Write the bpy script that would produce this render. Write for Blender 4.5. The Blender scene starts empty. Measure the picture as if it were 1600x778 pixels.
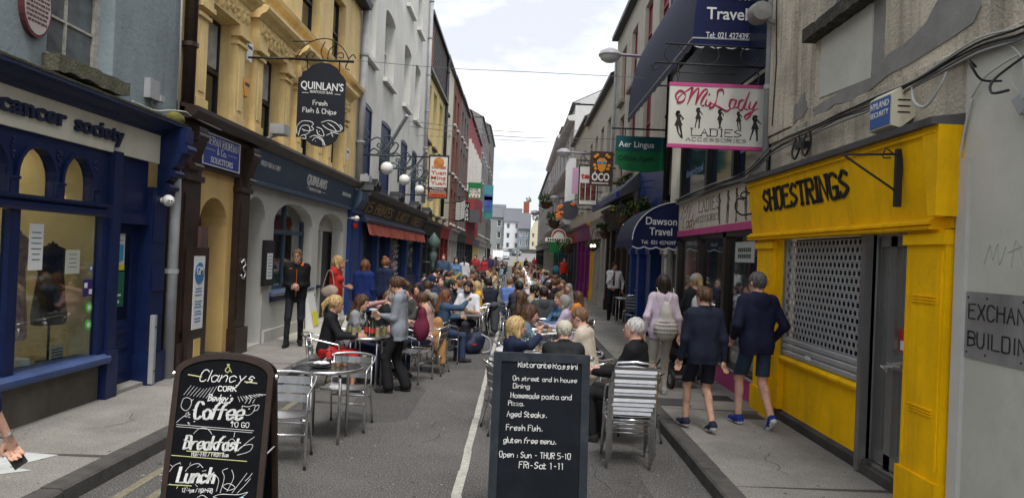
import bpy,bmesh,math,random
import numpy as np
from mathutils import Vector,Matrix,Euler
ru,cos,sin,pi=random.uniform,math.cos,math.sin,math.pi
random.seed(7); np.random.seed(7)
R=math.radians
scene=bpy.context.scene
COL=scene.collection
# ---------------------------------------------------------------- camera
F=1170.0; CAMZ=1.95
yc=Vector((8,-9,-F)).normalized()
_r=math.atan(.043)
zc=Vector((sin(_r),cos(_r),0)); zc=(zc-yc*zc.dot(yc)).normalized()
xc=yc.cross(zc)
CM=Matrix((xc,yc,zc))
cd=bpy.data.cameras.new('camera'); cam=bpy.data.objects.new('camera',cd); COL.objects.link(cam)
cam.matrix_world=Matrix.Translation((0,0,CAMZ)) @ CM.to_4x4()
cd.sensor_width=36; cd.lens=F/1600*36; cd.clip_start=.1; cd.clip_end=3000
scene.camera=cam
def ray(px,py):return CM @ Vector((px-800,389-py,-F))
def gp(px,py,z=0.):
    d=ray(px,py); t=(z-CAMZ)/d.z; return Vector((d.x*t,d.y*t,z))
def dp(px,py,Y):
    d=ray(px,py); t=Y/d.y; return Vector((d.x*t,Y,CAMZ+d.z*t))
# ---------------------------------------------------------------- light
world=bpy.data.worlds.new("World"); scene.world=world; world.use_nodes=True
wn=world.node_tree.nodes; wl=world.node_tree.links; wn.clear()
def wnode(t,**k):
    n=wn.new(t)
    for a,b in k.items():setattr(n,a,b)
    return n
SUN_EL,SUN_ROT=R(60),R(166)
sky=wnode('ShaderNodeTexSky',sky_type='NISHITA',sun_disc=False,sun_elevation=SUN_EL,sun_rotation=SUN_ROT)
tc=wnode('ShaderNodeTexCoord'); mp=wnode('ShaderNodeMapping'); mp.inputs['Scale'].default_value=(2.2,1.5,5.5)
wl.new(tc.outputs['Generated'],mp.inputs[0])
n1=wnode('ShaderNodeTexNoise'); n1.inputs['Scale'].default_value=1.7; n1.inputs['Detail'].default_value=6; n1.inputs['Roughness'].default_value=.55
wl.new(mp.outputs[0],n1.inputs[0])
cr=wnode('ShaderNodeValToRGB'); e=cr.color_ramp.elements
e[0].position=.43; e[0].color=(.325,.335,.36,1); e[1].position=.66; e[1].color=(1,1,1,1)
m_=cr.color_ramp.elements.new(.54); m_.color=(.45,.456,.47,1)
wl.new(n1.outputs[0],cr.inputs[0])
mu=wnode('ShaderNodeVectorMath',operation='SCALE'); mu.inputs['Scale'].default_value=9.6
wl.new(cr.outputs[0],mu.inputs[0])
mx=wnode('ShaderNodeMix',data_type='RGBA'); mx.inputs[0].default_value=.93
wl.new(sky.outputs[0],mx.inputs[6]); wl.new(mu.outputs[0],mx.inputs[7])
bg=wnode('ShaderNodeBackground'); bg.inputs[1].default_value=.1
wl.new(mx.outputs[2],bg.inputs[0])
wo=wnode('ShaderNodeOutputWorld'); wl.new(bg.outputs[0],wo.inputs[0])
sl=bpy.data.lights.new('sun','SUN'); sl.energy=1.2; sl.angle=R(18); sl.color=(1,.97,.92)
so=bpy.data.objects.new('sun',sl); COL.objects.link(so)
so.rotation_euler=(R(90)-SUN_EL,0,R(180)-SUN_ROT)
scene.view_settings.view_transform='Standard'; scene.view_settings.look='None'
scene.view_settings.exposure=1.5; scene.view_settings.gamma=1
# ---------------------------------------------------------------- materials
MATS={}
def mat(name,col,rough=.6,metal=0.,var=.0,vscale=3.,bump=0.,bscale=40.,spec=.28,streak=0.,dirt=None,dirt_amt=0.,dscale=1.2,coat=0,tint=False,vcol=False,fleck=0,hair=0):
    """procedural surface: base colour, cloudy variation, vertical weather streaks, dirt patches, fine relief"""
    if name in MATS:return MATS[name]
    m=bpy.data.materials.new(name); m.use_nodes=True; nt=m.node_tree; N=nt.nodes; Lk=nt.links
    b=N['Principled BSDF']; b.inputs['Roughness'].default_value=rough; b.inputs['Metallic'].default_value=metal
    b.inputs['Specular IOR Level'].default_value=spec
    if coat:b.inputs['Coat Weight'].default_value=coat; b.inputs['Coat Roughness'].default_value=.1
    rgb=N.new('ShaderNodeRGB'); rgb.outputs[0].default_value=(*col,1); cur=rgb.outputs[0]
    if vcol:
        va=N.new('ShaderNodeVertexColor'); va.layer_name='Col'; cur=va.outputs[0]
        if tint:
            oi=N.new('ShaderNodeObjectInfo'); mm=N.new('ShaderNodeMix'); mm.data_type='RGBA'
            Lk.new(va.outputs['Alpha'],mm.inputs[0]); Lk.new(oi.outputs['Color'],mm.inputs[6]); Lk.new(cur,mm.inputs[7]); cur=mm.outputs[2]
    elif tint:
        oi=N.new('ShaderNodeObjectInfo'); cur=oi.outputs['Color']
    geo=N.new('ShaderNodeNewGeometry')
    def noise(scale,det=4,stretch=None,rough_=.6):
        n=N.new('ShaderNodeTexNoise'); n.inputs['Scale'].default_value=scale; n.inputs['Detail'].default_value=det; n.inputs['Roughness'].default_value=rough_
        src=geo.outputs['Position']
        if stretch:
            q=N.new('ShaderNodeMapping'); q.inputs['Scale'].default_value=stretch; Lk.new(src,q.inputs[0]); src=q.outputs[0]
        Lk.new(src,n.inputs[0]); return n.outputs[0]
    def ramp(v,a,b2):
        q=N.new('ShaderNodeMapRange'); q.inputs[1].default_value=a; q.inputs[2].default_value=b2; Lk.new(v,q.inputs[0]); return q.outputs[0]
    def mixc(f,c1,c2,mode='MIX'):
        q=N.new('ShaderNodeMix'); q.data_type='RGBA'; q.blend_type=mode
        for s,i in ((f,0),(c1,6),(c2,7)):
            if isinstance(s,(int,float)):q.inputs[i].default_value=s
            elif isinstance(s,tuple):q.inputs[i].default_value=(*s,1)
            else:Lk.new(s,q.inputs[i])
        return q.outputs[2]
    if var:
        cur=mixc(ramp(noise(vscale,6),.3,.7),mixc(1.,cur,(1-var,)*3,'MULTIPLY'),mixc(1.,cur,(1+var*.5,)*3,'MULTIPLY'))
    if streak:
        f=ramp(noise(1.,5,(7,7,.5)),.5,.75); q=N.new('ShaderNodeMath'); q.operation='MULTIPLY'; q.inputs[1].default_value=streak; Lk.new(f,q.inputs[0])
        cur=mixc(q.outputs[0],cur,dirt or (.08,.075,.06))
    if dirt_amt:
        f=ramp(noise(dscale,8,None,.7),.52,.72); q=N.new('ShaderNodeMath'); q.operation='MULTIPLY'; q.inputs[1].default_value=dirt_amt; Lk.new(f,q.inputs[0])
        cur=mixc(q.outputs[0],cur,dirt or (.08,.075,.06))
    if hair:cur=mixc(ramp(noise(1.,3,(110,110,14)),.35,.68),mixc(1.,cur,(1-hair,)*3,'MULTIPLY'),mixc(1.,cur,(1+hair*.9,)*3,'MULTIPLY'))
    if fleck:
        cur=mixc(ramp(noise(75,3),.53,.66),cur,(fleck,)*3); cur=mixc(ramp(noise(90,2),.44,.34),cur,mixc(1.,cur,(.45,)*3,'MULTIPLY'))
    Lk.new(cur,b.inputs['Base Color'])
    if bump:
        bn=N.new('ShaderNodeBump'); bn.inputs['Strength'].default_value=bump; bn.inputs['Distance'].default_value=.02
        Lk.new(noise(bscale,5),bn.inputs['Height']); Lk.new(bn.outputs[0],b.inputs['Normal'])
    MATS[name]=m; return m
def glass_mat(name,col=(.8,.85,.85),refl=.04,alpha=.25,rough=.03):
    """window glass: clear in part, mirror by fresnel"""
    if name in MATS:return MATS[name]
    m=bpy.data.materials.new(name); m.use_nodes=True; nt=m.node_tree; N=nt.nodes; Lk=nt.links
    for n in list(N):N.remove(n)
    o=N.new('ShaderNodeOutputMaterial'); t=N.new('ShaderNodeBsdfTransparent'); t.inputs[0].default_value=(*col,1)
    g=N.new('ShaderNodeBsdfGlossy'); g.inputs['Roughness'].default_value=rough
    fr=N.new('ShaderNodeLayerWeight'); fr.inputs[0].default_value=.5; pw=N.new('ShaderNodeMath'); pw.operation='POWER'; pw.inputs[1].default_value=4.; Lk.new(fr.outputs['Facing'],pw.inputs[0])
    ad=N.new('ShaderNodeMath'); ad.operation='MULTIPLY_ADD'; ad.inputs[1].default_value=.8; ad.inputs[2].default_value=refl; Lk.new(pw.outputs[0],ad.inputs[0])
    mx=N.new('ShaderNodeMixShader'); Lk.new(ad.outputs[0],mx.inputs[0]); Lk.new(t.outputs[0],mx.inputs[1]); Lk.new(g.outputs[0],mx.inputs[2])
    Lk.new(mx.outputs[0],o.inputs[0]); MATS[name]=m; return m
def emis_mat(name,col,s):
    m=bpy.data.materials.new(name); m.use_nodes=True; b=m.node_tree.nodes['Principled BSDF']
    b.inputs['Base Color'].default_value=(*col,1); b.inputs['Emission Color'].default_value=(*col,1); b.inputs['Emission Strength'].default_value=s
    return m
# ---------------------------------------------------------------- objects
def thing(name,label,cat,loc=(0,0,0),rz=0.,group=None):
    o=bpy.data.objects.new(name,None); COL.objects.link(o); o.location=loc; o.rotation_euler=(0,0,rz)
    o['label']=label; o['category']=cat; o.empty_display_size=.1
    if group:o['group']=group
    return o
def tag(o,label,cat,group=None):
    o['label']=label; o['category']=cat
    if group:o['group']=group
    return o
class MB:
    """collects shapes for ONE mesh; f maps local (s, n, z) to world"""
    def __init__(self,f=None):self.v=[]; self.q=[]; self.f=f; self.sm=False
    def add(self,vs,fs):
        k=len(self.v); self.v+=[tuple(p) for p in vs]; self.q+=[tuple(i+k for i in q) for q in fs]; return self
    def box(self,a,b):
        (x0,y0,z0),(x1,y1,z1)=a,b
        return self.add([(x0,y0,z0),(x1,y0,z0),(x1,y1,z0),(x0,y1,z0),(x0,y0,z1),(x1,y0,z1),(x1,y1,z1),(x0,y1,z1)],
                        [(0,3,2,1),(4,5,6,7),(0,1,5,4),(1,2,6,5),(2,3,7,6),(3,0,4,7)])
    def prism(self,poly,d0,d1,ax=1,cap=True):
        """poly in the two other axes, extruded along axis ax from d0 to d1"""
        n=len(poly)
        def P(u,w,d):
            return {0:(d,u,w),1:(u,d,w),2:(u,w,d)}[ax]
        vs=[P(u,w,d0) for u,w in poly]+[P(u,w,d1) for u,w in poly]
        fs=[(i,(i+1)%n,n+(i+1)%n,n+i) for i in range(n)]
        if cap:fs+=[tuple(range(n)),tuple(range(2*n-1,n-1,-1))]
        return self.add(vs,fs)
    def ring(self,outer,inner,d0,d1,ax=1):
        n=len(outer)
        def P(u,w,d):return {0:(d,u,w),1:(u,d,w),2:(u,w,d)}[ax]
        vs=[P(*p,d) for d in (d0,d1) for p in outer]+[P(*p,d) for d in (d0,d1) for p in inner]
        fs=[]
        for i in range(n):
            j=(i+1)%n
            fs+=[(i,j,n+j,n+i),(2*n+i,3*n+i,3*n+j,2*n+j),(i,2*n+i,2*n+j,j),(n+i,n+j,3*n+j,3*n+i)]
        return self.add(vs,fs)
    def tube(self,pts,r,seg=8,closed=False,cap=True):
        pts=[Vector(p) for p in pts]; n=len(pts); rr=r if isinstance(r,(list,tuple)) else [r]*n
        up=None; vs=[]
        for i,p in enumerate(pts):
            a=pts[i-1] if (i or closed) else p; b=pts[(i+1)%n] if (i<n-1 or closed) else p
            t=(b-a); t=t.normalized() if t.length>1e-9 else Vector((0,0,1))
            if up is None:up=Vector((0,0,1)) if abs(t.z)<.9 else Vector((1,0,0))
            u=(up-t*up.dot(t))
            if u.length<1e-5:u=t.orthogonal()
            u.normalize(); up=u; w=t.cross(u)
            vs+=[p+(u*cos(2*pi*k/seg)+w*sin(2*pi*k/seg))*rr[i] for k in range(seg)]
        fs=[]
        for i in range(n if closed else n-1):
            for k in range(seg):
                a,b=i*seg,((i+1)%n)*seg; fs.append((a+k,a+(k+1)%seg,b+(k+1)%seg,b+k))
        if cap and not closed:fs+=[tuple(range(seg-1,-1,-1)),tuple(range((n-1)*seg,n*seg))]
        return self.add(vs,fs)
    def lathe(self,prof,c=(0,0,0),seg=16,ax=2):
        vs=[]; fs=[]
        for r_,h in prof:
            for k in range(seg):
                a=2*pi*k/seg; u,w=r_*cos(a),r_*sin(a)
                p={2:(u,w,h),1:(u,h,w),0:(h,u,w)}[ax]; vs.append((c[0]+p[0],c[1]+p[1],c[2]+p[2]))
        for i in range(len(prof)-1):
            for k in range(seg):fs.append((i*seg+k,i*seg+(k+1)%seg,(i+1)*seg+(k+1)%seg,(i+1)*seg+k))
        return self.add(vs,fs)
    def ball(self,c,r,seg=12,rings=8):
        rx,ry,rz=r if isinstance(r,tuple) else (r,)*3
        vs=[]; fs=[]
        for i in range(rings+1):
            a=pi*i/rings
            for k in range(seg):
                b=2*pi*k/seg; vs.append((c[0]+rx*sin(a)*cos(b),c[1]+ry*sin(a)*sin(b),c[2]+rz*cos(a)))
        for i in range(rings):
            for k in range(seg):fs.append((i*seg+k,i*seg+(k+1)%seg,(i+1)*seg+(k+1)%seg,(i+1)*seg+k))
        return self.add(vs,fs)
    def mesh(self,name,m,smooth=False,base=None):
        vs=[self.f(*p) for p in self.v] if self.f else self.v
        if base is not None:vs=[(p[0]-base[0],p[1]-base[1],p[2]-base[2]) for p in vs]
        me=bpy.data.meshes.new(name); me.from_pydata(vs,[],self.q); me.materials.append(m); me.update()
        if smooth:
            me.shade_smooth()
        return me
    def build(self,name,m,parent=None,smooth=False,local=False,auto=None):
        base=None
        if parent is not None and not local:
            base=parent.location if parent.parent is None else parent.parent.location
        o=bpy.data.objects.new(name,self.mesh(name,m,smooth,base)); COL.objects.link(o); o.parent=parent
        if auto:
            o.data.shade_smooth(); o.data.set_sharp_from_angle(angle=R(auto))
        return o
def link_copy(o,parent=None):
    c=o.copy(); COL.objects.link(c)
    if parent is not None:c.parent=parent
    return c
def dup(root,loc=None,rz=None,label=None,group=None):
    r=link_copy(root)
    if loc is not None:r.location=loc
    if rz is not None:r.rotation_euler=(0,0,rz)
    if label:r['label']=label
    if group:r['group']=group
    for ch in list(root.children):
        c=link_copy(ch,r)
        for g in list(ch.children):link_copy(g,c)
    return r
def structure(name,mb,m):
    o=mb.build(name,m); o['kind']='structure'; return o
def arc(cx,cz,r,a0,a1,n,rz=None):
    rz=rz or r
    return [(cx+r*cos(R(a0+(a1-a0)*i/n)),cz+rz*sin(R(a0+(a1-a0)*i/n))) for i in range(n+1)]
def spline(pts,n=6,closed=False):
    """Catmull-Rom through points"""
    P=[Vector(p) for p in pts]; out=[]; m=len(P)
    for i in range(m if closed else m-1):
        p0=P[(i-1)%m] if (closed or i) else P[0]; p1=P[i]; p2=P[(i+1)%m]; p3=P[(i+2)%m] if (closed or i<m-2) else P[-1]
        for k in range(n):
            t=k/n
            out.append(.5*((2*p1)+(p2-p0)*t+(2*p0-5*p1+4*p2-p3)*t*t+(3*p1-p0-3*p2+p3)*t**3))
    if not closed:out.append(P[-1])
    return out
# ---------------------------------------------------------------- people: distance fields meshed by surface nets
def surfnet(D,lo,vox):
    s=D<0
    nx,ny,nz=D.shape
    c=np.stack([s[i:nx-1+i,j:ny-1+j,k:nz-1+k] for i in (0,1) for j in (0,1) for k in (0,1)])
    n=c.sum(0); act=(n>0) & (n<8)
    idx=np.full(act.shape,-1,np.int64); I=np.argwhere(act); idx[act]=np.arange(len(I))
    acc=np.zeros((len(I),3)); cnt=np.zeros(len(I))
    corners=[(i,j,k) for i in (0,1) for j in (0,1) for k in (0,1)]
    vals={q:D[I[:,0]+q[0],I[:,1]+q[1],I[:,2]+q[2]] for q in corners}
    for a in corners:
        for ax in range(3):
            if a[ax]==0:
                b=list(a); b[ax]=1; b=tuple(b); va,vb=vals[a],vals[b]
                m=(va<0)!=(vb<0); t=np.where(m,va/np.where(m,va-vb,1),0)
                p=np.array(a,float)[None]+np.outer(t,np.eye(3)[ax]); acc+=p*m[:,None]; cnt+=m
    V=(acc/cnt[:,None]+I)*vox+np.array(lo)
    Fs=[]
    for ax in range(3):
        sl0=[slice(None)]*3; sl1=[slice(None)]*3; sl0[ax]=slice(0,-1); sl1[ax]=slice(1,None)
        a,b=s[tuple(sl0)],s[tuple(sl1)]; E=np.argwhere(a!=b)
        o1,o2=[q for q in range(3) if q!=ax]
        E=E[(E[:,o1]>0) & (E[:,o2]>0) & (E[:,o1]<D.shape[o1]-1) & (E[:,o2]<D.shape[o2]-1)]
        def g(d1,d2):
            q=E.copy(); q[:,o1]+=d1; q[:,o2]+=d2; return idx[q[:,0],q[:,1],q[:,2]]
        quad=np.stack([g(-1,-1),g(0,-1),g(0,0),g(-1,0)],1)
        fl=a[E[:,0],E[:,1],E[:,2]]
        if ax==1:fl=~fl
        quad[~fl]=quad[~fl][:,::-1]; Fs.append(quad)
    return V,np.concatenate(Fs),I
class Field:
    def __init__(s,lo,hi,vox):
        s.lo=np.array(lo,float); s.vox=vox; s.n=np.maximum(2,np.ceil((np.array(hi)-s.lo)/vox).astype(int)+1)
        s.ax=[(s.lo[i]+np.arange(s.n[i])*vox) for i in range(3)]; s.G={}
    def win(s,lo,hi):
        a=np.clip(((np.array(lo)-s.lo)/s.vox).astype(int),0,s.n); b=np.clip(((np.array(hi)-s.lo)/s.vox).astype(int)+2,0,s.n)
        if (b<=a).any():return None,None
        sl=tuple(slice(x,y) for x,y in zip(a,b))
        P=[s.ax[0][sl[0]][:,None,None],s.ax[1][sl[1]][None,:,None],s.ax[2][sl[2]][None,None,:]]
        return sl,P
    def put(s,g,sl,d,k):
        if g not in s.G:s.G[g]=np.full(tuple(s.n),.3)
        o=s.G[g][sl]
        if k>0:
            h=np.maximum(k-np.abs(o-d),0)/k; s.G[g][sl]=np.minimum(o,d)-h*h*k*.25
        else:s.G[g][sl]=np.minimum(o,d)
    def cap(s,g,a,b,ra,rb=None,k=.03):
        rb=ra if rb is None else rb; a=np.array(a,float); b=np.array(b,float); r=max(ra,rb)+k+.03
        sl,P=s.win(np.minimum(a,b)-r,np.maximum(a,b)+r)
        if sl is None:return
        ab=b-a; L2=max((ab**2).sum(),1e-9)
        t=np.clip(((P[0]-a[0])*ab[0]+(P[1]-a[1])*ab[1]+(P[2]-a[2])*ab[2])/L2,0,1)
        d=np.sqrt((P[0]-a[0]-ab[0]*t)**2+(P[1]-a[1]-ab[1]*t)**2+(P[2]-a[2]-ab[2]*t)**2)-(ra+(rb-ra)*t)
        s.put(g,sl,d,k)
    def ell(s,g,c,r,M=None,k=.02,sub=False):
        c=np.array(c,float); r=np.array(r,float); m=r.max()+k+.03
        sl,P=s.win(c-m,c+m)
        if sl is None:return
        X=[P[i]-c[i] for i in range(3)]
        if M is not None:X=[M[0][i]*X[0]+M[1][i]*X[1]+M[2][i]*X[2] for i in range(3)]
        k0=np.sqrt((X[0]/r[0])**2+(X[1]/r[1])**2+(X[2]/r[2])**2)+1e-6
        k1=np.sqrt((X[0]/r[0]**2)**2+(X[1]/r[1]**2)**2+(X[2]/r[2]**2)**2)+1e-6
        d=k0*(k0-1)/k1
        if sub:
            o=s.G[g][sl]; d=-d; h=np.maximum(k-np.abs(o-d),0)/max(k,1e-6); s.G[g][sl]=np.maximum(o,d)+h*h*k*.25
        else:s.put(g,sl,d,k)
    def folds(s,g,amp,f=22.,ph=0.):
        x,y,z=s.ax[0][:,None,None],s.ax[1][None,:,None],s.ax[2][None,None,:]
        w=np.sin(x*f*1.3+z*f*.35+ph+np.sin(z*f*.3))+.8*np.sin(y*f*1.2-z*f*.3+1.3*np.sin(x*f*.5)+ph*2)+.35*np.sin(z*f*1.1+2*np.sin(x*f*.6+y*f*.4+ph))
        s.G[g]=s.G[g]+amp*w
    def strands(s,g,amp,f=60.,ph=0.,c=None):
        x,y,z=s.ax[0][:,None,None],s.ax[1][None,:,None],s.ax[2][None,None,:]
        a=np.arctan2(x-(c[0] if c is not None else 0),y-(c[1] if c is not None else 0))
        s.G[g]=s.G[g]+amp*(np.sin(a*27+2*np.sin(z*12+ph)+ph)+.8*np.sin(a*43+z*9+ph)+.9*np.sin(a*9+2*np.sin(z*16+ph)))
def np_mesh(name,V,Fq,m,cols=None):
    me=bpy.data.meshes.new(name); me.vertices.add(len(V)); me.vertices.foreach_set('co',V.astype(np.float32).ravel())
    n=len(Fq); me.loops.add(n*4); me.loops.foreach_set('vertex_index',Fq.astype(np.int32).ravel())
    me.polygons.add(n); me.polygons.foreach_set('loop_start',np.arange(0,n*4,4,dtype=np.int32))
    me.update(calc_edges=True); me.shade_smooth(); me.materials.append(m)
    if cols is not None:
        at=me.color_attributes.new('Col','FLOAT_COLOR','POINT'); at.data.foreach_set('color',cols.astype(np.float32).ravel())
    return me
def ik(a,t,l1,l2,pole):
    """two-bone chain: middle joint and reached end"""
    a=np.array(a,float); t=np.array(t,float); d=t-a; L=np.linalg.norm(d); L=min(max(L,.05),l1+l2-.005); u=d/(np.linalg.norm(d)+1e-9)
    p=np.array(pole,float); p=p-u*p.dot(u); p /=np.linalg.norm(p)+1e-9
    c=(l1*l1+L*L-l2*l2)/(2*L); h=math.sqrt(max(l1*l1-c*c,0)); return a+u*c+p*h,a+u*L
def rotm(yaw=0,pitch=0,roll=0):
    """local axes: x right, y forward, z up; pitch>0 leans forward, yaw>0 turns left"""
    return np.array((Matrix.Rotation(R(yaw),3,'Z') @ Matrix.Rotation(R(-pitch),3,'X') @ Matrix.Rotation(R(roll),3,'Y')))
SKIN={'fair':(.56,.33,.24),'tan':(.42,.23,.15),'pink':(.60,.33,.26),'dark':(.16,.08,.05)}
HAIR={'darkgrey':(.085,.08,.078),'blonde':(.42,.29,.13),'brown':(.07,.035,.018),'dark':(.018,.012,.01),'red':(.13,.05,.022),'grey':(.22,.21,.20),'ginger':(.20,.085,.035),'black':(.01,.009,.009),'light':(.5,.42,.3),'silver':(.42,.41,.40),'lbrown':(.15,.085,.045)}
def person_geo(sp,vox):
    """sp: dict(pose, H, lean, twist, yaw, pitch, hl, hr, ...) in local space, facing +y. returns Field and joints"""
    S=sp.get('H',1.72)/1.75; sit=sp.get('pose','stand')=='sit'; fem=sp.get('fem',False); fat=sp.get('fat',1.)
    fld=Field((-.62,-.55,-.02),(.62,.80,1.95 if not sit else 1.5),vox)
    if sit:fld=Field((-.55,-.50,-.02),(.55,.78,1.48),vox)
    A=lambda*p:np.array(p,float)*S
    hip=np.array([0,sp.get('hy',-.04) if sit else 0,.56 if sit else .93*S])+np.array(sp.get('hoff',(0,0,0)))
    B=rotm(0,sp.get('lean',4 if sit else 2),sp.get('side',0)); Tw=rotm(sp.get('twist',0)); U=B @ Tw
    P=lambda x,y,z:hip+U @ (np.array([x,y,z])*S)
    hs=.10*S; sw=(.150 if fem else .172)
    def torso(g,o,k=.045,low=0.):
        f=fat; wx=(.022 if fem else .014) if g=='tk' else 0
        lv=[(-.01,.075,.100*f,0.),(.15,.052,(.078 if fem else .092)*f+wx,.01+.03*(f-1)),(.33,.085,(.085 if fem else .100)*(f*.5+.5),0.),(.465,sw-.03,.060,-.01)]
        for (z0,w0,r0,y0),(z1,w1,r1,y1) in zip(lv,lv[1:]):
            for i in range(4):
                t=i/4; t=t*t*(3-2*t); zz=z0+(z1-z0)*i/4; ww,rr,yy=w0+(w1-w0)*t,r0+(r1-r0)*t,y0+(y1-y0)*t
                if zz<.08:u0=hip+B @ A(-ww,yy,zz); u1=hip+B @ A(ww,yy,zz)
                else:u0,u1=P(-ww,yy,zz),P(ww,yy,zz)
                fld.cap(g,u0,u1,rr*S+o,k=.012)
        fld.cap(g,P(-sw+.03,-.01,.465),P(sw-.03,-.01,.465),.060*S+o,k=.04)
        fld.cap(g,P(0,-.015,.47),P(0,.0,.54),.062*S+o*.8,.052*S+o*.3,k=.05)
        if fem:
            for sx in (-1,1):fld.ell(g,P(sx*.07,.075,.335),(.052*S+o,)*3,k=.04)
    torso('skin',0)
    Hm=U @ rotm(sp.get('yaw',0),sp.get('pitch',0),sp.get('tilt',0))
    neck=P(0,.0,.52); hc=neck+Hm @ A(0,.022,.135)
    h=lambda x,y,z:hc+Hm @ A(x,y,z)
    fld.cap('skin',P(0,-.01,.47),h(0,-.02,-.04),.056*S,.052*S,k=.03)
    fld.ell('skin',h(0,-.008,.02),A(.076,.096,.100),Hm,k=.02)
    fld.ell('skin',h(0,.035,-.045),A(.056,.058,.072),Hm,k=.035)
    if vox<.016:
        fld.ell('skin',h(0,.075,-.088),A(.022,.020,.018),Hm,k=.02)
        for sx in (-1,1):
            fld.ell('skin',h(sx*.030,.098,.012),A(.016,.014,.012),Hm,k=.015,sub=True)
            fld.ell('skin',h(sx*.078,-.005,.0),A(.010,.020,.030),Hm,k=.008)
            fld.ell('skin',h(sx*.030,.078,.010),A(.013,.013,.012),Hm,k=.004)
        fld.cap('skin',h(-.03,.083,.032),h(.03,.083,.032),.010*S,k=.012)
        fld.cap('skin',h(0,.086,.012),h(0,.110,-.020),.008*S,.013*S,k=.012)
        fld.ell('skin',h(0,.088,-.055),A(.024,.012,.010),Hm,k=.01)
    else:
        fld.cap('skin',h(0,.085,.01),h(0,.108,-.02),.010*S,.014*S,k=.015)
    J={'hc':hc,'Hm':Hm,'neck':neck,'P':P,'h':h,'S':S,'hip':hip,'B':B,'U':U,'hands':[]}
    for sx,key in ((-1,'hl'),(1,'hr')):
        sh=P(sx*sw,-.01,.455); tgt=sp.get(key)
        if tgt is None:tgt=(sx*.22,.05,.82) if not sit else (sx*.12,.36,.74)
        tgt=np.array(tgt,float)*(S if not sit else 1)
        el,wr=ik(sh,tgt,.29*S,.255*S,sp.get('el'+key[1],(sx*.45,-.8,-.4)))
        J['sh'+key[1]]=sh; J['el'+key[1]]=el; J['wr'+key[1]]=wr; w_=.88 if fem else 1.
        fld.cap('skin',sh,el,.048*S*w_,.038*S*w_,k=.04); fld.cap('skin',el,wr,.038*S*w_,.025*S*w_,k=.02)
        fd=(wr-el)/(np.linalg.norm(wr-el)+1e-9); hd=np.array(sp.get('hd'+key[1],fd),float); hd=hd/np.linalg.norm(hd)
        pn=np.cross(hd,np.array([sx*.3,.2,1.])); pn /=np.linalg.norm(pn)+1e-9; sd=np.cross(pn,hd)
        pc=wr+hd*.048*S; J['hands'].append((wr,hd,pn,sd)); Mh=np.stack([sd,hd,pn],1)
        fld.ell('skin',pc,np.array([.040,.052,.019])*S*w_,Mh,k=.02)
        if vox<.014:
            curl=sp.get('curl',.5)
            for q in range(4):
                u=(q-1.5)*.0205; ln=(.072,.082,.078,.062)[q]*S
                a=wr+(hd*.088+sd*u)*S; b=a+(hd*cos(curl)+pn*sx*sin(curl))*ln*.55+sd*u*.12
                c2=b+(hd*cos(curl*2.2)+pn*sx*sin(curl*2.2))*ln*.5
                fld.cap('skin',a,b,.0105*S,.0095*S,k=.006); fld.cap('skin',b,c2,.0095*S,.008*S,k=.004)
            a=wr+(hd*.03+sd*-sx*.03)*S; b=a+(hd*.035-sd*sx*.022)*S
            fld.cap('skin',a,b,.0135*S,.011*S,k=.012); fld.cap('skin',b,b+(hd*.03+pn*sx*.008)*S,.011*S,.009*S,k=.004)
        else:fld.ell('skin',wr+hd*.10*S,np.array([.032,.045,.018])*S,Mh,k=.02)
    for sx,key in ((-1,'fl'),(1,'fr')):
        hp=hip+B @ A(sx*.088,0,-.02); ft=sp.get(key)
        if ft is None:ft=(sx*.11,-.01,.085) if not sit else (sx*.12,.40+hip[1],.085)
        ft=np.array(ft,float); kn,an=ik(hp,ft,.435*S,.425*S,sp.get('kn'+key[1],(sx*.06,1,.9 if sit else .05)))
        J['kn'+key[1]]=kn; J['an'+key[1]]=an; J['hp'+key[1]]=hp
        cv=1. if sp.get('bottom')=='shorts' else .82; fld.cap('skin',hp,kn,.076*S*cv,.050*S*cv,k=.04*cv); fld.cap('skin',kn,an,.050*S*cv,.036*S*cv,k=.03*cv)
        mid=kn*.7+an*.3; fld.ell('skin',mid+np.array([0,-.018,0]),np.array([.044,.046,.10])*S*cv,k=.02)
        fo=np.array(sp.get('fd'+key[1],(sx*.15,1,0)),float); fo /=np.linalg.norm(fo); J['fo'+key[1]]=fo
        up=np.array([0,0,1.])-fo*fo[2]; heel=an-fo*.03*S-up*.04*S; toe=an+fo*.155*S-up*.052*S
        fld.cap('skin',heel,toe,.034*S,.024*S,k=.03); J['heel'+key[1]]=heel; J['toe'+key[1]]=toe
    # ---- clothes
    top=sp.get('top','shirt'); sl=sp.get('sleeve',1.); o={'shirt':.008,'jacket':.016,'blazer':.012,'tee':.010,'hoodie':.019,'coat':.022}.get(top,.010)
    torso('tk',o,.045)
    hem={'shirt':-.06,'jacket':-.10,'blazer':-.13,'tee':-.08,'hoodie':-.09,'coat':-.25}.get(top,-.05) if 'hem' not in sp else sp['hem']
    if not sit:
        for sx in (-1,1):fld.cap('tk',hip+B @ A(sx*.07,0,.06),hip+B @ A(sx*.072,0,hem-.12),.088*S*fat+o,.090*S*fat+o,k=.03)
        cut=(hip+B @ A(0,0,hem))[2]; fld.G['tk']=np.maximum(fld.G['tk'],(cut-fld.ax[2])[None,None,:])
    fld.G['top']=fld.G.pop('tk')
    for s_ in 'lr':
        sh,el,wr=J['sh'+s_],J['el'+s_],J['wr'+s_]
        if sl<=.5:fld.cap('top',sh,sh+(el-sh)*sl*2,.052*S+o,.046*S+o,k=.04)
        else:
            fld.cap('top',sh,el,.042*S+o,.036*S+o,k=.045); fld.cap('top',el,el+(wr-el)*(sl-.5)*2*.97,.036*S+o,.026*S+o*.8,k=.03)
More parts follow.
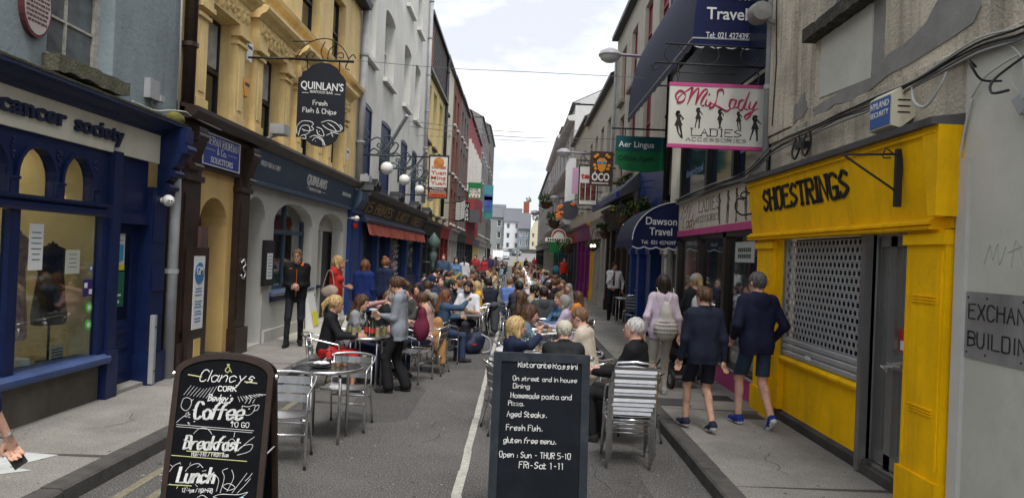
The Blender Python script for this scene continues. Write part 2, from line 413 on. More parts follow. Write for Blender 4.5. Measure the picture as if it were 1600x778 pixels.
    if top in ('jacket','blazer','hoodie','coat','collar') or sp.get('collar'):
        for q in range(10):
            a=2*pi*q/10; b=2*pi*(q+1)/10; rr=.072
            za,zb=(.525-.03*cos(a)),(.525-.03*cos(b))
            if top=='hoodie':fld.cap('top',P(rr*sin(a),-rr*cos(a)-.015,.50),P(rr*sin(b),-rr*cos(b)-.015,.50),(.030+.022*cos(a))*S,k=.02)
            else:fld.cap('top',P(rr*sin(a),rr*cos(a),za),P(rr*sin(b),rr*cos(b),zb),.016*S,k=.012)
        if top=='hoodie':fld.ell('top',P(0,-.10,.46),A(.10,.045,.09),U,k=.03)
    if 'tum' in sp:fld.ell('top',P(0,.07,.14),A(.12,.10,.12),k=.05)
    bot=sp.get('bottom','trousers')
    fld.cap('bottom',hip+B @ A(-.075,0,-.01),hip+B @ A(.075,0,-.01),.094*S*fat+.002,k=.03)
    fld.cap('bottom',hip+B @ A(-.06,0,.07),hip+B @ A(.06,0,.07),.084*S*fat,k=.03)
    for s_ in 'lr':
        hp,kn,an=J['hp'+s_],J['kn'+s_],J['an'+s_]
        if bot=='trousers' or bot=='slim' or bot=='flare':
            w_={'trousers':(.086,.066,.056),'slim':(.082,.056,.042),'flare':(.084,.066,.082)}[bot]
            fld.cap('bottom',hp,kn,w_[0]*S,w_[1]*S,k=.04); fld.cap('bottom',kn,an+(kn-an)*.03,w_[1]*S,w_[2]*S,k=.03)
        elif bot=='shorts':fld.cap('sh',hp,kn,.080*S*(fat*.5+.5),.078*S,k=.02)
        elif bot=='skirt':
            e2=kn+(an-kn)*sp.get('skl',.1); fld.cap('bottom',hp,e2,.085*S,.075*S,k=.05)
            fld.cap('bottom',(J['hpl']+J['hpr'])/2,(J['knl']+J['knr'])/2,.085*S,.06*S,k=.06)
        if s_=='r' or True:
            he,to,fo=J['heel'+s_],J['toe'+s_],J['fo'+s_]
            fld.cap('shoes',he,to,.042*S,.033*S,k=.03); fld.cap('shoes',an*.8+he*.2,he*.6+to*.4,.044*S,.035*S,k=.03)
            if sp.get('boot'):fld.cap('shoes',an+(kn-an)*.25,he,.048*S,.042*S,k=.03)
            up=np.array([0,0,1.])-fo*fo[2]; so_=-up*.013*S
            fld.cap('sole',he+so_,to+so_*.8,.040*S,.032*S,k=.02)
    if 'sh' in fld.G:
        cut=J['hpl'][2]*.18+min(J['knl'][2],J['knr'][2])*.82; q_=np.maximum(fld.G.pop('sh'),(cut-fld.ax[2])[None,None,:]); fld.G['bottom']=np.minimum(fld.G['bottom'],q_)
    # ---- hair
    hst=sp.get('hair','short'); hr=hst
    if hst!='bald':
        th={'short':.009,'crop':.004,'cap':.008}.get(hst,.012)
        fld.ell('hair',h(0,-.016,.030),A(.078+th,.096+th*.9,.096+th),Hm,k=.01)
        fld.ell('hair',h(0,.105,-.035),A(.072,.072,.085),Hm,k=.012,sub=True)
        fld.ell('hair',h(0,.05,-.13),A(.10,.13,.09),Hm,k=.01,sub=True)
        if hst in ('short','crop','cap','bun','pony'):fld.ell('hair',h(0,.03,-.10),A(.12,.105,.085),Hm,k=.01,sub=True)
        if hst=='long':
            for sx in (-1,1):
                fld.cap('hair',h(sx*.07,-.02,.0),h(sx*.085,.0,-.13),.034*S,.036*S,k=.03)
                fld.cap('hair',h(sx*.085,.0,-.13),P(sx*.10,.05,.36),.036*S,.028*S,k=.03)
            fld.cap('hair',h(0,-.06,-.02),P(0,-.11,.36),.068*S,.05*S,k=.05)
        if hst=='bob':
            for sx in (-1,1):fld.cap('hair',h(sx*.068,-.02,.0),h(sx*.082,.012,-.105),.036*S,.032*S,k=.03)
            fld.cap('hair',h(0,-.05,0),h(0,-.06,-.11),.072*S,.058*S,k=.04)
        if hst=='pony':
            fld.ell('hair',h(0,-.115,.04),A(.03,.03,.03),Hm,k=.02)
            fld.cap('hair',h(0,-.13,.04),h(0,-.17,-.05),.03*S,.034*S,k=.02); fld.cap('hair',h(0,-.17,-.05),h(0,-.155,-.20),.034*S,.014*S,k=.02)
        if hst=='bun':fld.ell('hair',h(0,-.07,.125),A(.045,.045,.04),Hm,k=.02)
        if sp.get('beard'):
            fld.ell('beard',h(0,.052,-.075),A(.052,.056,.058),Hm,k=.02)
            fld.ell('beard',h(0,.118,-.034),A(.03,.035,.03),Hm,k=.01,sub=True)
            for sx in (-1,1):fld.cap('beard',h(sx*.066,.01,-.005),h(sx*.05,.04,-.08),.012*S,.02*S,k=.02)
    return fld,J
def colours(fld,groups,cmap,I,default):
    out=np.zeros((len(I),4)); best=np.full(len(I),9.)
    for g in groups:
        if g not in fld.G:continue
        D=fld.G[g]; v=(D[I[:,0],I[:,1],I[:,2]]+D[I[:,0]+1,I[:,1]+1,I[:,2]+1])*.5
        m=v<best; best[m]=v[m]; c=cmap[g]; out[m]=c if len(c)==4 else (*c,1)
    return out
def make_person(name,sp,label,loc,heading,group=None,near=True,vox=None,cat='person',z=0.):
    """heading: degrees, 0 faces away down the street (+y), 90 faces left (-x), 180 faces the camera, 270 right"""
    vox=vox or (.011 if near else .018)
    fld,J=person_geo(sp,vox)
    ph=random.random()*9
    fld.folds('top',.0016,44,ph); fld.folds('top',.0022,15,ph+1); fld.folds('bottom',.0016,40,ph); fld.folds('bottom',.0022,16,ph)
    if 'hair' in fld.G:fld.strands('hair',.005,c=J['hc'],ph=ph)
    sk=SKIN.get(sp.get('skin','fair')); hc_=sp.get('hcol','brown'); hcl=HAIR.get(hc_) if isinstance(hc_,str) else hc_
    root=thing(name,label,cat,(loc[0],loc[1],z),R(heading),group)
    D0=fld.G['shoes']; gz=int((0.004-fld.lo[2])/vox)+1
    smap=dict(skin=sk,top=(*sp.get('tc',(.1,.1,.12)),0. if not near else 1.),bottom=sp.get('bc',(.03,.03,.04)),shoes=sp.get('sc',(.03,.03,.03)),sole=sp.get('solec',(.05,.05,.05)),hair=hcl,beard=hcl)
    pm=mat('person_surface',(1,1,1),.8,vcol=True,var=.16,vscale=22,bump=.25,bscale=110,spec=.2)
    if not near:pm=mat('person_surface_far',(1,1,1),.8,vcol=True,tint=True,spec=.2)
    def emit(nm,groups,parent):
        D=None
        for g in groups:
            if g in fld.G:D=fld.G[g] if D is None else np.minimum(D,fld.G[g])
        if D is None:return None
        V,Q,I=surfnet(D,fld.lo,fld.vox)
        if not len(Q):return None
        C=colours(fld,groups,smap,I,(1,1,1))
        if near:C[:,3]=1
        elif nm=='hair':C[:,3]=0
        if 'skin' in groups:
            Hm,hc,S=J['Hm'],J['hc'],J['S']; L=(V-hc) @ Hm/S
            def spot(c,r,colr,a=1.):
                d=np.sqrt((((L-np.array(c))/np.array(r))**2).sum(1)); f=np.clip(1.6-d*1.2,0,1)[:,None]*a*(C[:,:3]==np.array(sk)).all(1)[:,None] if False else np.clip(1.6-d*1.2,0,1)[:,None]*a
                C[:,:3]=C[:,:3]*(1-f)+np.array(colr)*f
            if near:
                for sx in (-1,1):
                    spot((sx*.030,.098,.012),(.012,.03,.007),(.05,.035,.03),.85)
                    spot((sx*.030,.098,.030),(.020,.03,.005),tuple(np.array(hcl)*.6+.02),.7)
                    spot((sx*.040,.09,-.03),(.022,.03,.02),(sk[0]*1.02,sk[1]*.78,sk[2]*.78),.5)
                spot((0,.10,-.056),(.022,.03,.006),(.35,.10,.09) if sp.get('fem') else (.33,.14,.11),.8)
        me=np_mesh(nm,V,Q,mat('hair_strands'+('' if near else '_far'),(1,1,1),.55,vcol=True,tint=not near,hair=.55,spec=.3) if nm in ('hair','beard') else pm,C); o=bpy.data.objects.new(nm,me); COL.objects.link(o); o.parent=parent; o.color=(*(hcl if nm=='hair' else sp.get('tc',(.1,.1,.12))),1); return o
    if near:
        emit('body',['skin'],root); tp=emit({'shirt':'shirt','tee':'shirt'}.get(sp.get('top','shirt'),sp.get('top','shirt')),['top'],root)
        emit({'shorts':'shorts','skirt':'skirt'}.get(sp.get('bottom'),'trousers'),['bottom'],root); emit('shoes',['shoes','sole'],root)
        if 'hair' in fld.G and sp.get('hair')!='bald':emit('hair',['hair'],root)
        if 'beard' in fld.G:emit('beard',['beard'],root)
    else:
        emit('body',['skin','top','bottom','shoes','sole'],root)
        emit('hair',['hair','beard'],root)
    return root,J
# ---------------------------------------------------------------- lettering
GL={'a':"~45260504123244 464352",'b':"0902 ~052645433202",'c':"~45260504122243",'d':"~45260504122244 4942",'e':"~044446260504122243",'f':"~4939281702 0636",
      'g':"~45260504122244 ~46411001",'h':"0902 ~0426364542",'i':"0602 0708",'k':"0902 4604 1542",'l':"0902",'m':"0602 ~0516262422 ~2536464442",'n':"0602 ~0426364542",
      'o':"~2605041232434526",'p':"0600 ~052645433202",'r':"0602 ~04152646",'s':"~4526151434331202",'t':"~1813122232 0636",'u':"~0603123244 4642",'v':"062246",'w':"0612253246",
      'x':"0642 4602",'y':"0623 ~46231000",'z':"06460242",'A':"022942 1535",'B':"0902 ~0939484606 ~0636444302",'C':"~48390827040212324304"[:17],'D':"0902 ~093948433202",'E':"49090242 0636",
      'F':"490902 0636",'G':"~48290804123243 454342 2545",'H':"0902 4942 0646",'I':"2922",'K':"0902 4905 1642",'L':"090242",'M':"0209254942",'N':"02094249",'O':"~29080412324348392 9"[:16],
      'P':"0902 ~0939484606",'R':"0902 ~0939484606 1642",'S':"~48291807163544331203",'T':"0949 2922",'U':"~0904123244 4944",'V':"092249",'W':"0912263249",'Y':"0926 4926 2622",
      '0':"~290804123243483929"[:18],'1':"182922",'2':"~0829394836 0242 3602",'3':"~0839472625 ~2645433202",'4':"34390444",'5':"490906 ~0636454302",'7':"094912",'8':"~26072948263423042 6"[:18],'9':"~4708192948464737 4742",'-':"1535",':':"2425 2223",
      '.':"2223",'/':"0249",'&':"~42271819292804122235","'":"2928",',':"2221",' ':""}
GL['X']='0249 0942'; GL['Z']='09490242'; GL['C']="~4839190704123243"; GL['O']="~2908041232444839 3929"; GL['0']=GL['O']; GL['8']="~260819392806 ~26041232432 6"; GL['8']="~2608193948 ~4826 ~2604123244 ~4426"; GL['3']="~0819394726 ~2645433202"
GW={'i':1.6,'l':1.6,'I':3,'.':2,"'":2,',':2,':':3,' ':3.2,'m':5.4,'M':6,'W':6,'t':4.2,'f':4.6,'1':4}
def strokes(txt):
    out=[]; x=0
    for ch in txt:
        off=1 if ch in "iltI.',:1" and ch not in 'il' else 0
        for st in GL.get(ch,"").split():
            sm=st[0]=='~'; st=st.lstrip('~'); P=[(int(st[i])+x-off,int(st[i+1])-2,0) for i in range(0,len(st)-1,2)]
            if sm and len(P)>2:P=[tuple(p) for p in spline(P,4)]
            out.append(P)
        x+=GW.get(ch,5.6)
    return out,x-1.6
def stroke_text(txt,name,m,parent,f3,width,height,w=.1,shear=0.,serif=0.,depth=.003,lift=.002,jit=0.,local=False):
    """f3(u, v, d): u along the line, v up, d out of the surface; w is the pen width in cap heights"""
    S,L=strokes(txt); mb=MB(); sx=width/max(L,1); sy=height/7.; pw=w*height
    def rib(P):
        P=[((x+y*shear)*sx+ru(-jit,jit)*height,y*sy+ru(-jit,jit)*height) for x,y,_ in P]
        n=len(P); vs=[]
        for i in range(n):
            a=P[max(i-1,0)]; b=P[min(i+1,n-1)]; dx,dy=b[0]-a[0],b[1]-a[1]; l=math.hypot(dx,dy) or 1
            q=pw*(.5+(.22*abs(dx)/l*-1+.1 if serif else 0)); nx,ny=-dy/l*q,dx/l*q
            ex,ey=0,0
            if i==0:ex,ey=-dx/l*pw*.35,-dy/l*pw*.35
            if i==n-1:ex,ey=dx/l*pw*.35,dy/l*pw*.35
            for d in (lift,lift+depth):vs+=[(P[i][0]+nx+ex,P[i][1]+ny+ey,d),(P[i][0]-nx+ex,P[i][1]-ny+ey,d)]
        fs=[]
        for i in range(n-1):
            a,b=i*4,i*4+4; fs+=[(a+2,a+3,b+3,b+2),(a,a+2,b+2,b),(a+1,b+1,b+3,a+3)]
        fs+=[(0,1,3,2),(4*n-4,4*n-2,4*n-1,4*n-3)]; mb.add(vs,fs)
    for P in S:
        rib(P)
        if serif:
            for e in (P[0],P[-1]):
                if e[1] in (0,7):rib([(e[0]-serif,e[1],0),(e[0]+serif,e[1],0)])
    mb.f=f3; return mb.build(name,m,parent,local=local)
def font_text(txt,name,m,parent,f3,width,height,depth=.004,bold=0.,shear=0.,spacing=1.,align='L'):
    cu=bpy.data.curves.new(name,'FONT'); cu.body=txt; cu.extrude=.5; cu.offset=bold; cu.shear=shear; cu.space_character=spacing; cu.resolution_u=3
    ob=bpy.data.objects.new('t',cu); COL.objects.link(ob); dg=bpy.context.evaluated_depsgraph_get(); me=bpy.data.meshes.new_from_object(ob.evaluated_get(dg)); bpy.data.objects.remove(ob); bpy.data.curves.remove(cu)
    n=len(me.vertices); co=np.zeros(n*3); me.vertices.foreach_get('co',co); co=co.reshape(-1,3)
    x0,x1=co[:,0].min(),co[:,0].max(); k=height/.72; sx=width/(x1-x0) if width else k
    base=None
    if parent is not None:base=parent.location if parent.parent is None else parent.parent.location
    out=[]
    for p in co:
        q=f3((p[0]-x0)*sx,p[1]*k,.001+(p[2]+.5)*depth); out+=[q[0]-(base[0] if base else 0),q[1]-(base[1] if base else 0),q[2]-(base[2] if base else 0)]
    me.vertices.foreach_set('co',out); me.materials.clear(); me.materials.append(m); me.name=name; me.update()
    o=bpy.data.objects.new(name,me); COL.objects.link(o); o.parent=parent; return o
# ---------------------------------------------------------------- surfaces
XL,XR=-4.65,3.2
LF=lambda s,n,z:(XL+n,s,z)
RF=lambda s,n,z:(XR-n,s,z)
asphalt=mat('asphalt',(.12,.112,.105),.92,var=.34,vscale=.9,bump=.9,bscale=150,fleck=.36,dirt_amt=.3,dirt=(.08,.076,.073),dscale=.8)
paving=mat('worn_concrete_paving',(.25,.235,.21),.9,var=.28,vscale=1.6,bump=.5,bscale=120,dirt_amt=.45,dirt=(.13,.123,.11),dscale=1.1,fleck=.36)
kerbm=mat('kerb_stone',(.085,.08,.076),.9,var=.35,vscale=6,bump=.7,bscale=60,dirt_amt=.5,dirt=(.05,.05,.048))
white_paint=mat('worn_road_paint',(.42,.41,.37),.8,var=.3,vscale=14,dirt_amt=.8,dirt=(.16,.15,.14),dscale=9)
yellow_paint=mat('worn_yellow_paint',(.21,.185,.12),.9,var=.3,vscale=14,dirt_amt=1.,dirt=(.14,.132,.12),dscale=5,fleck=.25)
navy=mat('navy_gloss_paint',(.006,.015,.066),.42,var=.25,vscale=4,bump=.1,bscale=30,dirt_amt=.25,dirt=(.03,.035,.06))
navy2=mat('slate_blue_paint',(.045,.075,.12),.5,var=.2,vscale=4,bump=.08)
cream=mat('cream_board',(.58,.56,.47),.6,var=.12,streak=.2)
bluegrey=mat('blue_grey_render',(.22,.265,.285),.85,var=.2,vscale=1.3,bump=.35,bscale=18,streak=.35,dirt=(.10,.115,.10),dirt_amt=.3)
ochre=mat('ochre_painted_stucco',(.76,.57,.26),.75,var=.16,vscale=1.5,bump=.35,bscale=20,streak=.42,dirt=(.25,.19,.11),dirt_amt=.3)
browng=mat('brown_gloss_paint',(.035,.022,.017),.4,var=.3,vscale=5,bump=.12,bscale=30)
greywall=mat('grey_stucco',(.47,.465,.43),.85,var=.12,vscale=1.5,bump=.25,bscale=25,streak=.2,dirt=(.2,.19,.17))
whitewall=mat('white_grey_render',(.60,.595,.555),.85,var=.14,vscale=1.2,bump=.25,bscale=16,streak=.3,dirt=(.30,.30,.27))
trimwhite=mat('white_gloss_paint',(.62,.61,.57),.5,var=.12,streak=.25,dirt=(.3,.29,.26))
oldtrim=mat('peeling_white_paint',(.45,.43,.38),.8,var=.25,vscale=12,bump=.8,bscale=50,dirt_amt=.9,dirt=(.16,.13,.10),dscale=9)
moss=mat('mossy_stone',(.11,.105,.075),.95,var=.4,vscale=9,bump=1.,bscale=30,dirt_amt=1.,dirt=(.075,.085,.025),dscale=7)
slate=mat('slate_hanging',(.085,.075,.075),.8,var=.3,vscale=3,bump=.5,bscale=12)
blackp=mat('black_paint',(.018,.018,.02),.45,var=.2,bump=.1)
ironm=mat('wrought_iron',(.02,.02,.022),.5,bump=.2)
darkglass=mat('dark_window_glass',(.012,.015,.018),.06,var=.3,vscale=2,spec=.8)
curtain=mat('net_curtain',(.42,.42,.40),.9,var=.3,vscale=5,bump=.3)
glass=glass_mat('shop_glass',refl=.10)
steel=mat('brushed_aluminium',(.62,.62,.63),.24,1.,var=.12,vscale=8)
shutterm=mat('galvanised_shutter',(.38,.39,.40),.5,.35,var=.15,vscale=5,bump=.15)
yellowp=mat('yellow_shop_paint',(.86,.48,.001),.6,var=.16,vscale=2.5,bump=.3,bscale=26,streak=.4,dirt=(.38,.20,.01),dirt_amt=.3,spec=.12)
beige=mat('old_beige_render',(.60,.54,.43),.95,var=.3,vscale=1.6,bump=1.6,bscale=30,streak=.75,dirt=(.15,.14,.12),dirt_amt=.5,dscale=1.8)
palewall=mat('pale_smooth_render',(.50,.495,.445),.85,var=.12,vscale=1.3,bump=.2,bscale=20,dirt_amt=.22,dirt=(.25,.24,.2),dscale=3)
patchm=mat('grey_cement_patch',(.24,.235,.225),.9,var=.25,vscale=3,bump=.35,bscale=30,dirt_amt=.4)
pink=mat('magenta_paint',(.50,.06,.22),.5,var=.12,streak=.25,dirt=(.25,.08,.13))
stainless=mat('steel_frame',(.30,.30,.30),.35,.8,var=.15)
redp=mat('red_paint',(.42,.03,.025),.5,var=.15); redw=mat('dull_red_window',(.24,.045,.05),.5,var=.2)
brick=mat('red_brown_brick',(.20,.085,.06),.9,var=.3,vscale=8,bump=.8,bscale=14)
purple=mat('purple_paint',(.20,.012,.15),.45,var=.15); greenp=mat('green_paint',(.01,.16,.045),.45,var=.15)
chalk=mat('chalk_lettering',(.72,.72,.70),.9,var=.25,vscale=90); paper=mat('paper_notice',(.62,.64,.64),.8,var=.06); ink=mat('print_ink',(.04,.05,.08),.8)
pvc=mat('grey_pipe_paint',(.33,.34,.35),.5,var=.2,streak=.4); whitep=mat('white_plastic',(.68,.68,.66),.35); bluesign=mat('royal_blue_sign',(.02,.05,.30),.4)
goldm=mat('gold_lettering',(.42,.30,.12),.45,.3,var=.2); orangep=mat('orange_plastic',(.62,.27,.02),.4); signblack=mat('sign_black',(.012,.014,.02),.5,var=.1)
navyc=mat('navy_awning_canvas',(.007,.012,.06),.8,var=.15,bump=.15,bscale=200); navyc_lit=mat('lit_navy_awning_canvas',(.022,.028,.06),.8,var=.15,bump=.15,bscale=200)  # second awning canvas is the same navy paled, painting in light on the canopies
cablem=mat('grey_cable',(.12,.12,.12),.6); cablew=mat('white_cable',(.42,.42,.40),.6); lead=mat('lead_flashing',(.10,.10,.105),.6,var=.3,bump=.3)
# ---------------------------------------------------------------- ground
def sheet(name,x0,x1,y0,y1,z,m,ny=1):
    mb=MB();
    for i in range(ny):
        a,b=y0+(y1-y0)*i/ny,y0+(y1-y0)*(i+1)/ny; mb.add([(x0,a,z),(x1,a,z),(x1,b,z),(x0,b,z)],[(0,1,2,3)])
    return structure(name,mb,m)
sheet('ground',-600,600,-200,128,-.02,asphalt)
sheet('road',-3.2,1.72,-6,128,0,asphalt)
hill=MB(); prof=[(128,-.02),(150,.5),(175,1.9),(190,3.2),(200,4.0),(225,8.5),(300,12),(900,16)]
for i in range(len(prof)-1):
    (a,za),(b,zb)=prof[i],prof[i+1]; hill.add([(-600,a,za),(600,a,za),(600,b,zb),(-600,b,zb)],[(0,1,2,3)])
structure('hill_road',hill,mat('pale_road',(.20,.195,.19),.9,var=.15))
KL,KR=-3.2,1.72
for nm,x0,x1 in (('pavement',-6.2,KL-.17),('pavement',KR+.17,5.2)):
    mb=MB(); mb.box((x0,-6,-.015),(x1,128,.12)); p=structure(nm,mb,paving)
    jm=MB(); t=3.
    while t<60:
        t+=random.choice((2.1,3.2,4.3)); a,b=sorted((max(x0,XL),min(x1,XR))); jm.add([(a,t,.122),(b,t+ru(-.1,.1),.122),(b,t+.009,.122),(a,t+.009,.122)],[(0,1,2,3)])
    j=jm.build('joint',mat('paving_joint_dark',(.07,.066,.06),1.),p)  # thin dark joint lines across the paving
    kx=KL-.085 if x0<0 else KR+.085; y=-1.; first=None
    for i in range(60):
        ln=random.choice((.9,1.1,1.3)); k=MB(); hw=.083; b=.018
        k.prism([(-hw,-.10),(hw,-.10),(hw,.125-b if x0<0 else .125),(hw-b if x0<0 else hw,.125),(-hw+(b if x0>0 else 0),.125),(-hw,.125-(b if x0>0 else 0))],0,ln-.012)
        o=k.build('kerbstone',kerbm,None); o.parent=p; o.location=(kx+ru(-.006,.006),y,ru(-.006,.004)); y+=ln
    k=MB(); k.box((kx-.083,y,-.05),(kx+.083,128,.122)); k.build('kerb_run',kerbm,p)
lm=MB()
for i in range(60):
    a,b=i*.7-1,i*.7+.68-1; w=.036+ru(-.006,.006); o_=ru(-.008,.008); lm.add([(-.40-w+o_,a,.004),(-.40+w+o_,a,.004),(-.40+w,b+.02,.004),(-.40-w,b+.02,.004)],[(0,1,2,3)])
structure('centre_line_marking',lm,white_paint)
for x in (-2.93,-2.68):
    lm=MB()
    for i in range(30):lm.add([(x-.04,i,.004),(x+.04,i,.004),(x+.04,i+1.0,.004),(x-.04,i+1.0,.004)],[(0,1,2,3)])
    structure('yellow_line_marking',lm,yellow_paint)
rg=random.Random(4); gm=MB(); gd=MB()
for i in range(1500):
    y=4+26*rg.random()**2; onp=rg.random()<.35; x=rg.uniform(-3.1,1.65) if not onp else rg.choice((rg.uniform(-4.5,-3.35),rg.uniform(1.9,3.1))); z=.1215 if onp else .0025; r_=rg.choice((.006,.009,.014))*rg.uniform(.7,1.4); a0=rg.random()*6
    (gm if rg.random()<.55 else gd).add([(x+r_*cos(a0+k*1.05)*rg.uniform(.6,1.2),y+r_*sin(a0+k*1.05)*rg.uniform(.6,1.2),z) for k in range(6)],[(0,1,2,3,4,5)])
for nm_,g_,c_ in (('pale_gum_spots',gm,(.33,.32,.30)),('dark_gum_spots',gd,(.05,.048,.045))):o=g_.build(nm_,mat(nm_,c_,.9)); tag(o,'pale chewing gum spots and litter specks on the road and pavements' if c_[0]>.1 else 'dark gum and oil specks scattered on the road and pavements','specks'); o['kind']='stuff'
for (x,y,w,l,a) in ((-1.6,9.5,.8,2.2,.1),(-2.3,6.0,.5,1.4,-.06),(.9,6.8,.6,1.6,.05),(-.9,14,.9,3.0,0)):
    m=MB(); n_=18; m.add([(x+w/2*max(-1,min(1,1.3*cos(6.283*k/n_)))+rg.uniform(-.02,.02),y+l/2*max(-1,min(1,1.3*sin(6.283*k/n_)))+a*cos(6.283*k/n_),.0018) for k in range(n_)],[tuple(range(n_))]); structure('road_patch',m,mat('patched_asphalt',(.085,.08,.077),.9,var=.2,bump=.9,bscale=120,fleck=.25))
for (x,y,n_) in ((-2.2,5.2,14),(-.9,7.6,12),(.9,6.3,10),(-1.3,11.5,12),(2.4,6.6,8),(-3.9,7.2,8)):
    z=.0022 if-3.1<x<1.6 else .1225; m=MB(); P=[(x,y)]
    for k in range(n_):P.append((P[-1][0]+rg.uniform(-.09,.09),P[-1][1]+rg.uniform(.03,.16)))
    for (a,b),(c,d) in zip(P,P[1:]):w=rg.uniform(.002,.005); m.add([(a-w,b,z),(a+w,b,z),(c+w,d,z),(c-w,d,z)],[(0,1,2,3)])
    structure('surface_crack',m,mat('crack_dark',(.03,.028,.026),1.))
ar=MB(); A_=[gp(*q,.124) for q in ((38,706),(92,710),(14,729),(50,734),(-30,744),(-80,740),(-60,728))]
ar.add([tuple(q) for q in A_],[(0,1,2),(0,2,6),(2,3,4),(2,4,5,6)]); structure('arrow_marking',ar,mat('pavement_paint',(.50,.52,.51),.8,var=.15,dirt_amt=.3,dirt=(.2,.19,.18),dscale=8))
sl_=MB(); sl_.add([(-4.64,14.6,.1235),(-3.4,13.2,.1235),(-3.4,17.5,.1235),(-4.64,20.3,.1235)],[(0,1,2,3)]); structure('pale_paving',sl_,mat('pale_limestone_paving',(.42,.40,.34),.85,var=.12,bump=.2))
for (px,py,w,l) in ((1048,628,.42,.5),(1122,622,.35,.4),(1170,650,.3,.34)):
    c=gp(px,py,.12); g=thing('drain_cover',{1048:'slotted iron drain grate in the right pavement nearest the kerb',1122:'small metal cover in the pavement between the walkers',1170:'small metal cover in the pavement beside the magenta plinth'}[px],'drain cover',(c.x,c.y,.12))
    m=MB(); m.box((c.x-w/2,c.y-l/2,.12),(c.x+w/2,c.y+l/2,.1245)); m.build('frame',mat('drain_iron',(.05,.05,.05),.6,.4,bump=.3),g)
    if px==1048:
        for i in range(9):
            m=MB(); m.box((c.x-w/2+.03+i*.042,c.y-l/2+.03,.1245),(c.x-w/2+.05+i*.042,c.y+l/2-.03,.130)); m.build('bar',mat('drain_bar',(.13,.13,.12),.6,.4),g)
# ---------------------------------------------------------------- wall and window builders
def arch_pts(a,b,zs,zt,n=10,flat=False):
    c=(a+b)/2; r=(b-a)/2
    return [(c-r*cos(pi*i/n),zs+(zt-zs)*sin(pi*i/n)) for i in range(n+1)]
def wall_mb(f,s0,s1,z0,z1,ops,n=0.,depth=.25):
    """wall face with openings (a, b, c, d, rise); reveals go back by depth; rise > 0 arches the head"""
    mb=MB(f); S=sorted({s0,s1} | {v for o in ops for v in o[:2]}); Z=sorted({z0,z1} | {v for o in ops for v in o[2:4]})
    S=[s for s in S if s0<=s<=s1]; Z=[z for z in Z if z0<=z<=z1]
    for i in range(len(S)-1):
        for j in range(len(Z)-1):
            cs,cz=(S[i]+S[i+1])/2,(Z[j]+Z[j+1])/2
            if any(o[0]<cs<o[1] and o[2]<cz<o[3] for o in ops):continue
            mb.add([(S[i],n,Z[j]),(S[i+1],n,Z[j]),(S[i+1],n,Z[j+1]),(S[i],n,Z[j+1])],[(0,1,2,3)])
    for o in ops:
        a,b,c,d=o[:4]; rise=o[4] if len(o)>4 else 0; dp_=o[5] if len(o)>5 else depth
        head=arch_pts(a,b,d-rise,d) if rise else [(a,d),(b,d)]
        path=[(a,c)]+([(a,d-rise)] if rise else [])+head[1 if rise else 0:]+[(b,c)]
        if rise:
            m=len(head) // 2
            mb.add([(a,n,d)]+[(s,n,z) for s,z in head[:m+1]],[tuple(range(m+2))]); mb.add([(b,n,d)]+[(s,n,z) for s,z in head[m:]],[tuple(range(len(head)-m+1))])
        vs=[(s,n,z) for s,z in path]+[(s,n-dp_,z) for s,z in path]; k=len(path)
        mb.add(vs,[(i,(i+1)%k,k+(i+1)%k,k+i) for i in range(k)])
    return mb
def window(root,f,a,b,c,d,n=-.2,fm=None,fw=.06,bars=(2,4),rise=0.,pane=None,sill=None,sillm=None,meet=True,name='window',sill_d=.12,blind=None):
    fm=fm or trimwhite; m=MB(f); m.box((a,n-.04,c),(a+fw,n+.03,d)); m.box((b-fw,n-.04,c),(b,n+.03,d)); m.box((a+fw,n-.04,c),(b-fw,n+.03,c+fw)); m.box((a+fw,n-.04,d-fw),(b-fw,n+.03,d))
    if meet:m.box((a+fw,n-.03,(c+d)/2-.03),(b-fw,n+.045,(c+d)/2+.03))
    nx,nz=bars
    for i in range(1,nx):s=a+(b-a)*i/nx; m.box((s-.012,n-.02,c+fw),(s+.012,n+.02,d-fw))
    for i in range(1,nz):
        z=c+(d-c)*i/nz
        if not (meet and abs(z-(c+d)/2)<.05):m.box((a+fw,n-.02,z-.012),(b-fw,n+.018,z+.012))
    w=m.build(name,fm,root)
    p=MB(f); p.box((a+.01,n-.012,c+.01),(b-.01,n-.006,d-.01)); p.build('pane',pane or darkglass,w)
    if blind:q=MB(f); q.box((a+fw,n-.006,c+(d-c)*blind),(b-fw,n+.004,d-fw)); q.build('blind',curtain,w)
    if sill:q=MB(f); q.box((a-.08,-.05,c-sill),(b+.08,sill_d,c)); q.build('sill',sillm or trimwhite,w)
    return w
def box(root,f,name,a,b,m,parent=None):
    q=MB(f); q.box(a,b); return q.build(name,m,parent or root)
def mould(root,f,name,s0,s1,prof,m):
    """running moulding: profile (n, z) swept along s"""
    q=MB(f); q.prism([(n,z) for n,z in prof],s0,s1,0); return q.build(name,m,root)
def pipe(name,label,f,pts,r,m,cat='drainpipe',clips=True,rootloc=None):
    t=thing(name,label,cat,f(*pts[0])); MBt=MB(f); MBt.tube(pts,r,10); MBt.build('pipe',m,t,smooth=1)
    if clips and len(pts)>=2:
        a,b=Vector(pts[0]),Vector(pts[-1]); L=abs(b.z-a.z); k=max(1,int(L/1.7))
        for i in range(k):
            z=min(a.z,b.z)+(i+.5)*L/k; s,n=(a.x+b.x)/2,(a.y+b.y)/2; q=MB(f); q.lathe([(r,-.03),(r*1.3,-.03),(r*1.3,.03),(r,.03)],(s,n,z),10); q.build('collar',m,t)
    return t
def sign_face(x0,x1,z0,z1,y):
    return lambda u,v,d:(x0+u,y-d,z0+v)
def on_wall(f,s0,z0,n0,side):
    return (lambda u,v,d:f(s0+u,n0+d,z0+v)) if side<0 else (lambda u,v,d:f(s0-u,n0+d,z0+v))
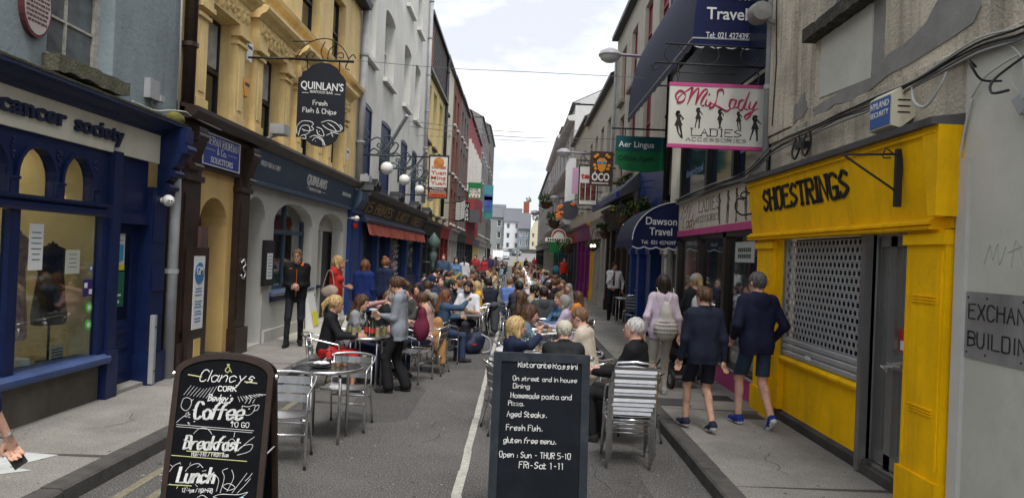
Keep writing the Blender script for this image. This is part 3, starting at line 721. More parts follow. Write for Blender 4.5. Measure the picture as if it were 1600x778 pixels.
# ================================================================ LEFT SIDE
B=thing('grey_blue_building','blue-grey rendered building over the navy charity shopfront at left','building',(XL,6,0))
f=LF
wall_mb(f,2.5,10.0,3.3,9,[(7.22,8.40,3.70,5.6),(4.4,5.6,3.7,5.6)],depth=.22).build('wall',bluegrey,B)
box(B,f,'side_wall',(2.5,-6,0),(9.98,-1.6,9),bluegrey)
for a,b in ((7.22,8.40),(4.4,5.6)):
    w=window(B,f,a,b,3.70,5.6,-.2,oldtrim,.09,(2,4),pane=mat('old_window_pane',(.10,.115,.125),.08,var=.6,vscale=4,spec=.8))
    q=MB(f); n_=14
    top=[(a-.06+(b-a+.14)*i/n_,3.695+ru(-.008,.012)) for i in range(n_+1)]; bot=[(s,3.54+ru(-.015,.02)) for s,z in reversed(top)]
    q.prism(top+bot,-.18,.17,1); q.build('sill',moss,w)
wall_mb(f,2.5,8.62,2.31,2.93,[(6.2,6.74,2.312,2.78,.30),(6.88,7.44,2.312,2.78,.30),(7.57,8.09,2.312,2.78,.28),(5.5,6.05,2.312,2.78,.3),(4.8,5.36,2.312,2.78,.3)],depth=.09).build('arcade_panel',navy,B)
for a,b in ((6.2,6.74),(6.88,7.44),(7.57,8.09)):
    q=MB(f); o_=arch_pts(a-.045,b+.045,2.48,2.825); i_=arch_pts(a-.002,b+.002,2.48,2.782); q.ring(o_+[(b+.045,2.32),(a-.045,2.32)],i_+[(b+.002,2.32),(a-.002,2.32)],.002,.03,1); q.build('arch_moulding',navy,B)
    box(B,f,'fanlight_pane',(a-.02,-.07,2.31),(b+.02,-.062,2.79),glass)
for a in (6.81,7.505,8.16):
    q=MB(f); q.box((a-.055,.001,2.31),(a+.055,.04,2.45)); q.box((a-.065,.001,2.45),(a+.065,.05,2.475)); q.build('arcade_pillar',navy,B)
    for k in range(14):
        q=MB(f); aa=ru(0,6.28); rr=ru(0,.045); cx,cz=a+rr*cos(aa),2.70+.07*sin(aa)*1.2+ru(-.01,.06)
        q.ball((cx,.004,cz),(ru(.010,.02),.012,ru(.010,.022)),6,4); q.build('carved_leaf',navy,B,smooth=1)
mould(B,f,'transom',2.5,8.33,[(.0,2.17),(.05,2.17),(.07,2.2),(.07,2.24),(.045,2.26),(.09,2.29),(.09,2.312),(0,2.312)],navy)
for a,b in ((2.5,2.6),(4.7,4.8),(6.78,6.92),(8.30,8.44)):sw=box(B,f,'window_post',(a,-.05,.63),(b,.03,2.17),navy)
for a,b in ((2.6,4.7),(4.8,6.78),(6.92,8.30)):box(B,f,'pane',(a,-.03,.63),(b,-.022,2.17),glass,sw)
mould(B,f,'window_sill',2.5,8.46,[(-.2,.53),(.09,.53),(.11,.56),(.11,.60),(.07,.635),(-.2,.64)],mat('blue_sill_paint',(.04,.075,.21),.4,var=.3,dirt_amt=.4,dirt=(.08,.08,.09)))
box(B,f,'stall_riser',(2.5,-.1,.12),(8.40,0,.53),mat('stained_stall_riser',(.105,.095,.08),.9,var=.35,vscale=2,bump=.5,streak=.5,dirt=(.05,.05,.035)))
cr_=mat('display_cream_wall',(.62,.53,.33),.8,var=.1)
q=MB(f); q.box((2.5,-1.5,.5),(8.36,-1.45,2.9)); q.box((8.30,-1.45,.5),(8.36,-.06,2.9)); q.box((2.5,-1.5,2.9),(8.36,-.06,2.95)); q.build('display_back',cr_,B)
box(B,f,'display_floor',(2.5,-1.45,.50),(8.3,-.2,.60),mat('display_floor_boards',(.35,.31,.24),.6,var=.2))
q=MB(f); q.box((5.2,-1.1,2.84),(8.1,-.9,2.88)); q.build('display_lamp',emis_mat('lit_display_lamp',(1,.82,.5),2.6),B)
for a,b in ((8.44,8.62),):
    q=MB(f); q.box((a,-.3,.12),(b,.06,2.93)); q.box((a-.03,-.1,.12),(b+.02,.09,.66)); q.build('pilaster',navy,B)
q=MB(f); q.box((9.36,-.35,.12),(9.74,.06,2.6)); q.box((9.33,-.35,.12),(9.78,.10,.50)); q.box((9.42,.06,1.3),(9.70,.085,1.62)); q.box((9.4,.06,1.9),(9.7,.07,2.5)); q.build('pilaster',navy,B)
q=MB(f); pr=[(.06,2.50),(.12,2.52),(.14,2.60),(.10,2.68),(.16,2.74),(.17,2.84),(.24,2.92),(.30,3.05),(.34,3.2),(.34,3.38),(0,3.38),(0,2.5)]
q.prism(pr,9.56,9.80,0); q.build('console_bracket',navy,B)
for z,n_,r_ in ((3.12,.33,.06),(2.80,.19,.05),(2.62,.14,.04)):
    q=MB(f); q.lathe([(0,-.13),(r_,-.13),(r_,.13),(0,.13)],(9.68,n_,z),12,0); q.build('scroll',navy,B,auto=40)
box(B,f,'door_panel_head',(8.62,-.1,2.24),(9.36,-.02,2.93),navy)
box(B,f,'door_transom',(8.62,-.13,2.12),(9.36,.02,2.24),navy)
d_=MB(f); d_.box((8.62,-.16,.2),(8.76,-.10,2.12)); d_.box((9.22,-.16,.2),(9.36,-.10,2.12)); d_.box((8.76,-.16,.2),(9.22,-.10,.95)); d_.box((8.76,-.16,2.0),(9.22,-.10,2.12)); d_.box((8.80,-.10,.32),(9.18,-.085,.55)); d_.box((8.80,-.10,.62),(9.18,-.085,.66)); d_.box((8.84,-.10,.80),(9.12,-.08,.84))
dd_=d_.build('shop_door',navy,B); box(B,f,'pane',(8.74,-.135,.94),(9.24,-.13,2.02),glass,dd_)
box(B,f,'door_dark_interior',(8.4,-1.0,.1),(9.8,-.98,2.9),mat('dim_interior',(.09,.085,.08),.9))
mould(B,f,'door_step',8.60,9.38,[(-.4,.12),(.05,.12),(.05,.165),(-.3,.20),(-.4,.20)],mat('step_stone',(.27,.26,.24),.85,var=.2,bump=.3))
sb=box(B,f,'sign_board',(2.5,.0,2.91),(9.53,.035,3.28),cream)
lt=mat('navy_letters',(.012,.018,.05),.4)
font_text('irish','lettering',lt,sb,on_wall(f,5.55,3.035,.036,-1),.80,.175,.035,.022)
font_text('cancer','lettering',lt,sb,on_wall(f,6.52,3.035,.036,-1),.98,.175,.035,.022)
font_text('society','lettering',lt,sb,on_wall(f,7.66,3.035,.036,-1),.94,.175,.035,.022)
cornm=mat('navy_cornice',(.010,.018,.06),.5,var=.3,vscale=4,bump=.3)
mould(B,f,'cornice',2.5,9.86,[(0,3.27),(.06,3.27),(.10,3.31),(.16,3.33),(.22,3.38),(.28,3.40),(.28,3.44),(0,3.52)],cornm)
q=MB(f); n_=60
for i in range(n_):
    a,b=2.6+7.1*i/n_,2.6+7.1*(i+1)/n_; h=ru(.012,.03); q.prism([(.04,3.50),(.285,3.435),(.29,3.445+h*.5),(.05,3.515+h)],a,b,0)
q.build('moss_capping',moss,B)
q=MB(f); q.ball((9.62,.16,3.50),(.17,.12,.10),10,6); q.build('moss_clump',mat('yellow_moss',(.17,.16,.04),.95,var=.5,vscale=14,bump=1.5,bscale=40),B,smooth=1)
def blob_cloth(name,label,f,s,n,z0,z1,w,m,cat='clothes',neck=True):
    pr=[]; k=18
    t=thing(name,label,cat,f(s,n,z0)); q=MB(f); h=z1-z0
    prof=[(.36,0),(.38,.1),(.34,.3),(.30,.5),(.27,.62),(.33,.76),(.38,.86),(.30,.93),(.12,.97),(.09,1.0)]
    vs=[]; fs=[]
    for i,(r_,zz) in enumerate(prof):
        for j in range(k):
            a=2*pi*j/k; rr=r_*w*(1+.10*sin(5*a+3*zz)*(1-zz)); vs.append((s+rr*cos(a),n+rr*.55*sin(a),z0+zz*h))
    for i in range(len(prof)-1):
        for j in range(k):fs.append((i*k+j,i*k+(j+1)%k,(i+1)*k+(j+1)%k,(i+1)*k+j))
    fs.append(tuple(range((len(prof)-1)*k,len(prof)*k))); q.add(vs,fs); q.build('garment',m,t,smooth=1)
    q=MB(f); q.tube([(s,n,.6),(s,n,z1+.02)],.012,6); q.lathe([(.0,.61),(.12,.61),(.12,.60),(0,.60)],(s,n,0),12); q.build('stand',blackp,t)
    return t
blob_cloth('dressed_stand','dark patterned coat on a display stand in the charity shop window',f,7.95,-.30,1.0,1.86,.62,mat('dark_patterned_cloth',(.035,.03,.03),.85,var=.7,vscale=9,dirt_amt=.5,dirt=(.12,.07,.05),dscale=6))
blob_cloth('dressed_stand','pale pink floral dress on a display stand beside the dark coat',f,7.30,-.24,.9,1.98,.40,mat('pink_floral_cloth',(.52,.36,.34),.85,var=.5,vscale=16,dirt_amt=.8,dirt=(.34,.12,.14),dscale=14))
t=thing('picture_frame','tilted cream picture frame on the charity shop window floor','picture frame',LF(7.2,-.3,.6)); q=MB(f)
for a,b in (((6.98,-.28,.61),(7.02,-.22,.98)),((7.26,-.28,.61),(7.30,-.22,.98)),((7.02,-.28,.61),(7.26,-.22,.65)),((7.02,-.28,.94),(7.26,-.22,.98))):q.box(a,b)
q.build('frame',mat('cream_wood',(.55,.5,.38),.6),t); box(t,f,'picture',(7.02,-.27,.65),(7.26,-.25,.94),mat('picture_red',(.13,.04,.03),.6,var=.6,vscale=12))
t=thing('shop_card','handwritten card propped at the right of the shop window floor','card',LF(8.0,-.2,.6)); box(t,f,'card',(7.82,-.2,.61),(8.05,-.19,.78),cream)
q=MB(f)
for i in range(4):q.box((7.84,-.19,.64+i*.032),(8.03,-.188,.65+i*.032))
q.build('print_lines',ink,t)
for s,lab in ((6.98,'round dark hat box on the shop window floor'),(7.45,'small white alarm clock on the shop window floor')):
    t=thing('ornament',lab,'ornament',LF(s,-.2,.6)); q=MB(f); q.lathe([(0,0),(.08,0),(.085,.04),(.07,.1),(0,.1)],(s,-.25,.6),12); q.build('body',blackp if s<7 else whitep,t,auto=40)
def notice(name,label,f,s0,s1,z0,z1,n,m=paper,lines=6,lm=ink,cat='notice',head=None,side=-1):
    t=thing(name,label,cat,f(s0,n,z0)); box(t,f,'sheet',(s0,n,z0),(s1,n+.004,z1),m); w=s1-s0; h=z1-z0
    if lines:
        q=MB(f)
        for i in range(lines):
            z=z1-h*(.2+.7*i/lines); l=ru(.45,.8); q.box((s0+w*(1-l)/2,n+.004,z),(s1-w*(1-l)/2,n+.0055,z+h*.02))
        q.build('print_lines',lm,t)
    if head:
        for a,b,c,d,mm in head:box(t,f,'printed_block',(s0+w*a,n+.004,z0+h*c),(s0+w*b,n+.007,z0+h*d),mm)
    return t
notice('paper_notice','white paper notice taped high on the charity shop window',f,7.13,7.34,1.60,2.05,-.02)
notice('paper_notice','faded green-white notice at the right of the charity shop window',f,7.72,7.97,1.55,1.80,-.02,mat('faded_notice',(.40,.42,.35),.8),4)
cyan=mat('print_cyan',(.05,.30,.50),.7); yel=mat('print_yellow',(.60,.55,.03),.7); grn=mat('print_green',(.02,.12,.07),.6,var=.2); lgrn=mat('leaf_green',(.10,.42,.05),.6)
for i,(z,mm,r_) in enumerate(((1.60,mat('sticker_blue',(.05,.15,.35),.5),.035),(1.17,lgrn,.06),(.98,lgrn,.06))):
    t=thing('window_sticker',('round blue sticker at the right edge of the shop window','round green sticker, upper of the two on the shop window edge','round green sticker, lower of the two on the shop window edge')[i],'sticker',LF(8.16,-.02,z)); q=MB(f); q.lathe([(0,0),(r_,0),(r_,.004),(0,.004)],(8.19,-.021,z),16,1); q.build('disc',mm,t)
    q=MB(f); q.lathe([(0,.0045),(r_*.5,.0045),(r_*.5,.006),(0,.006)],(8.19,-.021,z),12,1); q.build('emblem',paper,t)
notice('sticker_strip','purple and white card stickers on the shop window edge',f,8.06,8.24,1.30,1.48,-.02,mat('purple_print',(.035,.02,.13),.5),0,head=[(.1,.4,.5,.8,paper),(.6,.9,.1,.4,paper)],cat='sticker')
notice('door_poster','white and cyan poster with yellow foot on the navy shop door',f,8.80,9.08,1.56,2.0,-.127,head=[(.1,.9,.25,.7,cyan),(0,1,0,.16,yel)])
notice('door_poster','dark green poster on the lower glass of the navy shop door',f,8.76,9.10,1.12,1.54,-.127,grn,0,head=[(.15,.7,.1,.18,paper),(.2,.8,.3,.36,paper),(.3,.5,.42,.62,paper)])
t=thing('wall_plaque','oval commemorative plaque with small lettering on the blue-grey wall','plaque',LF(7.0,.02,4.08)); q=MB(f); el=lambda r,k:[(6.99+.21*r*cos(2*pi*i/28),4.09+.30*r*sin(2*pi*i/28)) for i in range(28)]
q.prism(el(1,0),0,.05,1); q.build('rim',mat('maroon_rim',(.10,.03,.035),.5),t); q=MB(f); q.prism(el(.90,0),.045,.054,1); q.build('face',mat('plaque_stone',(.42,.37,.35),.6,var=.15),t)
q=MB(f)
for i in range(9):
    z=4.27-i*.043; hw=.17*math.sqrt(max(.05,1-((z+.01-4.09)/.27)**2)); x=6.99-hw
    while x<6.99+hw-.02:l=ru(.02,.055); q.box((x,.054,z),(min(x+l,6.99+hw),.057,z+.020)); x+=l+.012
q.build('worn_lettering',mat('plaque_lettering',(.09,.03,.03),.5),t)
t=thing('junction_box','pale grey junction box on the blue-grey wall above the cornice','junction box',LF(9.2,.0,3.7)); box(t,f,'box',(9.12,0,3.68),(9.36,.08,3.92),pvc); box(t,f,'box_extension',(9.36,0,3.68),(9.46,.10,3.76),pvc)
q=MB(f); q.tube(spline([(9.25,.03,3.68),(9.24,.05,3.6),(9.32,.06,3.53)]),.012,6); q.build('cable',cablem,t)
t=thing('stray_cable','loose white cable lying over the navy cornice','cable',LF(9,.2,3.5)); q=MB(f); q.tube(spline([(8.4,.24,3.49),(9.0,.2,3.50),(9.3,.25,3.56),(9.6,.3,3.60),(10.0,.2,3.62),(10.4,.22,3.60),(10.9,.25,3.58)],8),.009,6); q.build('cable',cablew,t,smooth=1)
pipe('drainpipe','brown drainpipe between the blue-grey and the ochre walls',f,[(10.1,.10,3.72),(10.1,.10,9)],.085,browng)
q=pipe('cable_run','thin pale cable run beside the brown drainpipe',f,[(9.93,.06,3.6),(9.9,.05,5.2),(9.93,.05,9)],.014,cablew,'cable',False)
pipe('drainpipe','pale grey drainpipe at the end of the navy shopfront',f,[(9.90,.09,.12),(9.90,.09,2.55),(9.92,.06,2.95)],.07,pvc)
def dome_cam(label,f,s,n,z,red=False):
    t=thing('security_camera',label,'camera',f(s,n,z)); q=MB(f); q.tube([(s,0,z),(s,n,z)],.035,8); q.ball((s,n,z),.075,12,8); q.build('housing',mat('red_plastic',(.45,.02,.02),.4) if red else whitep,t,smooth=1)
    q=MB(f); q.ball((s-.05,n+.05,z-.01),.045,10,6); q.build('turret',whitep,t,smooth=1)
    for e_ in (-.016,.016):q=MB(f); q.ball((s-.09,n+.07+e_,z-.005),.012,8,5); q.build('lens',blackp,t,smooth=1)
dome_cam('white twin-lens security camera on the navy pilaster',f,9.55,.16,2.45)
t=thing('pipe_guard','pale plastic corner guard beside the navy shop door','corner guard',LF(9.36,.1,.12)); q=MB(f); q.box((9.34,.10,.14),(9.40,.16,1.0)); q.build('guard',pvc,t); q=MB(f); [q.ball((9.37,.162,z),.012,6,4) for z in (.3,.85)]; q.build('screw',blackp,t)
# ---------------------------------------------------------------- ochre building with the solicitor's and fish restaurant fronts
Y=thing('ochre_building','ochre stucco building with ornate window surrounds over the grey arches','building',(XL,15,0))
wins=[(10.68,11.75),(13.0,14.18),(15.4,16.7),(17.9,19.1)]
ops=[(a,b,3.76,5.36) for a,b in wins]+[(a,b,6.5,8.1) for a,b in wins]
wall_mb(f,10.0,20.9,3.3,8.6,ops,depth=.22).build('wall',ochre,Y)
box(Y,f,'body',(10.0,-6,.1),(20.9,-1.6,8.6),ochre)
box(Y,f,'roof',(10.0,-6,8.75),(20.9,.25,8.9),slate); mould(Y,f,'gutter',10,20.95,[(.0,8.6),(.28,8.62),(.32,8.76),(0,8.76)],blackp)
for i,(a,b) in enumerate(wins):
    window(Y,f,a,b,3.76,5.36,-.2,mat('dark_sash',(.02,.02,.025),.5),.05,(1,1),blind=.55 if i<2 else None)
    window(Y,f,a,b,6.5,8.1,-.2,mat('dark_sash',(.02,.02,.025),.5),.05,(1,1))
    for a1,b1 in ((a-.36,a-.02),(b+.02,b+.36)):
        q=MB(f); q.box((a1,0,3.76),(b1,.10,5.20)); q.box((a1-.03,0,3.76),(b1+.03,.13,3.95)); q.box((a1-.03,0,5.08),(b1+.03,.14,5.13)); q.box((a1-.06,0,5.2),(b1+.06,.18,5.27)); q.box((a1-.04,0,5.27),(b1+.04,.15,5.38)); q.build('pilaster',ochre,Y)
        q=MB(f); q.box((a1+.09,.10,4.05),(b1-.09,.115,4.98)); q.build('pilaster_panel',ochre,Y)
    q=MB(f); q.box((a-.40,0,5.38),(b+.40,.14,5.74)); q.build('frieze',ochre,Y)
    mould(Y,f,'window_cornice',a-.50,b+.50,[(0,5.74),(.16,5.74),(.20,5.80),(.28,5.84),(.32,5.90),(.32,5.95),(0,6.0)],ochre)
    for k in range(26):
        q=MB(f); cx=a-.28+(b-a+.56)*k/25; q.ball((cx,.14,5.56+.07*sin(k*1.9)),(.05,.05,.06+.03*sin(k*2.3)),7,5); q.build('carved_foliage',ochre,Y,smooth=1)
mould(Y,f,'string_course',10,20.9,[(0,6.14),(.08,6.14),(.10,6.24),(.18,6.28),(.20,6.36),(0,6.42)],ochre)
mould(Y,f,'lower_band',10,20.9,[(0,3.66),(.10,3.66),(.12,3.74),(0,3.76)],ochre)
def alarm(label,f,s,z,m,w=.3,h=.34,txt=None):
    t=thing('alarm_box',label,'alarm box',f(s,0,z)); q=MB(f); hw=w/2; q.prism([(s-hw,z+.06),(s-hw+.06,z-h/2),(s+hw-.06,z-h/2),(s+hw,z+.06),(s+hw,z+h/2),(s-hw,z+h/2)],0,.12,1); o=q.build('cover',m,t)
    q=MB(f); [q.box((s-w*.34+k*w*.12,.12,z+.03),(s-w*.26+k*w*.12,.123,z+.08)) for k in range(6)]; q.build('small_print',ink,o); return t
alarm('white alarm box between the first two ochre windows, upper',f,12.25,5.1,whitep,txt='HYLAND'); alarm('orange alarm box between the first two ochre windows, lower',f,12.2,4.48,orangep,.3,.28,'EIRCOM')
alarm('small white alarm box near the end of the ochre wall',f,19.5,4.38,whitep,.32,.3)
wall_mb(f,10.0,12.68,.12,3.05,[(10.88,11.93,.13,2.62,.42,.45)],n=0).build('solicitor_wall',mat('warm_yellow_render',(.56,.385,.15),.7,var=.12,streak=.2,dirt=(.3,.2,.1)),Y)
for a,b in ((10.06,10.66),(12.14,12.62)):
    q=MB(f); q.box((a,0,.12),(b,.10,3.0)); q.box((a-.04,0,.12),(b+.03,.15,.55)); q.box((a-.03,0,2.78),(b+.03,.14,2.86)); q.box((a+.08,.10,.7),(b-.08,.115,2.6)); q.build('brown_pilaster',browng,Y)
    c=(a+b)/2+(0 if a<11 else .1); q=MB(f); q.prism([(.10,2.9),(.13,2.95),(.15,3.1),(.20,3.25),(.24,3.4),(.23,3.52),(0,3.52),(0,2.9)],c-.14,c+.14,0); q.lathe([(0,-.16),(.07,-.16),(.07,.16),(0,.16)],(c,.18,3.40),14,0); q.lathe([(0,-.15),(.05,-.15),(.05,.15),(0,.15)],(c,.15,2.98),12,0); q.build('scroll_bracket',browng,Y,auto=40)
box(Y,f,'fascia',(10.05,0,3.0),(12.9,.08,3.62),browng)
mould(Y,f,'fascia_cornice',10.0,12.95,[(0,3.60),(.2,3.60),(.26,3.66),(.30,3.70),(.30,3.76),(0,3.82)],browng)
t=thing('solicitor_sign','blue solicitor sign with white border on the brown fascia','sign',LF(10.6,.1,3.07)); s_=box(t,f,'board',(10.62,.08,3.06),(12.05,.11,3.53),bluesign)
q=MB(f); [q.box(a,b) for a,b in (((10.62,.11,3.06),(12.05,.116,3.075)),((10.62,.11,3.515),(12.05,.116,3.53)),((10.62,.11,3.075),(10.65,.116,3.515)),((12.02,.11,3.075),(12.05,.116,3.515)),((10.72,.11,3.29),(11.06,.114,3.296)),((11.55,.11,3.29),(11.93,.114,3.296)))]; q.build('border',whitep,t)
stroke_text('KIERAN RIORDAN','lettering',whitep,s_,on_wall(f,10.72,3.37,.11,-1),1.24,.11,.15,serif=.5); stroke_text('& Co.','lettering',whitep,s_,on_wall(f,11.14,3.25,.11,-1),.34,.09,.14); font_text('SOLICITORS','lettering',whitep,s_,on_wall(f,10.92,3.11,.11,-1),.84,.09,.004,.01)
d_=MB(f); d_.box((10.88,-.5,.2),(11.93,-.42,2.62)); do=d_.build('solicitor_door',browng,Y)
q=MB(f); q.box((10.9,-.42,2.08),(11.9,-.36,2.18)); q.box((11.38,-.42,.2),(11.42,-.40,2.1)); q.build('door_rail',browng,do); q=MB(f); q.tube(spline([(11.5,-.42,1.05),(11.5,-.33,1.08),(11.5,-.33,1.25),(11.5,-.42,1.28)]),.012,8); q.build('handle',mat('brass',(.5,.38,.18),.35,1.),do)
box(Y,f,'door_fanlight',(10.95,-.42,2.2),(11.88,-.41,2.6),darkglass)
box(Y,f,'door_step',(10.8,-.45,.12),(12.0,.12,.2),kerbm)
t=thing('intercom_panel','brown intercom panel on the left of the arched solicitor doorway','intercom',LF(10.75,.1,1.9)); box(t,f,'panel',(10.60,.10,1.86),(10.86,.15,2.16),mat('brown_panel',(.10,.06,.055),.5,var=.2))
t=thing('poster_case','brown framed case with a blue and white poster by the arched door','poster case',LF(10.4,.2,.55)); q=MB(f); q.box((10.22,.12,.16),(10.80,.20,1.86)); q.build('case',browng,t)
box(t,f,'poster',(10.31,.20,.72),(10.66,.206,1.74),paper); box(t,f,'lower_panel',(10.40,.20,.2),(10.62,.206,.58),mat('warm_yellow_render',(0,0,0)))
q=MB(f); q.lathe([(0,.207),(.15,.207),(.15,.212),(0,.212)],(10.485,0,1.50),24,1); em=q.build('blue_disc',mat('logo_blue',(.05,.17,.38),.5),t); font_text('GM','lettering',paper,em,on_wall(f,10.385,1.48,.212,-1),.2,.12,.003,.01)
q=MB(f); [q.box((10.36+ru(0,.03),.206,z),(10.60+ru(-.03,.02),.209,z+.014)) for z in (1.28,1.24,1.19,1.10,1.06,1.02,.96,.92,.86,.82)]; q.build('print_lines',mat('logo_blue',(0,0,0)),t)
t=thing('house_number','metal figure three on the right brown pilaster','number',LF(12.4,.13,1.5)); q=MB(f); P3=spline([(12.27,.13,1.62),(12.38,.13,1.67),(12.46,.13,1.60),(12.36,.13,1.53),(12.47,.13,1.45),(12.38,.13,1.37),(12.27,.13,1.42)],5); q.tube(P3,.022,8); q.build('figure',steel,t,smooth=1)
aw=[(12.72,13.72,.13,2.78,.38,.5),(14.22,16.90,1.02,2.80,.42,.26),(17.42,19.92,.13,2.78,.42,.30)]
wall_mb(f,12.68,20.32,.12,3.05,aw).build('restaurant_wall',greywall,Y)
box(Y,f,'plinth',(13.80,0,.12),(17.35,.05,.34),greywall)
fb=MB(f); fb.prism([(.0,3.0),(.07,3.0),(.16,3.60),(0,3.60)],12.72,20.4,0); fb=fb.build('fascia',navy2,Y)
mould(Y,f,'fascia_rail',12.72,20.4,[(0,2.97),(.12,2.97),(.12,3.03),(.08,3.05),(0,3.05)],navy2)
mould(Y,f,'restaurant_cornice',12.9,20.9,[(0,3.60),(.18,3.60),(.24,3.66),(.30,3.72),(.30,3.77),(0,3.84)],mat('weathered_lead_grey',(.16,.15,.13),.8,var=.3,bump=.4))
fz=lambda s0,z0:(lambda u,v,d:f(s0+u,.072+(z0+v-3.0)*.15+d,z0+v))
font_text("QUINLAN'S",'lettering',whitep,fb,fz(15.85,3.27),1.6,.21,.02,.010); font_text('SEAFOOD BAR','lettering',whitep,fb,fz(16.15,3.15),.95,.075,.006,.002)
font_text('FRESH FISH & CHIPS','lettering',whitep,fb,fz(13.0,3.32),1.05,.09,.006,.002); font_text('SEAFOOD BAR','lettering',whitep,fb,fz(19.1,3.28),.95,.09,.01,.008)
q=MB(f); q.box((15.85,.12,3.18),(16.1,.13,3.19)); q.box((17.1,.12,3.18),(17.4,.13,3.19)); q.build('rule_line',whitep,fb)
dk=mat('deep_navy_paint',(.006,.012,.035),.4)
d_=MB(f); d_.box((12.72,-.55,.13),(13.72,-.48,2.78)); d_.box((12.75,-.48,2.05),(13.7,-.42,2.13)); d_.box((13.2,-.48,.2),(13.22,-.46,2.05)); d_.build('side_door',dk,Y)
w=MB(f); zt=lambda s:2.38+.42*math.sqrt(max(0,1-((s-15.56)/1.34)**2))
for a in (14.24,15.48,16.80):w.box((a,-.26,1.04),(a+.09,-.19,zt(a+.05)-.02))
w.box((14.24,-.26,2.16),(16.88,-.18,2.25)); w.box((14.24,-.26,1.04),(16.88,-.19,1.12)); w=w.build('arched_window',navy2,Y)
pa=MB(f); pa.prism([(14.25,1.05)]+[(s,z) for s,z in arch_pts(14.24,16.88,2.38,2.79)]+[(16.87,1.05)],-.235,-.228,1); pa.build('pane',glass,w)
mould(Y,f,'window_sill',14.12,17.0,[(-.2,.96),(.08,.96),(.10,1.02),(-.2,1.05)],mat('blue_grey_sill',(.10,.14,.22),.4)); mould(Y,f,'sill_apron',14.15,16.98,[(0,.86),(.05,.86),(.05,.96),(0,.96)],navy)
box(Y,f,'interior_wall',(14.0,-.75,1.0),(17.2,-.72,3.0),mat('interior_grey',(.16,.16,.15),.9,var=.4,vscale=2)); notice('menu_poster','yellow menu poster inside the arched restaurant window',f,14.5,15.25,1.25,2.1,-.5,mat('yellow_poster',(.48,.38,.14),.7,var=.3,vscale=5),8)
d_=MB(f); d_.box((18.72,-.42,.13),(19.9,-.36,2.32)); d_.build('restaurant_doorway',blackp,Y)
q=MB(f); q.box((17.42,-.34,.13),(18.7,-.28,1.0)); q.box((17.42,-.34,2.34),(19.92,-.28,2.78)); q.box((18.58,-.34,.13),(18.72,-.24,2.34)); q.box((17.42,-.34,1.0),(17.6,-.28,2.34)); q.build('door_surround',greywall,Y); box(Y,f,'side_light',(17.6,-.33,1.0),(18.58,-.32,2.34),mat('grey_frosted_glass',(.12,.14,.14),.2)); box(Y,f,'side_light_sill',(17.42,-.28,.92),(18.6,-.20,.99),navy)
t=thing('menu_case','black framed menu case on the grey wall beside the arched window','menu case',LF(13.9,.0,1.2)); box(t,f,'case',(13.62,0,1.18),(14.12,.07,2.02),blackp); s_=box(t,f,'menu_sheet',(13.72,.07,1.3),(14.02,.074,1.78),paper); q=MB(f); [q.box((13.76,.074,z),(13.98,.076,z+.01)) for z in (1.36,1.42,1.48,1.54,1.6,1.66,1.72)]; q.build('print_lines',ink,t)
t=thing('floor_sign','small white and yellow board leaning by the restaurant wall','sign',LF(16.7,.2,.12)); q=MB(f); q.prism([(.08,.12),(.25,.12),(.07,.95),(.05,.95)],16.4,16.95,0); q.build('board',whitep,t); q=MB(f); q.prism([(.24,.2),(.253,.2),(.19,.5),(.18,.5)],16.5,16.85,0); q.build('print',yel,t)
t=thing('notice_strip','narrow white vertical notice beside the restaurant doorway','notice',LF(17.35,.01,.3)); box(t,f,'strip',(17.12,0,.35),(17.36,.012,.92),cream); q=MB(f); [q.box((17.16,.012,z),(17.32,.015,z+.04)) for z in (.4,.5,.6,.7,.8)]; q.build('print',greenp,t)
q=MB(f); q.box((20.32,0,.12),(21.5,.10,3.0)); q.box((20.28,0,.12),(21.55,.14,.5)); q.box((20.30,0,2.9),(21.55,.16,3.02)); q.box((20.5,.1,.7),(21.3,.115,2.7)); q.build('blue_pilaster',mat('blue_pilaster_paint',(.014,.04,.15),.45,var=.2),Y)
q=MB(f); q.prism([(.1,3.0),(.2,3.05),(.32,3.25),(.34,3.5),(0,3.6),(0,3.0)],20.5,21.4,0); q.build('pilaster_console',navy2,Y)
dome_cam('white security camera over a red siren at the blue pilaster',f,20.35,.24,2.75)
t=thing('siren','red siren lamp under the camera at the blue pilaster','siren',LF(20.4,.2,2.55)); q=MB(f); q.lathe([(0,-.07),(.05,-.07),(.075,-.03),(.075,.06),(0,.06)],(20.42,.2,2.55),12); q.build('lens',mat('red_plastic',(.45,.02,.02),.4),t,auto=40)
pipe('drainpipe','grey drainpipe between the ochre and the tall white building',f,[(20.98,.12,3.7),(20.98,.12,8.6)],.10,pvc)
t=thing('floodlight','grey floodlight on the cornice below the ochre windows','floodlight',LF(13.3,.35,3.95)); q=MB(f); q.box((13.0,.25,3.88),(13.35,.5,4.05)); q.build('lamp_body',pvc,t); q=MB(f); q.tube([(13.2,.1,3.8),(13.2,.38,3.9)],.025,6); q.build('arm',pvc,t)
t=thing('floodlight','second lamp with white camera at the end of the ochre cornice','floodlight',LF(20.9,.35,3.9)); q=MB(f); q.box((20.5,.25,3.78),(20.95,.5,3.95)); q.tube([(21.0,.0,3.95),(20.8,.38,4.0)],.03,6); q.build('lamp_body',pvc,t)
t=thing('hanging_sign','black shield-shaped seafood sign hanging from a scrolled iron bracket','hanging sign',(-3.3,12.2,3.6)); yS=12.2
def dpx(px,py,Y_=yS):q=dp(px,py,Y_); return (q.x,q.z)
out=[dpx(*p) for p in ((462,214),(466,122),(471,119),(473,112),(479,110),(488,102),(502,98),(516,100),(527,107),(532,115),(537,121),(540,126),(537,205),(530,207),(524,219),(514,227),(500,230),(486,226),(476,217),(472,213))]
q=MB(); q.prism(out,yS,yS+.05,1); bd=q.build('board',signblack,t)
def sf(px,py):a=dpx(px,py); return (lambda u,v,d:(a[0]+u,yS-d,a[1]+v-u*.043))
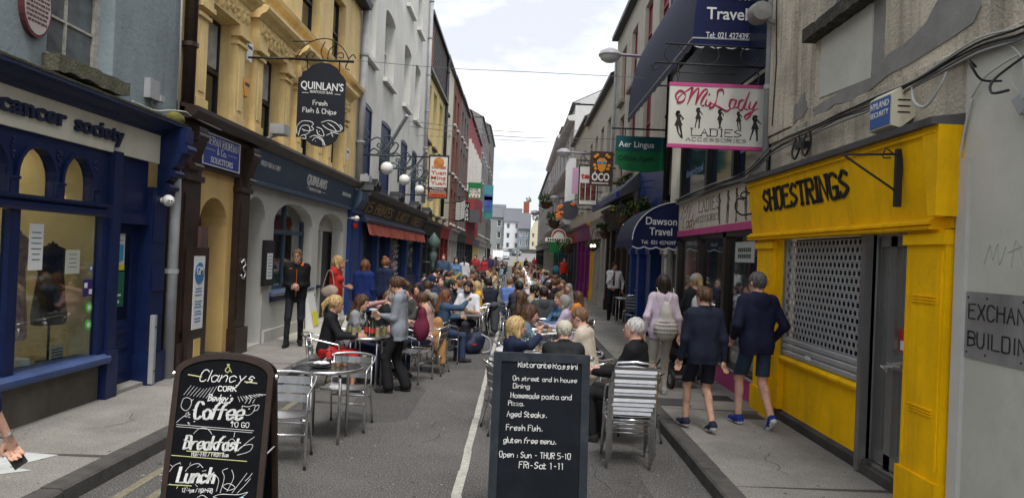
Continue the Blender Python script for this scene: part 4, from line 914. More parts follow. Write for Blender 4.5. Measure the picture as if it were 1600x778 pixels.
font_text("QUINLAN'S",'lettering',whitep,bd,sf(470,138),.70,.125,.004,.015); font_text('SEAFOOD BAR','lettering',whitep,bd,sf(484,145),.38,.042,.004,.006)
stroke_text('Fresh','lettering',whitep,bd,sf(489,164),.23,.075,.14); stroke_text('Fish & Chips','lettering',whitep,bd,sf(473,175),.55,.075,.14)
q=MB()
for pts in (((472,145),(482,145.5)),((523,148),(532,148.5))):q.tube([(*dpx(*p)[:1],yS-.004,dpx(*p)[1]) for p in pts],.005,4)
for P in ([(464,209),(464,198),(472,190),(484,190),(490,194),(487,198),(490,203),(480,205),(472,202)],[(466,212),(471,198),(482,197),(484,206),(476,212)],[(502,192),(514,189),(526,194),(533,204),(524,206),(512,202),(504,196)],[(512,193),(520,198),(526,206)],[(495,199),(503,203),(506,213),(497,210),(495,203)],[(484,215),(492,212),(503,217),(508,228)],[(488,220),(494,215),(503,220),(505,228)],[(470,213),(476,211),(478,217),(472,216)],[(510,212),(520,208),(530,210)],[(517,206),(520,214)],[(531,195),(535,201),(531,205)]):
    pp=[(dpx(*p)[0],yS-.004,dpx(*p)[1]) for p in P]; q.tube(spline(pp,5) if len(pp)>2 else pp,.0065,4)
for c in ((475,205),(517,197),(499,206),(493,221)):a=dpx(*c); q.ball((a[0],yS-.004,a[1]),.008,6,4)
q.build('fish_drawing',whitep,bd)
q=MB(); a=dpx(452,92); b=dpx(553,97); q.tube([(a[0],yS,a[1]),(b[0],yS,b[1])],.022,6)
q.tube([(XL,yS,b[1]),(a[0],yS,a[1])],.018,6)
for P in ([(462,92),(472,76),(490,64),(512,61),(530,70),(541,84),(545,95)],[(458,65),(490,65)],[(505,93),(502,80),(508,66)],[(512,93),(514,80),(524,70)],[(524,93),(528,84),(536,84),(536,91),(530,90)],[(545,92),(552,86),(556,92)],[(544,97),(540,106),(546,110)],[(478,92),(484,82),(492,84),(488,90)],[(466,93),(474,84),(480,90)]):
    pp=[(dpx(*p)[0],yS,dpx(*p)[1]) for p in P]; q.tube(spline(pp,5) if len(pp)>2 else pp,.009,6)
q.build('iron_bracket',ironm,t,smooth=1)
q=MB(); [q.tube([(dpx(px,94)[0],yS+.02,dpx(px,94)[1]),(dpx(px,112)[0],yS+.02,dpx(px,112)[1])],.01,5) for px in (480,530)]; q.build('hanger',ironm,t)
# ---------------------------------------------------------------- tall white building over the pub
W=thing('white_building','tall white-grey rendered building above the pub with globe lamps','building',(XL,28,0))
wx=[(21.45,23.1),(24.6,26.5),(28.75,30.5),(31.8,33.4)]
ops=[(a,b,3.86,6.25,.12,.05) for a,b in wx]+[(a,b,7.6,9.95,.18) for a,b in wx]+[(a,b,11.45,13.6,.15) for a,b in wx]
wall_mb(f,20.9,35.6,3.3,14.6,ops,depth=.32).build('wall',whitewall,W); box(W,f,'body',(20.9,-6,.1),(35.6,-1.6,14.6),whitewall); box(W,f,'gable_wall',(20.9,-1.6,8.6),(21.0,0,14.6),whitewall); box(W,f,'end_wall',(35.5,-1.6,3),(35.6,-.001,14.6),whitewall)
for a,b in wx:
    window(W,f,a+.01,b-.01,3.87,6.24,-.04,navy,.12,(1,1),pane=mat('navy_blind',(.012,.03,.10),.5,var=.3),meet=False)
    window(W,f,a,b,7.6,9.95,-.3,trimwhite,.09,(1,1),sill=.14,pane=mat('pale_blind',(.38,.39,.38),.4,var=.2),sill_d=.15)
    window(W,f,a,b,11.45,13.6,-.3,trimwhite,.09,(1,1),sill=.14,pane=mat('pale_blind',(0,0,0)),sill_d=.15)
pipe('drainpipe','tall pale drainpipe at the far corner of the white building',f,[(35.3,.12,4.2),(35.3,.12,14.6)],.09,pvc)
fbm=mat('dull_black_fascia',(.022,.021,.02),.55,var=.3,bump=.15)
q=MB(f); q.prism([(0,2.95),(.1,2.95),(.3,3.48),(0,3.5)],21.6,35.4,0); fb=q.build('pub_fascia',fbm,W)
gz=lambda s0,z0:(lambda u,v,d:f(s0+u,.10+(z0+v-2.95)*.38+d,z0+v))
for tx,s0,w_ in (('15',21.9,.8),('PRINCES',23.3,3.0),("CLANCY'S",27.3,2.8),('STREET',31.1,3.2)):stroke_text(tx,'lettering',goldm,fb,gz(s0,3.03),w_,.30,.14,serif=.5,depth=.02)
mould(W,f,'pub_cornice',21.5,35.5,[(0,3.48),(.34,3.48),(.42,3.56),(.5,3.6),(.5,3.66),(0,3.75)],lead)
for s in (21.8,26.3,31.0,35.1):
    q=MB(f); q.prism([(s-.35,3.62),(s-.25,3.80),(s,3.98),(s+.25,3.80),(s+.35,3.62)],.1,.5,1); q.tube(spline([(s-.4,.5,3.7),(s-.2,.52,3.86),(s,.52,3.75),(s+.2,.52,3.86),(s+.4,.5,3.7)]),.04,6); q.build('cresting_scroll',blackp,W)
mould(W,f,'pub_beam',21.6,35.4,[(0,2.72),(.28,2.72),(.30,2.80),(.18,2.86),(.18,2.95),(0,2.95)],mat('slate_blue_beam',(.06,.075,.12),.5))
t=thing('pub_awning','rolled terracotta awning valance under the black pub fascia','awning',LF(22,.3,2.5)); am=mat('terracotta_canvas',(.33,.075,.05),.85,var=.12,bump=.2,bscale=120)
for i in range(4):
    a,b=21.7+i*3.4,21.7+i*3.4+3.34; q=MB(f); n_=12; vs=[]
    for k in range(n_+1):s=a+(b-a)*k/n_; w_=.03*sin(k*1.7+i); vs+=[(s,.24+w_*.3,2.72),(s,.34+w_,2.36-.03*abs(sin(k*.8)))]
    q.add(vs,[(2*k,2*k+2,2*k+3,2*k+1) for k in range(n_)]); q.build('valance',am,t)
for a,b in ((21.62,22.0),(24.2,24.5),(26.6,27.0),(30.6,31.0),(35.0,35.4)):
    q=MB(f); q.box((a,-.1,.12),(b,.12,2.72)); q.box((a-.05,-.1,.12),(b+.05,.16,.6)); q.build('blue_pillar',mat('blue_pilaster_paint',(0,0,0)),W)
pg=mat('pub_glass_foliage_reflection',(.010,.016,.014),.08,spec=.7,var=.6,vscale=2.5,dirt_amt=.7,dirt=(.02,.05,.03),dscale=2.5)  # green patches paint mirrored foliage into the glass colour
for a,b in ((22.0,24.2),(24.5,26.6),(27.0,30.6),(31.0,35.0)):
    q=MB(f); q.box((a,-.06,.75),(b,-.02,.85)); q.box((a,-.06,2.6),(b,-.02,2.72)); wv=q.build('pub_window',navy,W); box(W,f,'pane',(a,-.08,.8),(b,-.07,2.65),pg,wv); box(W,f,'stall_riser',(a,-.1,.12),(b,0,.75),navy)
    if a==27.0:
        q=MB(f)
        for i in range(6):q.tube(spline([(28.6+k*.16,-.066,2.1-.22*i+ru(-.07,.07)) for k in range(8)],3),.012,4)
        q.build('chalk_scribble',chalk,wv)
green_i=mat('dark_ironwork',(.045,.06,.07),.5,var=.3)
for i,(s,px_) in enumerate(((21.2,0),(24.5,0),(28.3,0),(31.8,0))):
    t=thing('globe_lamp',('white globe lamp on a scrolled iron bracket, nearest on the pub wall','white globe lamp on an iron bracket, second along the pub wall','white globe lamp on an iron bracket, third along the pub wall','white globe lamp on an iron bracket, farthest along the pub wall')[i],'wall lamp',LF(s,0,4.8),group='globe lamps on the pub wall')
    q=MB(f); q.tube([(s,.02,4.6),(s,1.05,4.6)],.03,6); q.tube([(s,.03,4.5),(s,.03,5.4)],.035,6)
    for P in ([(0,5.2),(.15,5.35),(.3,5.2),(.22,5.05),(.12,5.12),(.2,5.2)],[(.1,4.65),(.3,4.95),(.55,5.1),(.75,4.95),(.68,4.8),(.55,4.86),(.6,4.95)],[(.3,4.62),(.45,4.78),(.6,4.7),(.55,4.62)],[(.6,4.62),(.85,4.7),(1.0,4.95),(.9,5.15),(.75,5.1),(.8,4.98),(.9,5.0)],[(.05,4.95),(.2,4.85),(.32,4.95),(.25,5.05),(.15,5.0)],[(.8,4.62),(1.05,4.7),(1.15,4.9),(1.05,4.98),(1.0,4.88)]):
        q.tube(spline([(s,n_,z) for n_,z in P],5),.020,6)
    q.build('iron_bracket',green_i,t,smooth=1); q=MB(f); q.tube([(s,.85,4.6),(s,.85,4.40)],.05,8); q.build('collar',green_i,t)
    q=MB(f); q.ball((s,.85,4.24),.18,24,16); q.build('globe',mat('opal_glass',(.72,.71,.68),.25,var=.08,vscale=3),t,smooth=1)
t=thing('flagpole','grey angled flagpole on the white wall','flagpole',LF(26,.1,5.6)); q=MB(f); q.tube([(25.2,.05,5.2),(24.2,.9,6.3)],.06,8); q.build('pole',pvc,t)
t=thing('flagpole','second grey angled flagpole farther along the white wall','flagpole',LF(31,.1,5.6)); q=MB(f); q.tube([(31.2,.05,5.1),(30.4,.8,6.0)],.05,8); q.build('pole',pvc,t)
# ---------------------------------------------------------------- rest of the left side
def simple_building(name,label,f,s0,s1,z1,m,ops,wm=None,z0=3.3,rise=0,depth=.22,sill=.12,fm=None,n=0.,roofm=None,back=-8,sillm=None,pane=None,split=None,root=None):
    t=root or thing(name,label,'building',f((s0+s1)/2,0,0)); o_=[(*o,rise) if rise else o for o in ops]
    wall_mb(f,s0,s1,z0,z1,o_,n=n,depth=depth).build('wall',m,t); box(t,f,'body',(s0+.01,back,.1),(s1-.01,-1.2,z1-.01),m)
    for a_ in (s0+.012,s1-.032):box(t,f,'end_wall',(a_,-1.25,.1),(a_+.02,n-.004,z1-.005),m)
    for o in ops:window(t,f,*o,n-depth+.03,fm or trimwhite,.07,(1,1),sill=sill,sillm=sillm,pane=pane or darkglass,sill_d=.14+n)
    box(t,f,'eave',(s0,-.3,z1),(s1,.22+n,z1+.14),blackp)
    q=MB(f); q.add([(s0,.22+n,z1+.14),(s1,.22+n,z1+.14),(s1,-4.2,z1+2.3),(s0,-4.2,z1+2.3),(s0,-8.4,z1+.14),(s1,-8.4,z1+.14)],[(0,1,2,3),(3,2,5,4)]); q.build('roof',roofm or slate,t)
    q=MB(f); q.add([(s0+.02,.2+n,z1+.1),(s0+.02,-4.2,z1+2.26),(s0+.02,-8.4,z1+.1),(s1-.02,.2+n,z1+.1),(s1-.02,-4.2,z1+2.26),(s1-.02,-8.4,z1+.1)],[(0,1,2),(3,4,5)]); q.build('gable',m,t); return t
def shopfront(root,f,s0,s1,pm,fm_,txt=None,tm=None,zf=(2.75,3.35),bays=3,gl=None,stall=.6,proud=.0,door=None):
    """pilasters, fascia with cornice, glazed bays and stall risers"""
    bw=(s1-s0)/bays; pw=min(.35,bw*.16)
    for i in range(bays+1):
        a=s0+i*bw-(pw/2 if 0<i<bays else (0 if i==0 else pw)); q=MB(f); q.box((a,-.1,.12),(a+pw,.10,zf[0])); q.box((a-.02,-.1,.12),(a+pw+.02,.13,.5)); q.build('pilaster',pm,root)
    fa=MB(f); fa.prism([(0,zf[0]),(.10+proud,zf[0]),(.2+proud,zf[1]),(0,zf[1])],s0,s1,0); fa=fa.build('fascia',fm_,root)
    mould(root,f,'fascia_cornice',s0-.02,s1+.02,[(0,zf[1]),(.24+proud,zf[1]),(.34+proud,zf[1]+.08),(.34+proud,zf[1]+.14),(0,zf[1]+.24)],pm)
    for i in range(bays):
        a,b=s0+i*bw+pw,s0+(i+1)*bw-pw*.5
        q=MB(f); q.box((a,-.06,stall),(b,.02,stall+.08)); q.box((a,-.06,zf[0]-.65),(b,0,zf[0]-.58)); q.box(((a+b)/2-.03,-.06,stall+.08),((a+b)/2+.03,0,zf[0]-.65)); w=q.build('shop_window',pm,root)
        box(root,f,'pane',(a,-.09,stall),(b,-.08,zf[0]),gl or darkglass,w); box(root,f,'stall_riser',(a,-.1,.12),(b,.0,stall),door if (door and i==bays-1) else pm)
    if txt:stroke_text(txt,'lettering',tm or goldm,fa,(lambda u,v,d:f(s0+(s1-s0)*.15+u,.11+proud+v*.17+d,zf[0]+.15+v)) if f is LF else (lambda u,v,d:f(s1-(s1-s0)*.15-u,.11+proud+v*.17+d,zf[0]+.15+v)),(s1-s0)*.7,(zf[1]-zf[0])*.5,.15)
    return fa
f=LF
lemon=mat('lemon_render',(.60,.50,.24),.8,var=.1,streak=.15,dirt=(.4,.34,.2)); lemon2=mat('mustard_window',(.50,.36,.06),.6)
t=simple_building('lemon_building','narrow lemon-yellow building beyond the tall white one',f,35.6,44.0,10.6,lemon,[(36.1,37.6,7.35,10.2),(38.7,40.2,7.35,10.2),(41.6,43.2,7.35,10.2),(36.1,37.6,3.9,6.0),(38.7,40.2,3.9,6.0),(41.6,43.2,3.9,6.0)],fm=lemon2,depth=.3,pane=mat('mustard_blind',(.52,.40,.10),.6),sillm=mat('dark_sill',(.07,.06,.05),.8))
box(t,f,'slate_storey',(35.62,-3,10.75),(44.0,.06,13.3),slate); box(t,f,'slate_storey_cap',(35.6,-3,13.3),(44.1,.22,13.45),blackp); box(t,f,'brick_pier',(35.62,-2,10.75),(37.0,.09,12.9),brick)
for i in range(12):box(t,f,'slate_course',(37.0,.06,10.8+i*.205),(44.0,.075,10.81+i*.205),mat('slate_line_dark',(.05,.045,.045),.9))  # darker line along each slate course
pipe('drainpipe','black drainpipe at the far edge of the lemon building',f,[(43.95,.14,4.0),(43.95,.14,13.4)],.10,blackp)
t=simple_building('cream_building','narrow cream building beyond the lemon one',f,44.0,49.5,13.4,mat('cream_render',(.56,.53,.44),.85,var=.1,streak=.25,dirt=(.35,.32,.26)),[(45.6,46.5,7.0,9.4),(47.4,48.2,7.0,9.4),(45.6,46.5,10.4,12.4),(45.6,46.5,3.9,5.9)],sillm=mat('dark_sill',(0,0,0)))
t=simple_building('brick_building','red-brown brick building on the left beyond the cream one',f,49.5,56.0,13.5,brick,[(50.5,51.7,7.3,9.8),(53.0,54.2,7.3,9.8),(50.5,51.7,10.6,12.6),(53.0,54.2,10.6,12.6),(50.5,51.7,3.9,6.2),(53,54.2,3.9,6.2)],fm=mat('dark_sash',(0,0,0)))
mau=mat('mauve_brown_render',(.17,.135,.13),.9,var=.15,streak=.3)
t=simple_building('mauve_building','mauve-brown rendered building before the red one on the left',f,56.0,65.0,13.6,mau,[(57.2,58.6,7.3,9.9),(60.0,61.4,7.3,9.9),(62.8,64.1,7.3,9.9),(57.2,58.6,10.8,12.8),(60.0,61.4,10.8,12.8),(62.8,64.1,10.8,12.8),(57.2,58.6,3.9,6.2),(60,61.4,3.9,6.2),(62.8,64.1,3.9,6.2)],fm=mau)
redr=mat('red_render',(.30,.045,.055),.8,var=.1)
t=simple_building('red_building','red building with tall white-framed windows on the left',f,65.0,86.0,14.2,redr,[(66.0+i*4.0,67.9+i*4.0,7.8,11.6) for i in range(5)],fm=trimwhite,pane=mat('pale_blind',(0,0,0)))
for i in range(5):
    for a in (65.4+i*4,68.0+i*4):box(t,f,'white_pier',(a,0,7.3),(a+.55,.22,11.9+i*.05),trimwhite)
box(t,f,'red_oriel',(66,0,5.2),(80,.7,7.3),redr)
t=simple_building('grey_building','grey rendered building with regular small windows at the far left',f,86,106,17.5,mat('far_grey_render',(.20,.195,.19),.9,var=.15,streak=.4),[(88+i*4.5,89.6+i*4.5,z,z+2.2) for i in range(4) for z in (4.2,7.4,10.6,13.8)])
t=simple_building('dark_building','dark grey block closing the left side of the street',f,106,127,20,mat('far_dark_render',(.12,.105,.10),.9,var=.15),[(108+i*5,110+i*5,z,z+2.2) for i in range(4) for z in (4.2,7.6,11,14.4)])
t=thing('attic_block','dark set-back attic block with a white dormer above the left roofs','building',(-12,58,0)); q=MB(); q.prism([(52,0.1),(52,18.6),(66,18.6),(74,16.0),(74,.1)],-19,-8.0,0); q.build('block',slate,t)
box(t,lambda s,n,z:(-8+n,s,z),'dormer',(57,-1,15.8),(60,.5,17.4),trimwhite)
L_=thing
for nm,lab,s0,s1,pm,fm_,tx,tm,bays,gl in (
    ('shopfront','black carved wooden shopfront with a lamp below the lemon building',35.7,43.6,blackp,fbm,None,None,4,None),
    ('shopfront','dark red shopfront beside the black carved one',43.8,49.0,mat('oxblood_paint',(.20,.02,.025),.4),redp,None,None,2,None),
    ('shopfront','carved grey-white shopfront with pale pillars on the left',49.2,56.0,mat('pale_stone_paint',(.42,.41,.38),.6,var=.2),mat('pale_stone_paint',(0,0,0)),None,None,3,None),
    ('shopfront','dark slate shopfront beyond the carved grey-white one',56.2,65.0,mat('slate_paint',(.05,.06,.07),.5),blackp,None,None,3,None),
    ('shopfront','red and black shopfront below the red building',65.2,76.0,blackp,redp,None,None,3,None),
    ('shopfront','pale yellow shopfront with a royal blue fascia box on the left',76.2,88.0,mat('pale_yellow_paint',(.58,.50,.22),.6),bluesign,None,None,3,mat('pale_yellow_paint',(0,0,0))),
    ('shopfront','white shopfront at the far end of the left side',88.2,106.0,trimwhite,trimwhite,None,None,4,None),
    ('shopfront','dark shopfront at the very end of the left side',106.2,127.0,blackp,blackp,None,None,4,None)):
    t=thing(nm,lab,'shopfront',f((s0+s1)/2,0,0)); box(t,f,'back_wall',(s0,-1.,.1),(s1,-.12,3.6),blackp); shopfront(t,f,s0,s1,pm,fm_,tx,tm,bays=bays,gl=gl)
t=thing('street_lantern','grey-green figure lantern on the black carved shopfront','lantern',LF(37,.5,1.2)); q=MB(f); q.lathe([(0,0),(.12,.02),(.08,.3),(.16,.5),(.2,.8),(.12,1.0),(.26,1.15),(.34,1.45),(.1,1.75),(.03,1.85),(0,1.86)],(36.6,.55,1.0),12); q.tube([(36.6,.0,1.4),(36.6,.5,1.4)],.04,6); q.build('figure',mat('verdigris',(.09,.13,.12),.6,var=.3),t,smooth=1)
def panel_sign(name,label,px0,px1,py0,py1,Yd,m,border=None,wall=XL,cat='hanging sign',thick=.08):
    a,b=dp(px0,py0,Yd),dp(px1,py1,Yd); t=thing(name,label,cat,(a.x,Yd,b.z)); q=MB(); q.box((a.x,Yd,b.z),(b.x,Yd+thick,a.z)); bd=q.build('board',m,t)
    if border:
        w=.03*(Yd/20); q=MB()
        for c,d in (((a.x,b.z),(b.x,b.z+w)),((a.x,a.z-w),(b.x,a.z)),((a.x,b.z+w),(a.x+w,a.z-w)),((b.x-w,b.z+w),(b.x,a.z-w))):q.box((c[0],Yd-.02,c[1]),(d[0],Yd+.002,d[1]))
        q.build('frame',border,t)
    q=MB(); e=b.x if wall<0 else a.x; mid=a.x if wall<0 else b.x
    for z in (a.z-.08,b.z+.1):q.tube([(wall,Yd+thick/2,z),(mid,Yd+thick/2,z)],.025,6)
    q.build('bracket',ironm,t); return t,bd,a,b
t,bd,a,b=panel_sign('hanging_sign','tall white and brown restaurant sign with an orange disc, above the pub end',671,699,242,311,27,mat('sign_cream',(.62,.61,.56),.5),blackp)
W_,H_=b.x-a.x,a.z-b.z; sf2=lambda u0,v0:(lambda u,v,d:(a.x+u0*W_+u,27-d,b.z+v0*H_+v))
or_=mat('orange_red_print',(.52,.09,.03),.5)
box(t,lambda s,n,z:(s,27-n,z),'brown_band',(a.x+.03,0,b.z+H_*.14),(b.x-.03,.006,b.z+H_*.26),mat('brown_print',(.10,.03,.02),.5)); box(t,lambda s,n,z:(s,27-n,z),'red_band',(a.x+.03,0,b.z+.04),(b.x-.03,.006,b.z+H_*.13),or_)
q=MB(lambda s,n,z:(s,27-n,z)); q.lathe([(0,0),(.19,0),(.19,.012),(0,.012)],((a.x+b.x)/2,0,a.z-.27),20,1); q.build('orange_disc',mat('orange_disc_print',(.55,.22,.05),.4,var=.5,vscale=5),t)
for i,tx in enumerate(('Yuan','Ming','Yuan')):font_text(tx,'lettering',or_,bd,sf2(.12,.56-i*.12),W_*.76,.13,.01,.02)
font_text('CHINESE','lettering',or_,bd,sf2(.14,.69),W_*.72,.09,.01,.03); font_text('Chinese','lettering',whitep,bd,sf2(.2,.205),W_*.6,.07,.012); font_text('Restaurant','lettering',whitep,bd,sf2(.12,.155),W_*.76,.06,.012); font_text('UPSTAIRS','lettering',blackp,bd,sf2(.14,.05),W_*.72,.07,.012)
t,bd,a,b=panel_sign('hanging_sign','black sign with a white chevron pattern at left, far along the street',711,733,315,347,44,signblack,blackp)
for i in range(9):
    for j in range(2):
        q=MB(); x=a.x+.06+j*.28; z=b.z+.12+i*.115; q.add([(x,43.97,z),(x+.26,43.97,z+(.14 if j else-.0)),(x+.26,43.97,z+(.20 if j else .06)),(x,43.97,z+.06)],[(0,1,2,3)]); q.build('white_stripe',whitep,t)
for i,c in enumerate('NASH'):stroke_text(c,'lettering',whitep,bd,sign_face(b.x-.24,0,a.z-.32-i*.26,0,44),.15,.18,.2)
t,bd,a,b=panel_sign('hanging_sign','cream sign with a green top, above the black chevron sign',732,752,285,311,50,mat('sign_cream',(0,0,0)),greenp)
q=MB(); q.box((a.x,49.97,a.z-.36),(b.x,50.01,a.z)); q.build('green_top',greenp,t); stroke_text('PEARL','lettering',blackp,bd,sign_face(a.x+.1,0,b.z+.50,0,50),.66,.14,.2); stroke_text('RIVER','lettering',blackp,bd,sign_face(a.x+.1,0,b.z+.30,0,50),.66,.14,.2)
q=MB(); [q.ball((a.x+.22+i*.22,49.98,b.z+.17),(.06,.01,.06),8,5) for i in range(3)]; q.build('red_dots',redp,t)
t,bd,a,b=panel_sign('hanging_sign','small dark grey sign below the cream and green one',733,749,327,348,52,mat('sign_slate',(.09,.09,.10),.5))
t,bd,a,b=panel_sign('banner','tall blue and teal pictorial banner at the far left',757,769,289,342,82,mat('teal_print',(.06,.24,.28),.5),None,thick=.06)
H_=a.z-b.z
for i,(u,v,c) in enumerate(((.35,.72,(.07,.10,.38)),(.55,.66,(.10,.28,.45)),(.2,.33,(.05,.16,.35)),(.0,.18,(.05,.22,.20)))):q=MB(); q.box((a.x+.05,81.97,b.z+H_*u),(b.x-.05,81.99,b.z+H_*v)) if v>u else q.box((a.x+.05,81.97,b.z+H_*v),(b.x-.05,81.99,b.z+H_*u)); q.build('picture_band',mat('banner_print_%s'%('blue','sky','sea','green')[i],c,.5,var=.4,vscale=1),t)
# ================================================================ RIGHT SIDE
f=RF
E_=thing('beige_building','weathered beige building with the lettered steel plate, nearest on the right','building',(XR,6,0))
wall_mb(f,1.5,9.62,3.05,9,[(6.78,8.2,4.55,6.4),(3.2,4.7,4.55,6.4)],depth=.20).build('upper_wall',beige,E_)
box(E_,f,'body',(1.5,-6,.1),(9.62,-1.3,9),beige); box(E_,f,'return_wall',(9.55,-1.3,.1),(9.62,-.001,9),beige)
box(E_,f,'lower_wall',(1.5,-.3,.12),(5.40,.02,3.52),palewall); box(E_,f,'lower_wall_over_shop',(5.40,-.3,3.05),(9.6,.006,3.50),beige)
q=MB(f); n_=40
for i in range(n_):a,b=1.5+8.1*i/n_,1.5+8.1*(i+1)/n_; q.prism([(0,3.50),(.04,3.50),(.05,3.57),(0,3.60+ru(-.006,.006))],a,b,0)
q.build('band_ledge',beige,E_)
for a,b in ((6.78,8.2),(3.2,4.7)):
    box(E_,f,'blocked_window',(a,-.20,4.55),(b,-.17,6.4),mat('blocked_window_grey',(.20,.235,.26),.8,var=.2,dirt_amt=.5,dirt=(.12,.12,.11)))
    q=MB(f); n_=18; top=[(a-.1+(b-a+.2)*i/n_,4.56+ru(-.01,.015)) for i in range(n_+1)]; bot=[(s,4.43+ru(-.012,.012)) for s,z in reversed(top)]; q.prism(top+bot,-.2,.15,1); q.build('sill',mat('black_lichen_stone',(.06,.055,.045),.95,var=.5,vscale=12,bump=1.2,bscale=35,dirt_amt=.6,dirt=(.16,.15,.12),dscale=9),E_)
q=MB(f); q.prism([(6.92,3.72),(8.12,3.78),(8.10,4.42),(6.95,4.42)],.0,.012,1); q.build('smooth_panel',palewall,E_)
def ragged(name,pts,n,m,root,jit=.03,sub=5):
    P=[]
    for i in range(len(pts)):
        a,b=Vector((*pts[i],0)),Vector((*pts[(i+1)%len(pts)],0))
        for k in range(sub):c=a.lerp(b,k/sub); P.append((c.x+ru(-jit,jit),c.y+ru(-jit,jit)))
    q=MB(f); q.prism(P,.0,n,1); return q.build(name,m,root)
ragged('cement_patch',[(5.75,5.4),(5.6,4.3),(6.0,3.95),(6.85,3.78),(8.25,3.72),(8.25,3.60),(6.9,3.62),(5.35,3.75),(5.2,4.2),(5.35,5.4)],.010,patchm,E_)
ragged('cement_patch',[(6.70,5.0),(6.70,3.8),(6.92,3.8),(6.90,5.0)],.006,patchm,E_,.012); ragged('cement_patch',[(8.4,3.72),(8.9,3.6),(9.0,3.75),(8.6,3.95)],.008,patchm,E_)
q=MB(f); q.box((8.85,0,3.6),(9.60,.06,9)); q.build('corner_pilaster',beige,E_)
q=MB(f); q.tube([(9.42,.065,3.7),(9.36,.065,4.5),(9.44,.065,5.2),(9.40,.065,6.2)],.010,4); q.build('crack',mat('wall_crack_dark',(.04,.035,.03),1.),E_)  # dark line of the crack itself
S_=thing('yellow_shopfront','bright yellow shopfront with a pulled-down perforated shutter','shopfront',(XR,7.6,0))
box(S_,f,'fascia_back',(5.46,.0,2.28),(9.92,.05,3.02),yellowp)
q=MB(f); q.prism([(.05,2.36),(.10,2.36),(.20,3.02),(.05,3.02)],5.44,9.92,0); fa=q.build('fascia',yellowp,S_)
mould(S_,f,'lower_rail',5.56,9.95,[(.0,2.27),(.16,2.27),(.17,2.29),(.14,2.30),(.17,2.31),(.17,2.33),(.13,2.345),(.13,2.36),(0,2.36)],yellowp)
mould(S_,f,'fascia_capping',5.40,9.97,[(0,3.02),(.26,3.02),(.27,3.07),(0,3.11)],lead); mould(S_,f,'top_bead',5.44,9.9,[(.18,2.965),(.215,2.965),(.22,2.985),(.18,2.99)],yellowp)
q=MB(f); q.prism([(5.40,2.36),(5.50,2.36),(5.62,3.02),(5.40,3.02)],.0,.21,1); q.build('fascia_end',yellowp,S_)
fz=lambda s0,z0:(lambda u,v,d:f(s0-u,.10+(z0+v-2.36)*.15+d,z0+v))
stroke_text('SHOESTRINGS','lettering',mat('black_raised_letters',(.012,.012,.013),.6),fa,fz(9.33,2.63),2.36,.235,.20,serif=.6,depth=.012)
def pil(s0,s1,nm='pilaster'):
    q=MB(f); q.box((s0,-.05,.12),(s1,.09,2.27)); q.box((s0-.015,.0,.12),(s1+.015,.12,.42)); q.box((s0-.015,0,2.16),(s1+.015,.12,2.24)); w=s1-s0
    for z in (.88,1.72):
        for k in range(3):q.box((s0+w*.2,.09,z+k*.022),(s1-w*.2,.103,z+.012+k*.022))
    q.box((s0+.03,.09,.5),(s0+.045,.098,2.1)); q.box((s1-.045,.09,.5),(s1-.03,.098,2.1)); q.build(nm,yellowp,S_)
pil(5.46,6.00); pil(9.12,9.72); box(S_,f,'shutter_side_post',(8.92,-.04,.26),(9.12,.05,2.27),yellowp)
box(S_,f,'stall_riser',(6.84,-.12,.24),(8.92,-.02,.86),yellowp); q=MB(f); q.prism([(-.14,.12),(.0,.12),(.02,.22),(-.02,.25),(-.14,.25)],6.75,9.1,0); q.build('plinth',mat('dark_concrete_plinth',(.07,.065,.06),.9,var=.4,bump=.6),S_)
mould(S_,f,'shutter_sill',6.82,8.95,[(-.1,.84),(.04,.84),(.05,.87),(.03,.90),(-.1,.90)],yellowp)
def slat(z,holes,off):
    q=MB(f); a,b=6.88,8.92; h=.0735
    if not holes:q.prism([(.0,z),(.012,z+h*.25),(.012,z+h*.75),(0,z+h-.004)],a,b,0); return q
    pitch=.098; hw=.068; hh=.046; z0,z1=z+(h-hh)/2,z+(h+hh)/2
    q.box((a,.0,z),(b,.008,z0)); q.box((a,0,z1),(b,.008,z+h-.003)); s=a
    x=a+.05+off
    while x+hw<b-.03:
        q.box((s,0,z0),(x,.008,z1)); s=x+hw; x+=pitch
    q.box((s,0,z0),(b,.008,z1)); return q
for i in range(18):
    o=slat(.905+i*.0745,i>=3,.049*(i%2)).build('shutter_slat',shutterm,S_)
box(S_,f,'shutter_tag',(8.05,.012,.95),(8.2,.015,.99),paper)
box(S_,f,'shutter_guide',(6.80,-.05,.14),(6.88,.05,2.27),stainless); box(S_,f,'shutter_guide',(8.90,-.05,.9),(8.94,.03,2.27),stainless)
box(S_,f,'shop_interior',(5.9,-1.6,.15),(9.0,-1.55,2.3),mat('dim_interior',(0,0,0))); q=MB(f); [q.box((7.0+i*.45,-.9,1.0+(i%2)*.2),(7.3+i*.45,-.6,1.3+(i%3)*.1)) for i in range(4)]; q.build('display_boxes',paper,S_)
box(S_,f,'shutter_glass',(6.88,-.12,.9),(8.92,-.115,2.27),mat('display_glass_dark',(.02,.022,.025),.1))
d_=MB(f)
for a,b in (((6.72,-.16,.25),(6.80,-.06,2.25)),((6.02,-.16,.25),(6.10,-.06,2.25)),((6.45,-.16,.25),(6.56,-.06,2.25)),((6.10,-.16,.25),(6.72,-.06,.36)),((6.10,-.16,2.16),(6.72,-.06,2.25)),((6.10,-.155,1.10),(6.45,-.065,1.22))):d_.box(a,b)
dd=d_.build('shop_door',stainless,S_); box(S_,f,'pane',(6.08,-.12,.3),(6.75,-.115,2.2),glass,dd)
q=MB(f); q.tube([(6.50,-.06,1.12),(6.50,+.02,1.12),(6.40,+.02,1.10)],.014,8); q.tube([(6.42,-.06,1.16),(6.42,+.0,1.16),(6.2,+.0,1.16),(6.2,-.06,1.16)],.012,8); q.build('handle',steel,dd)
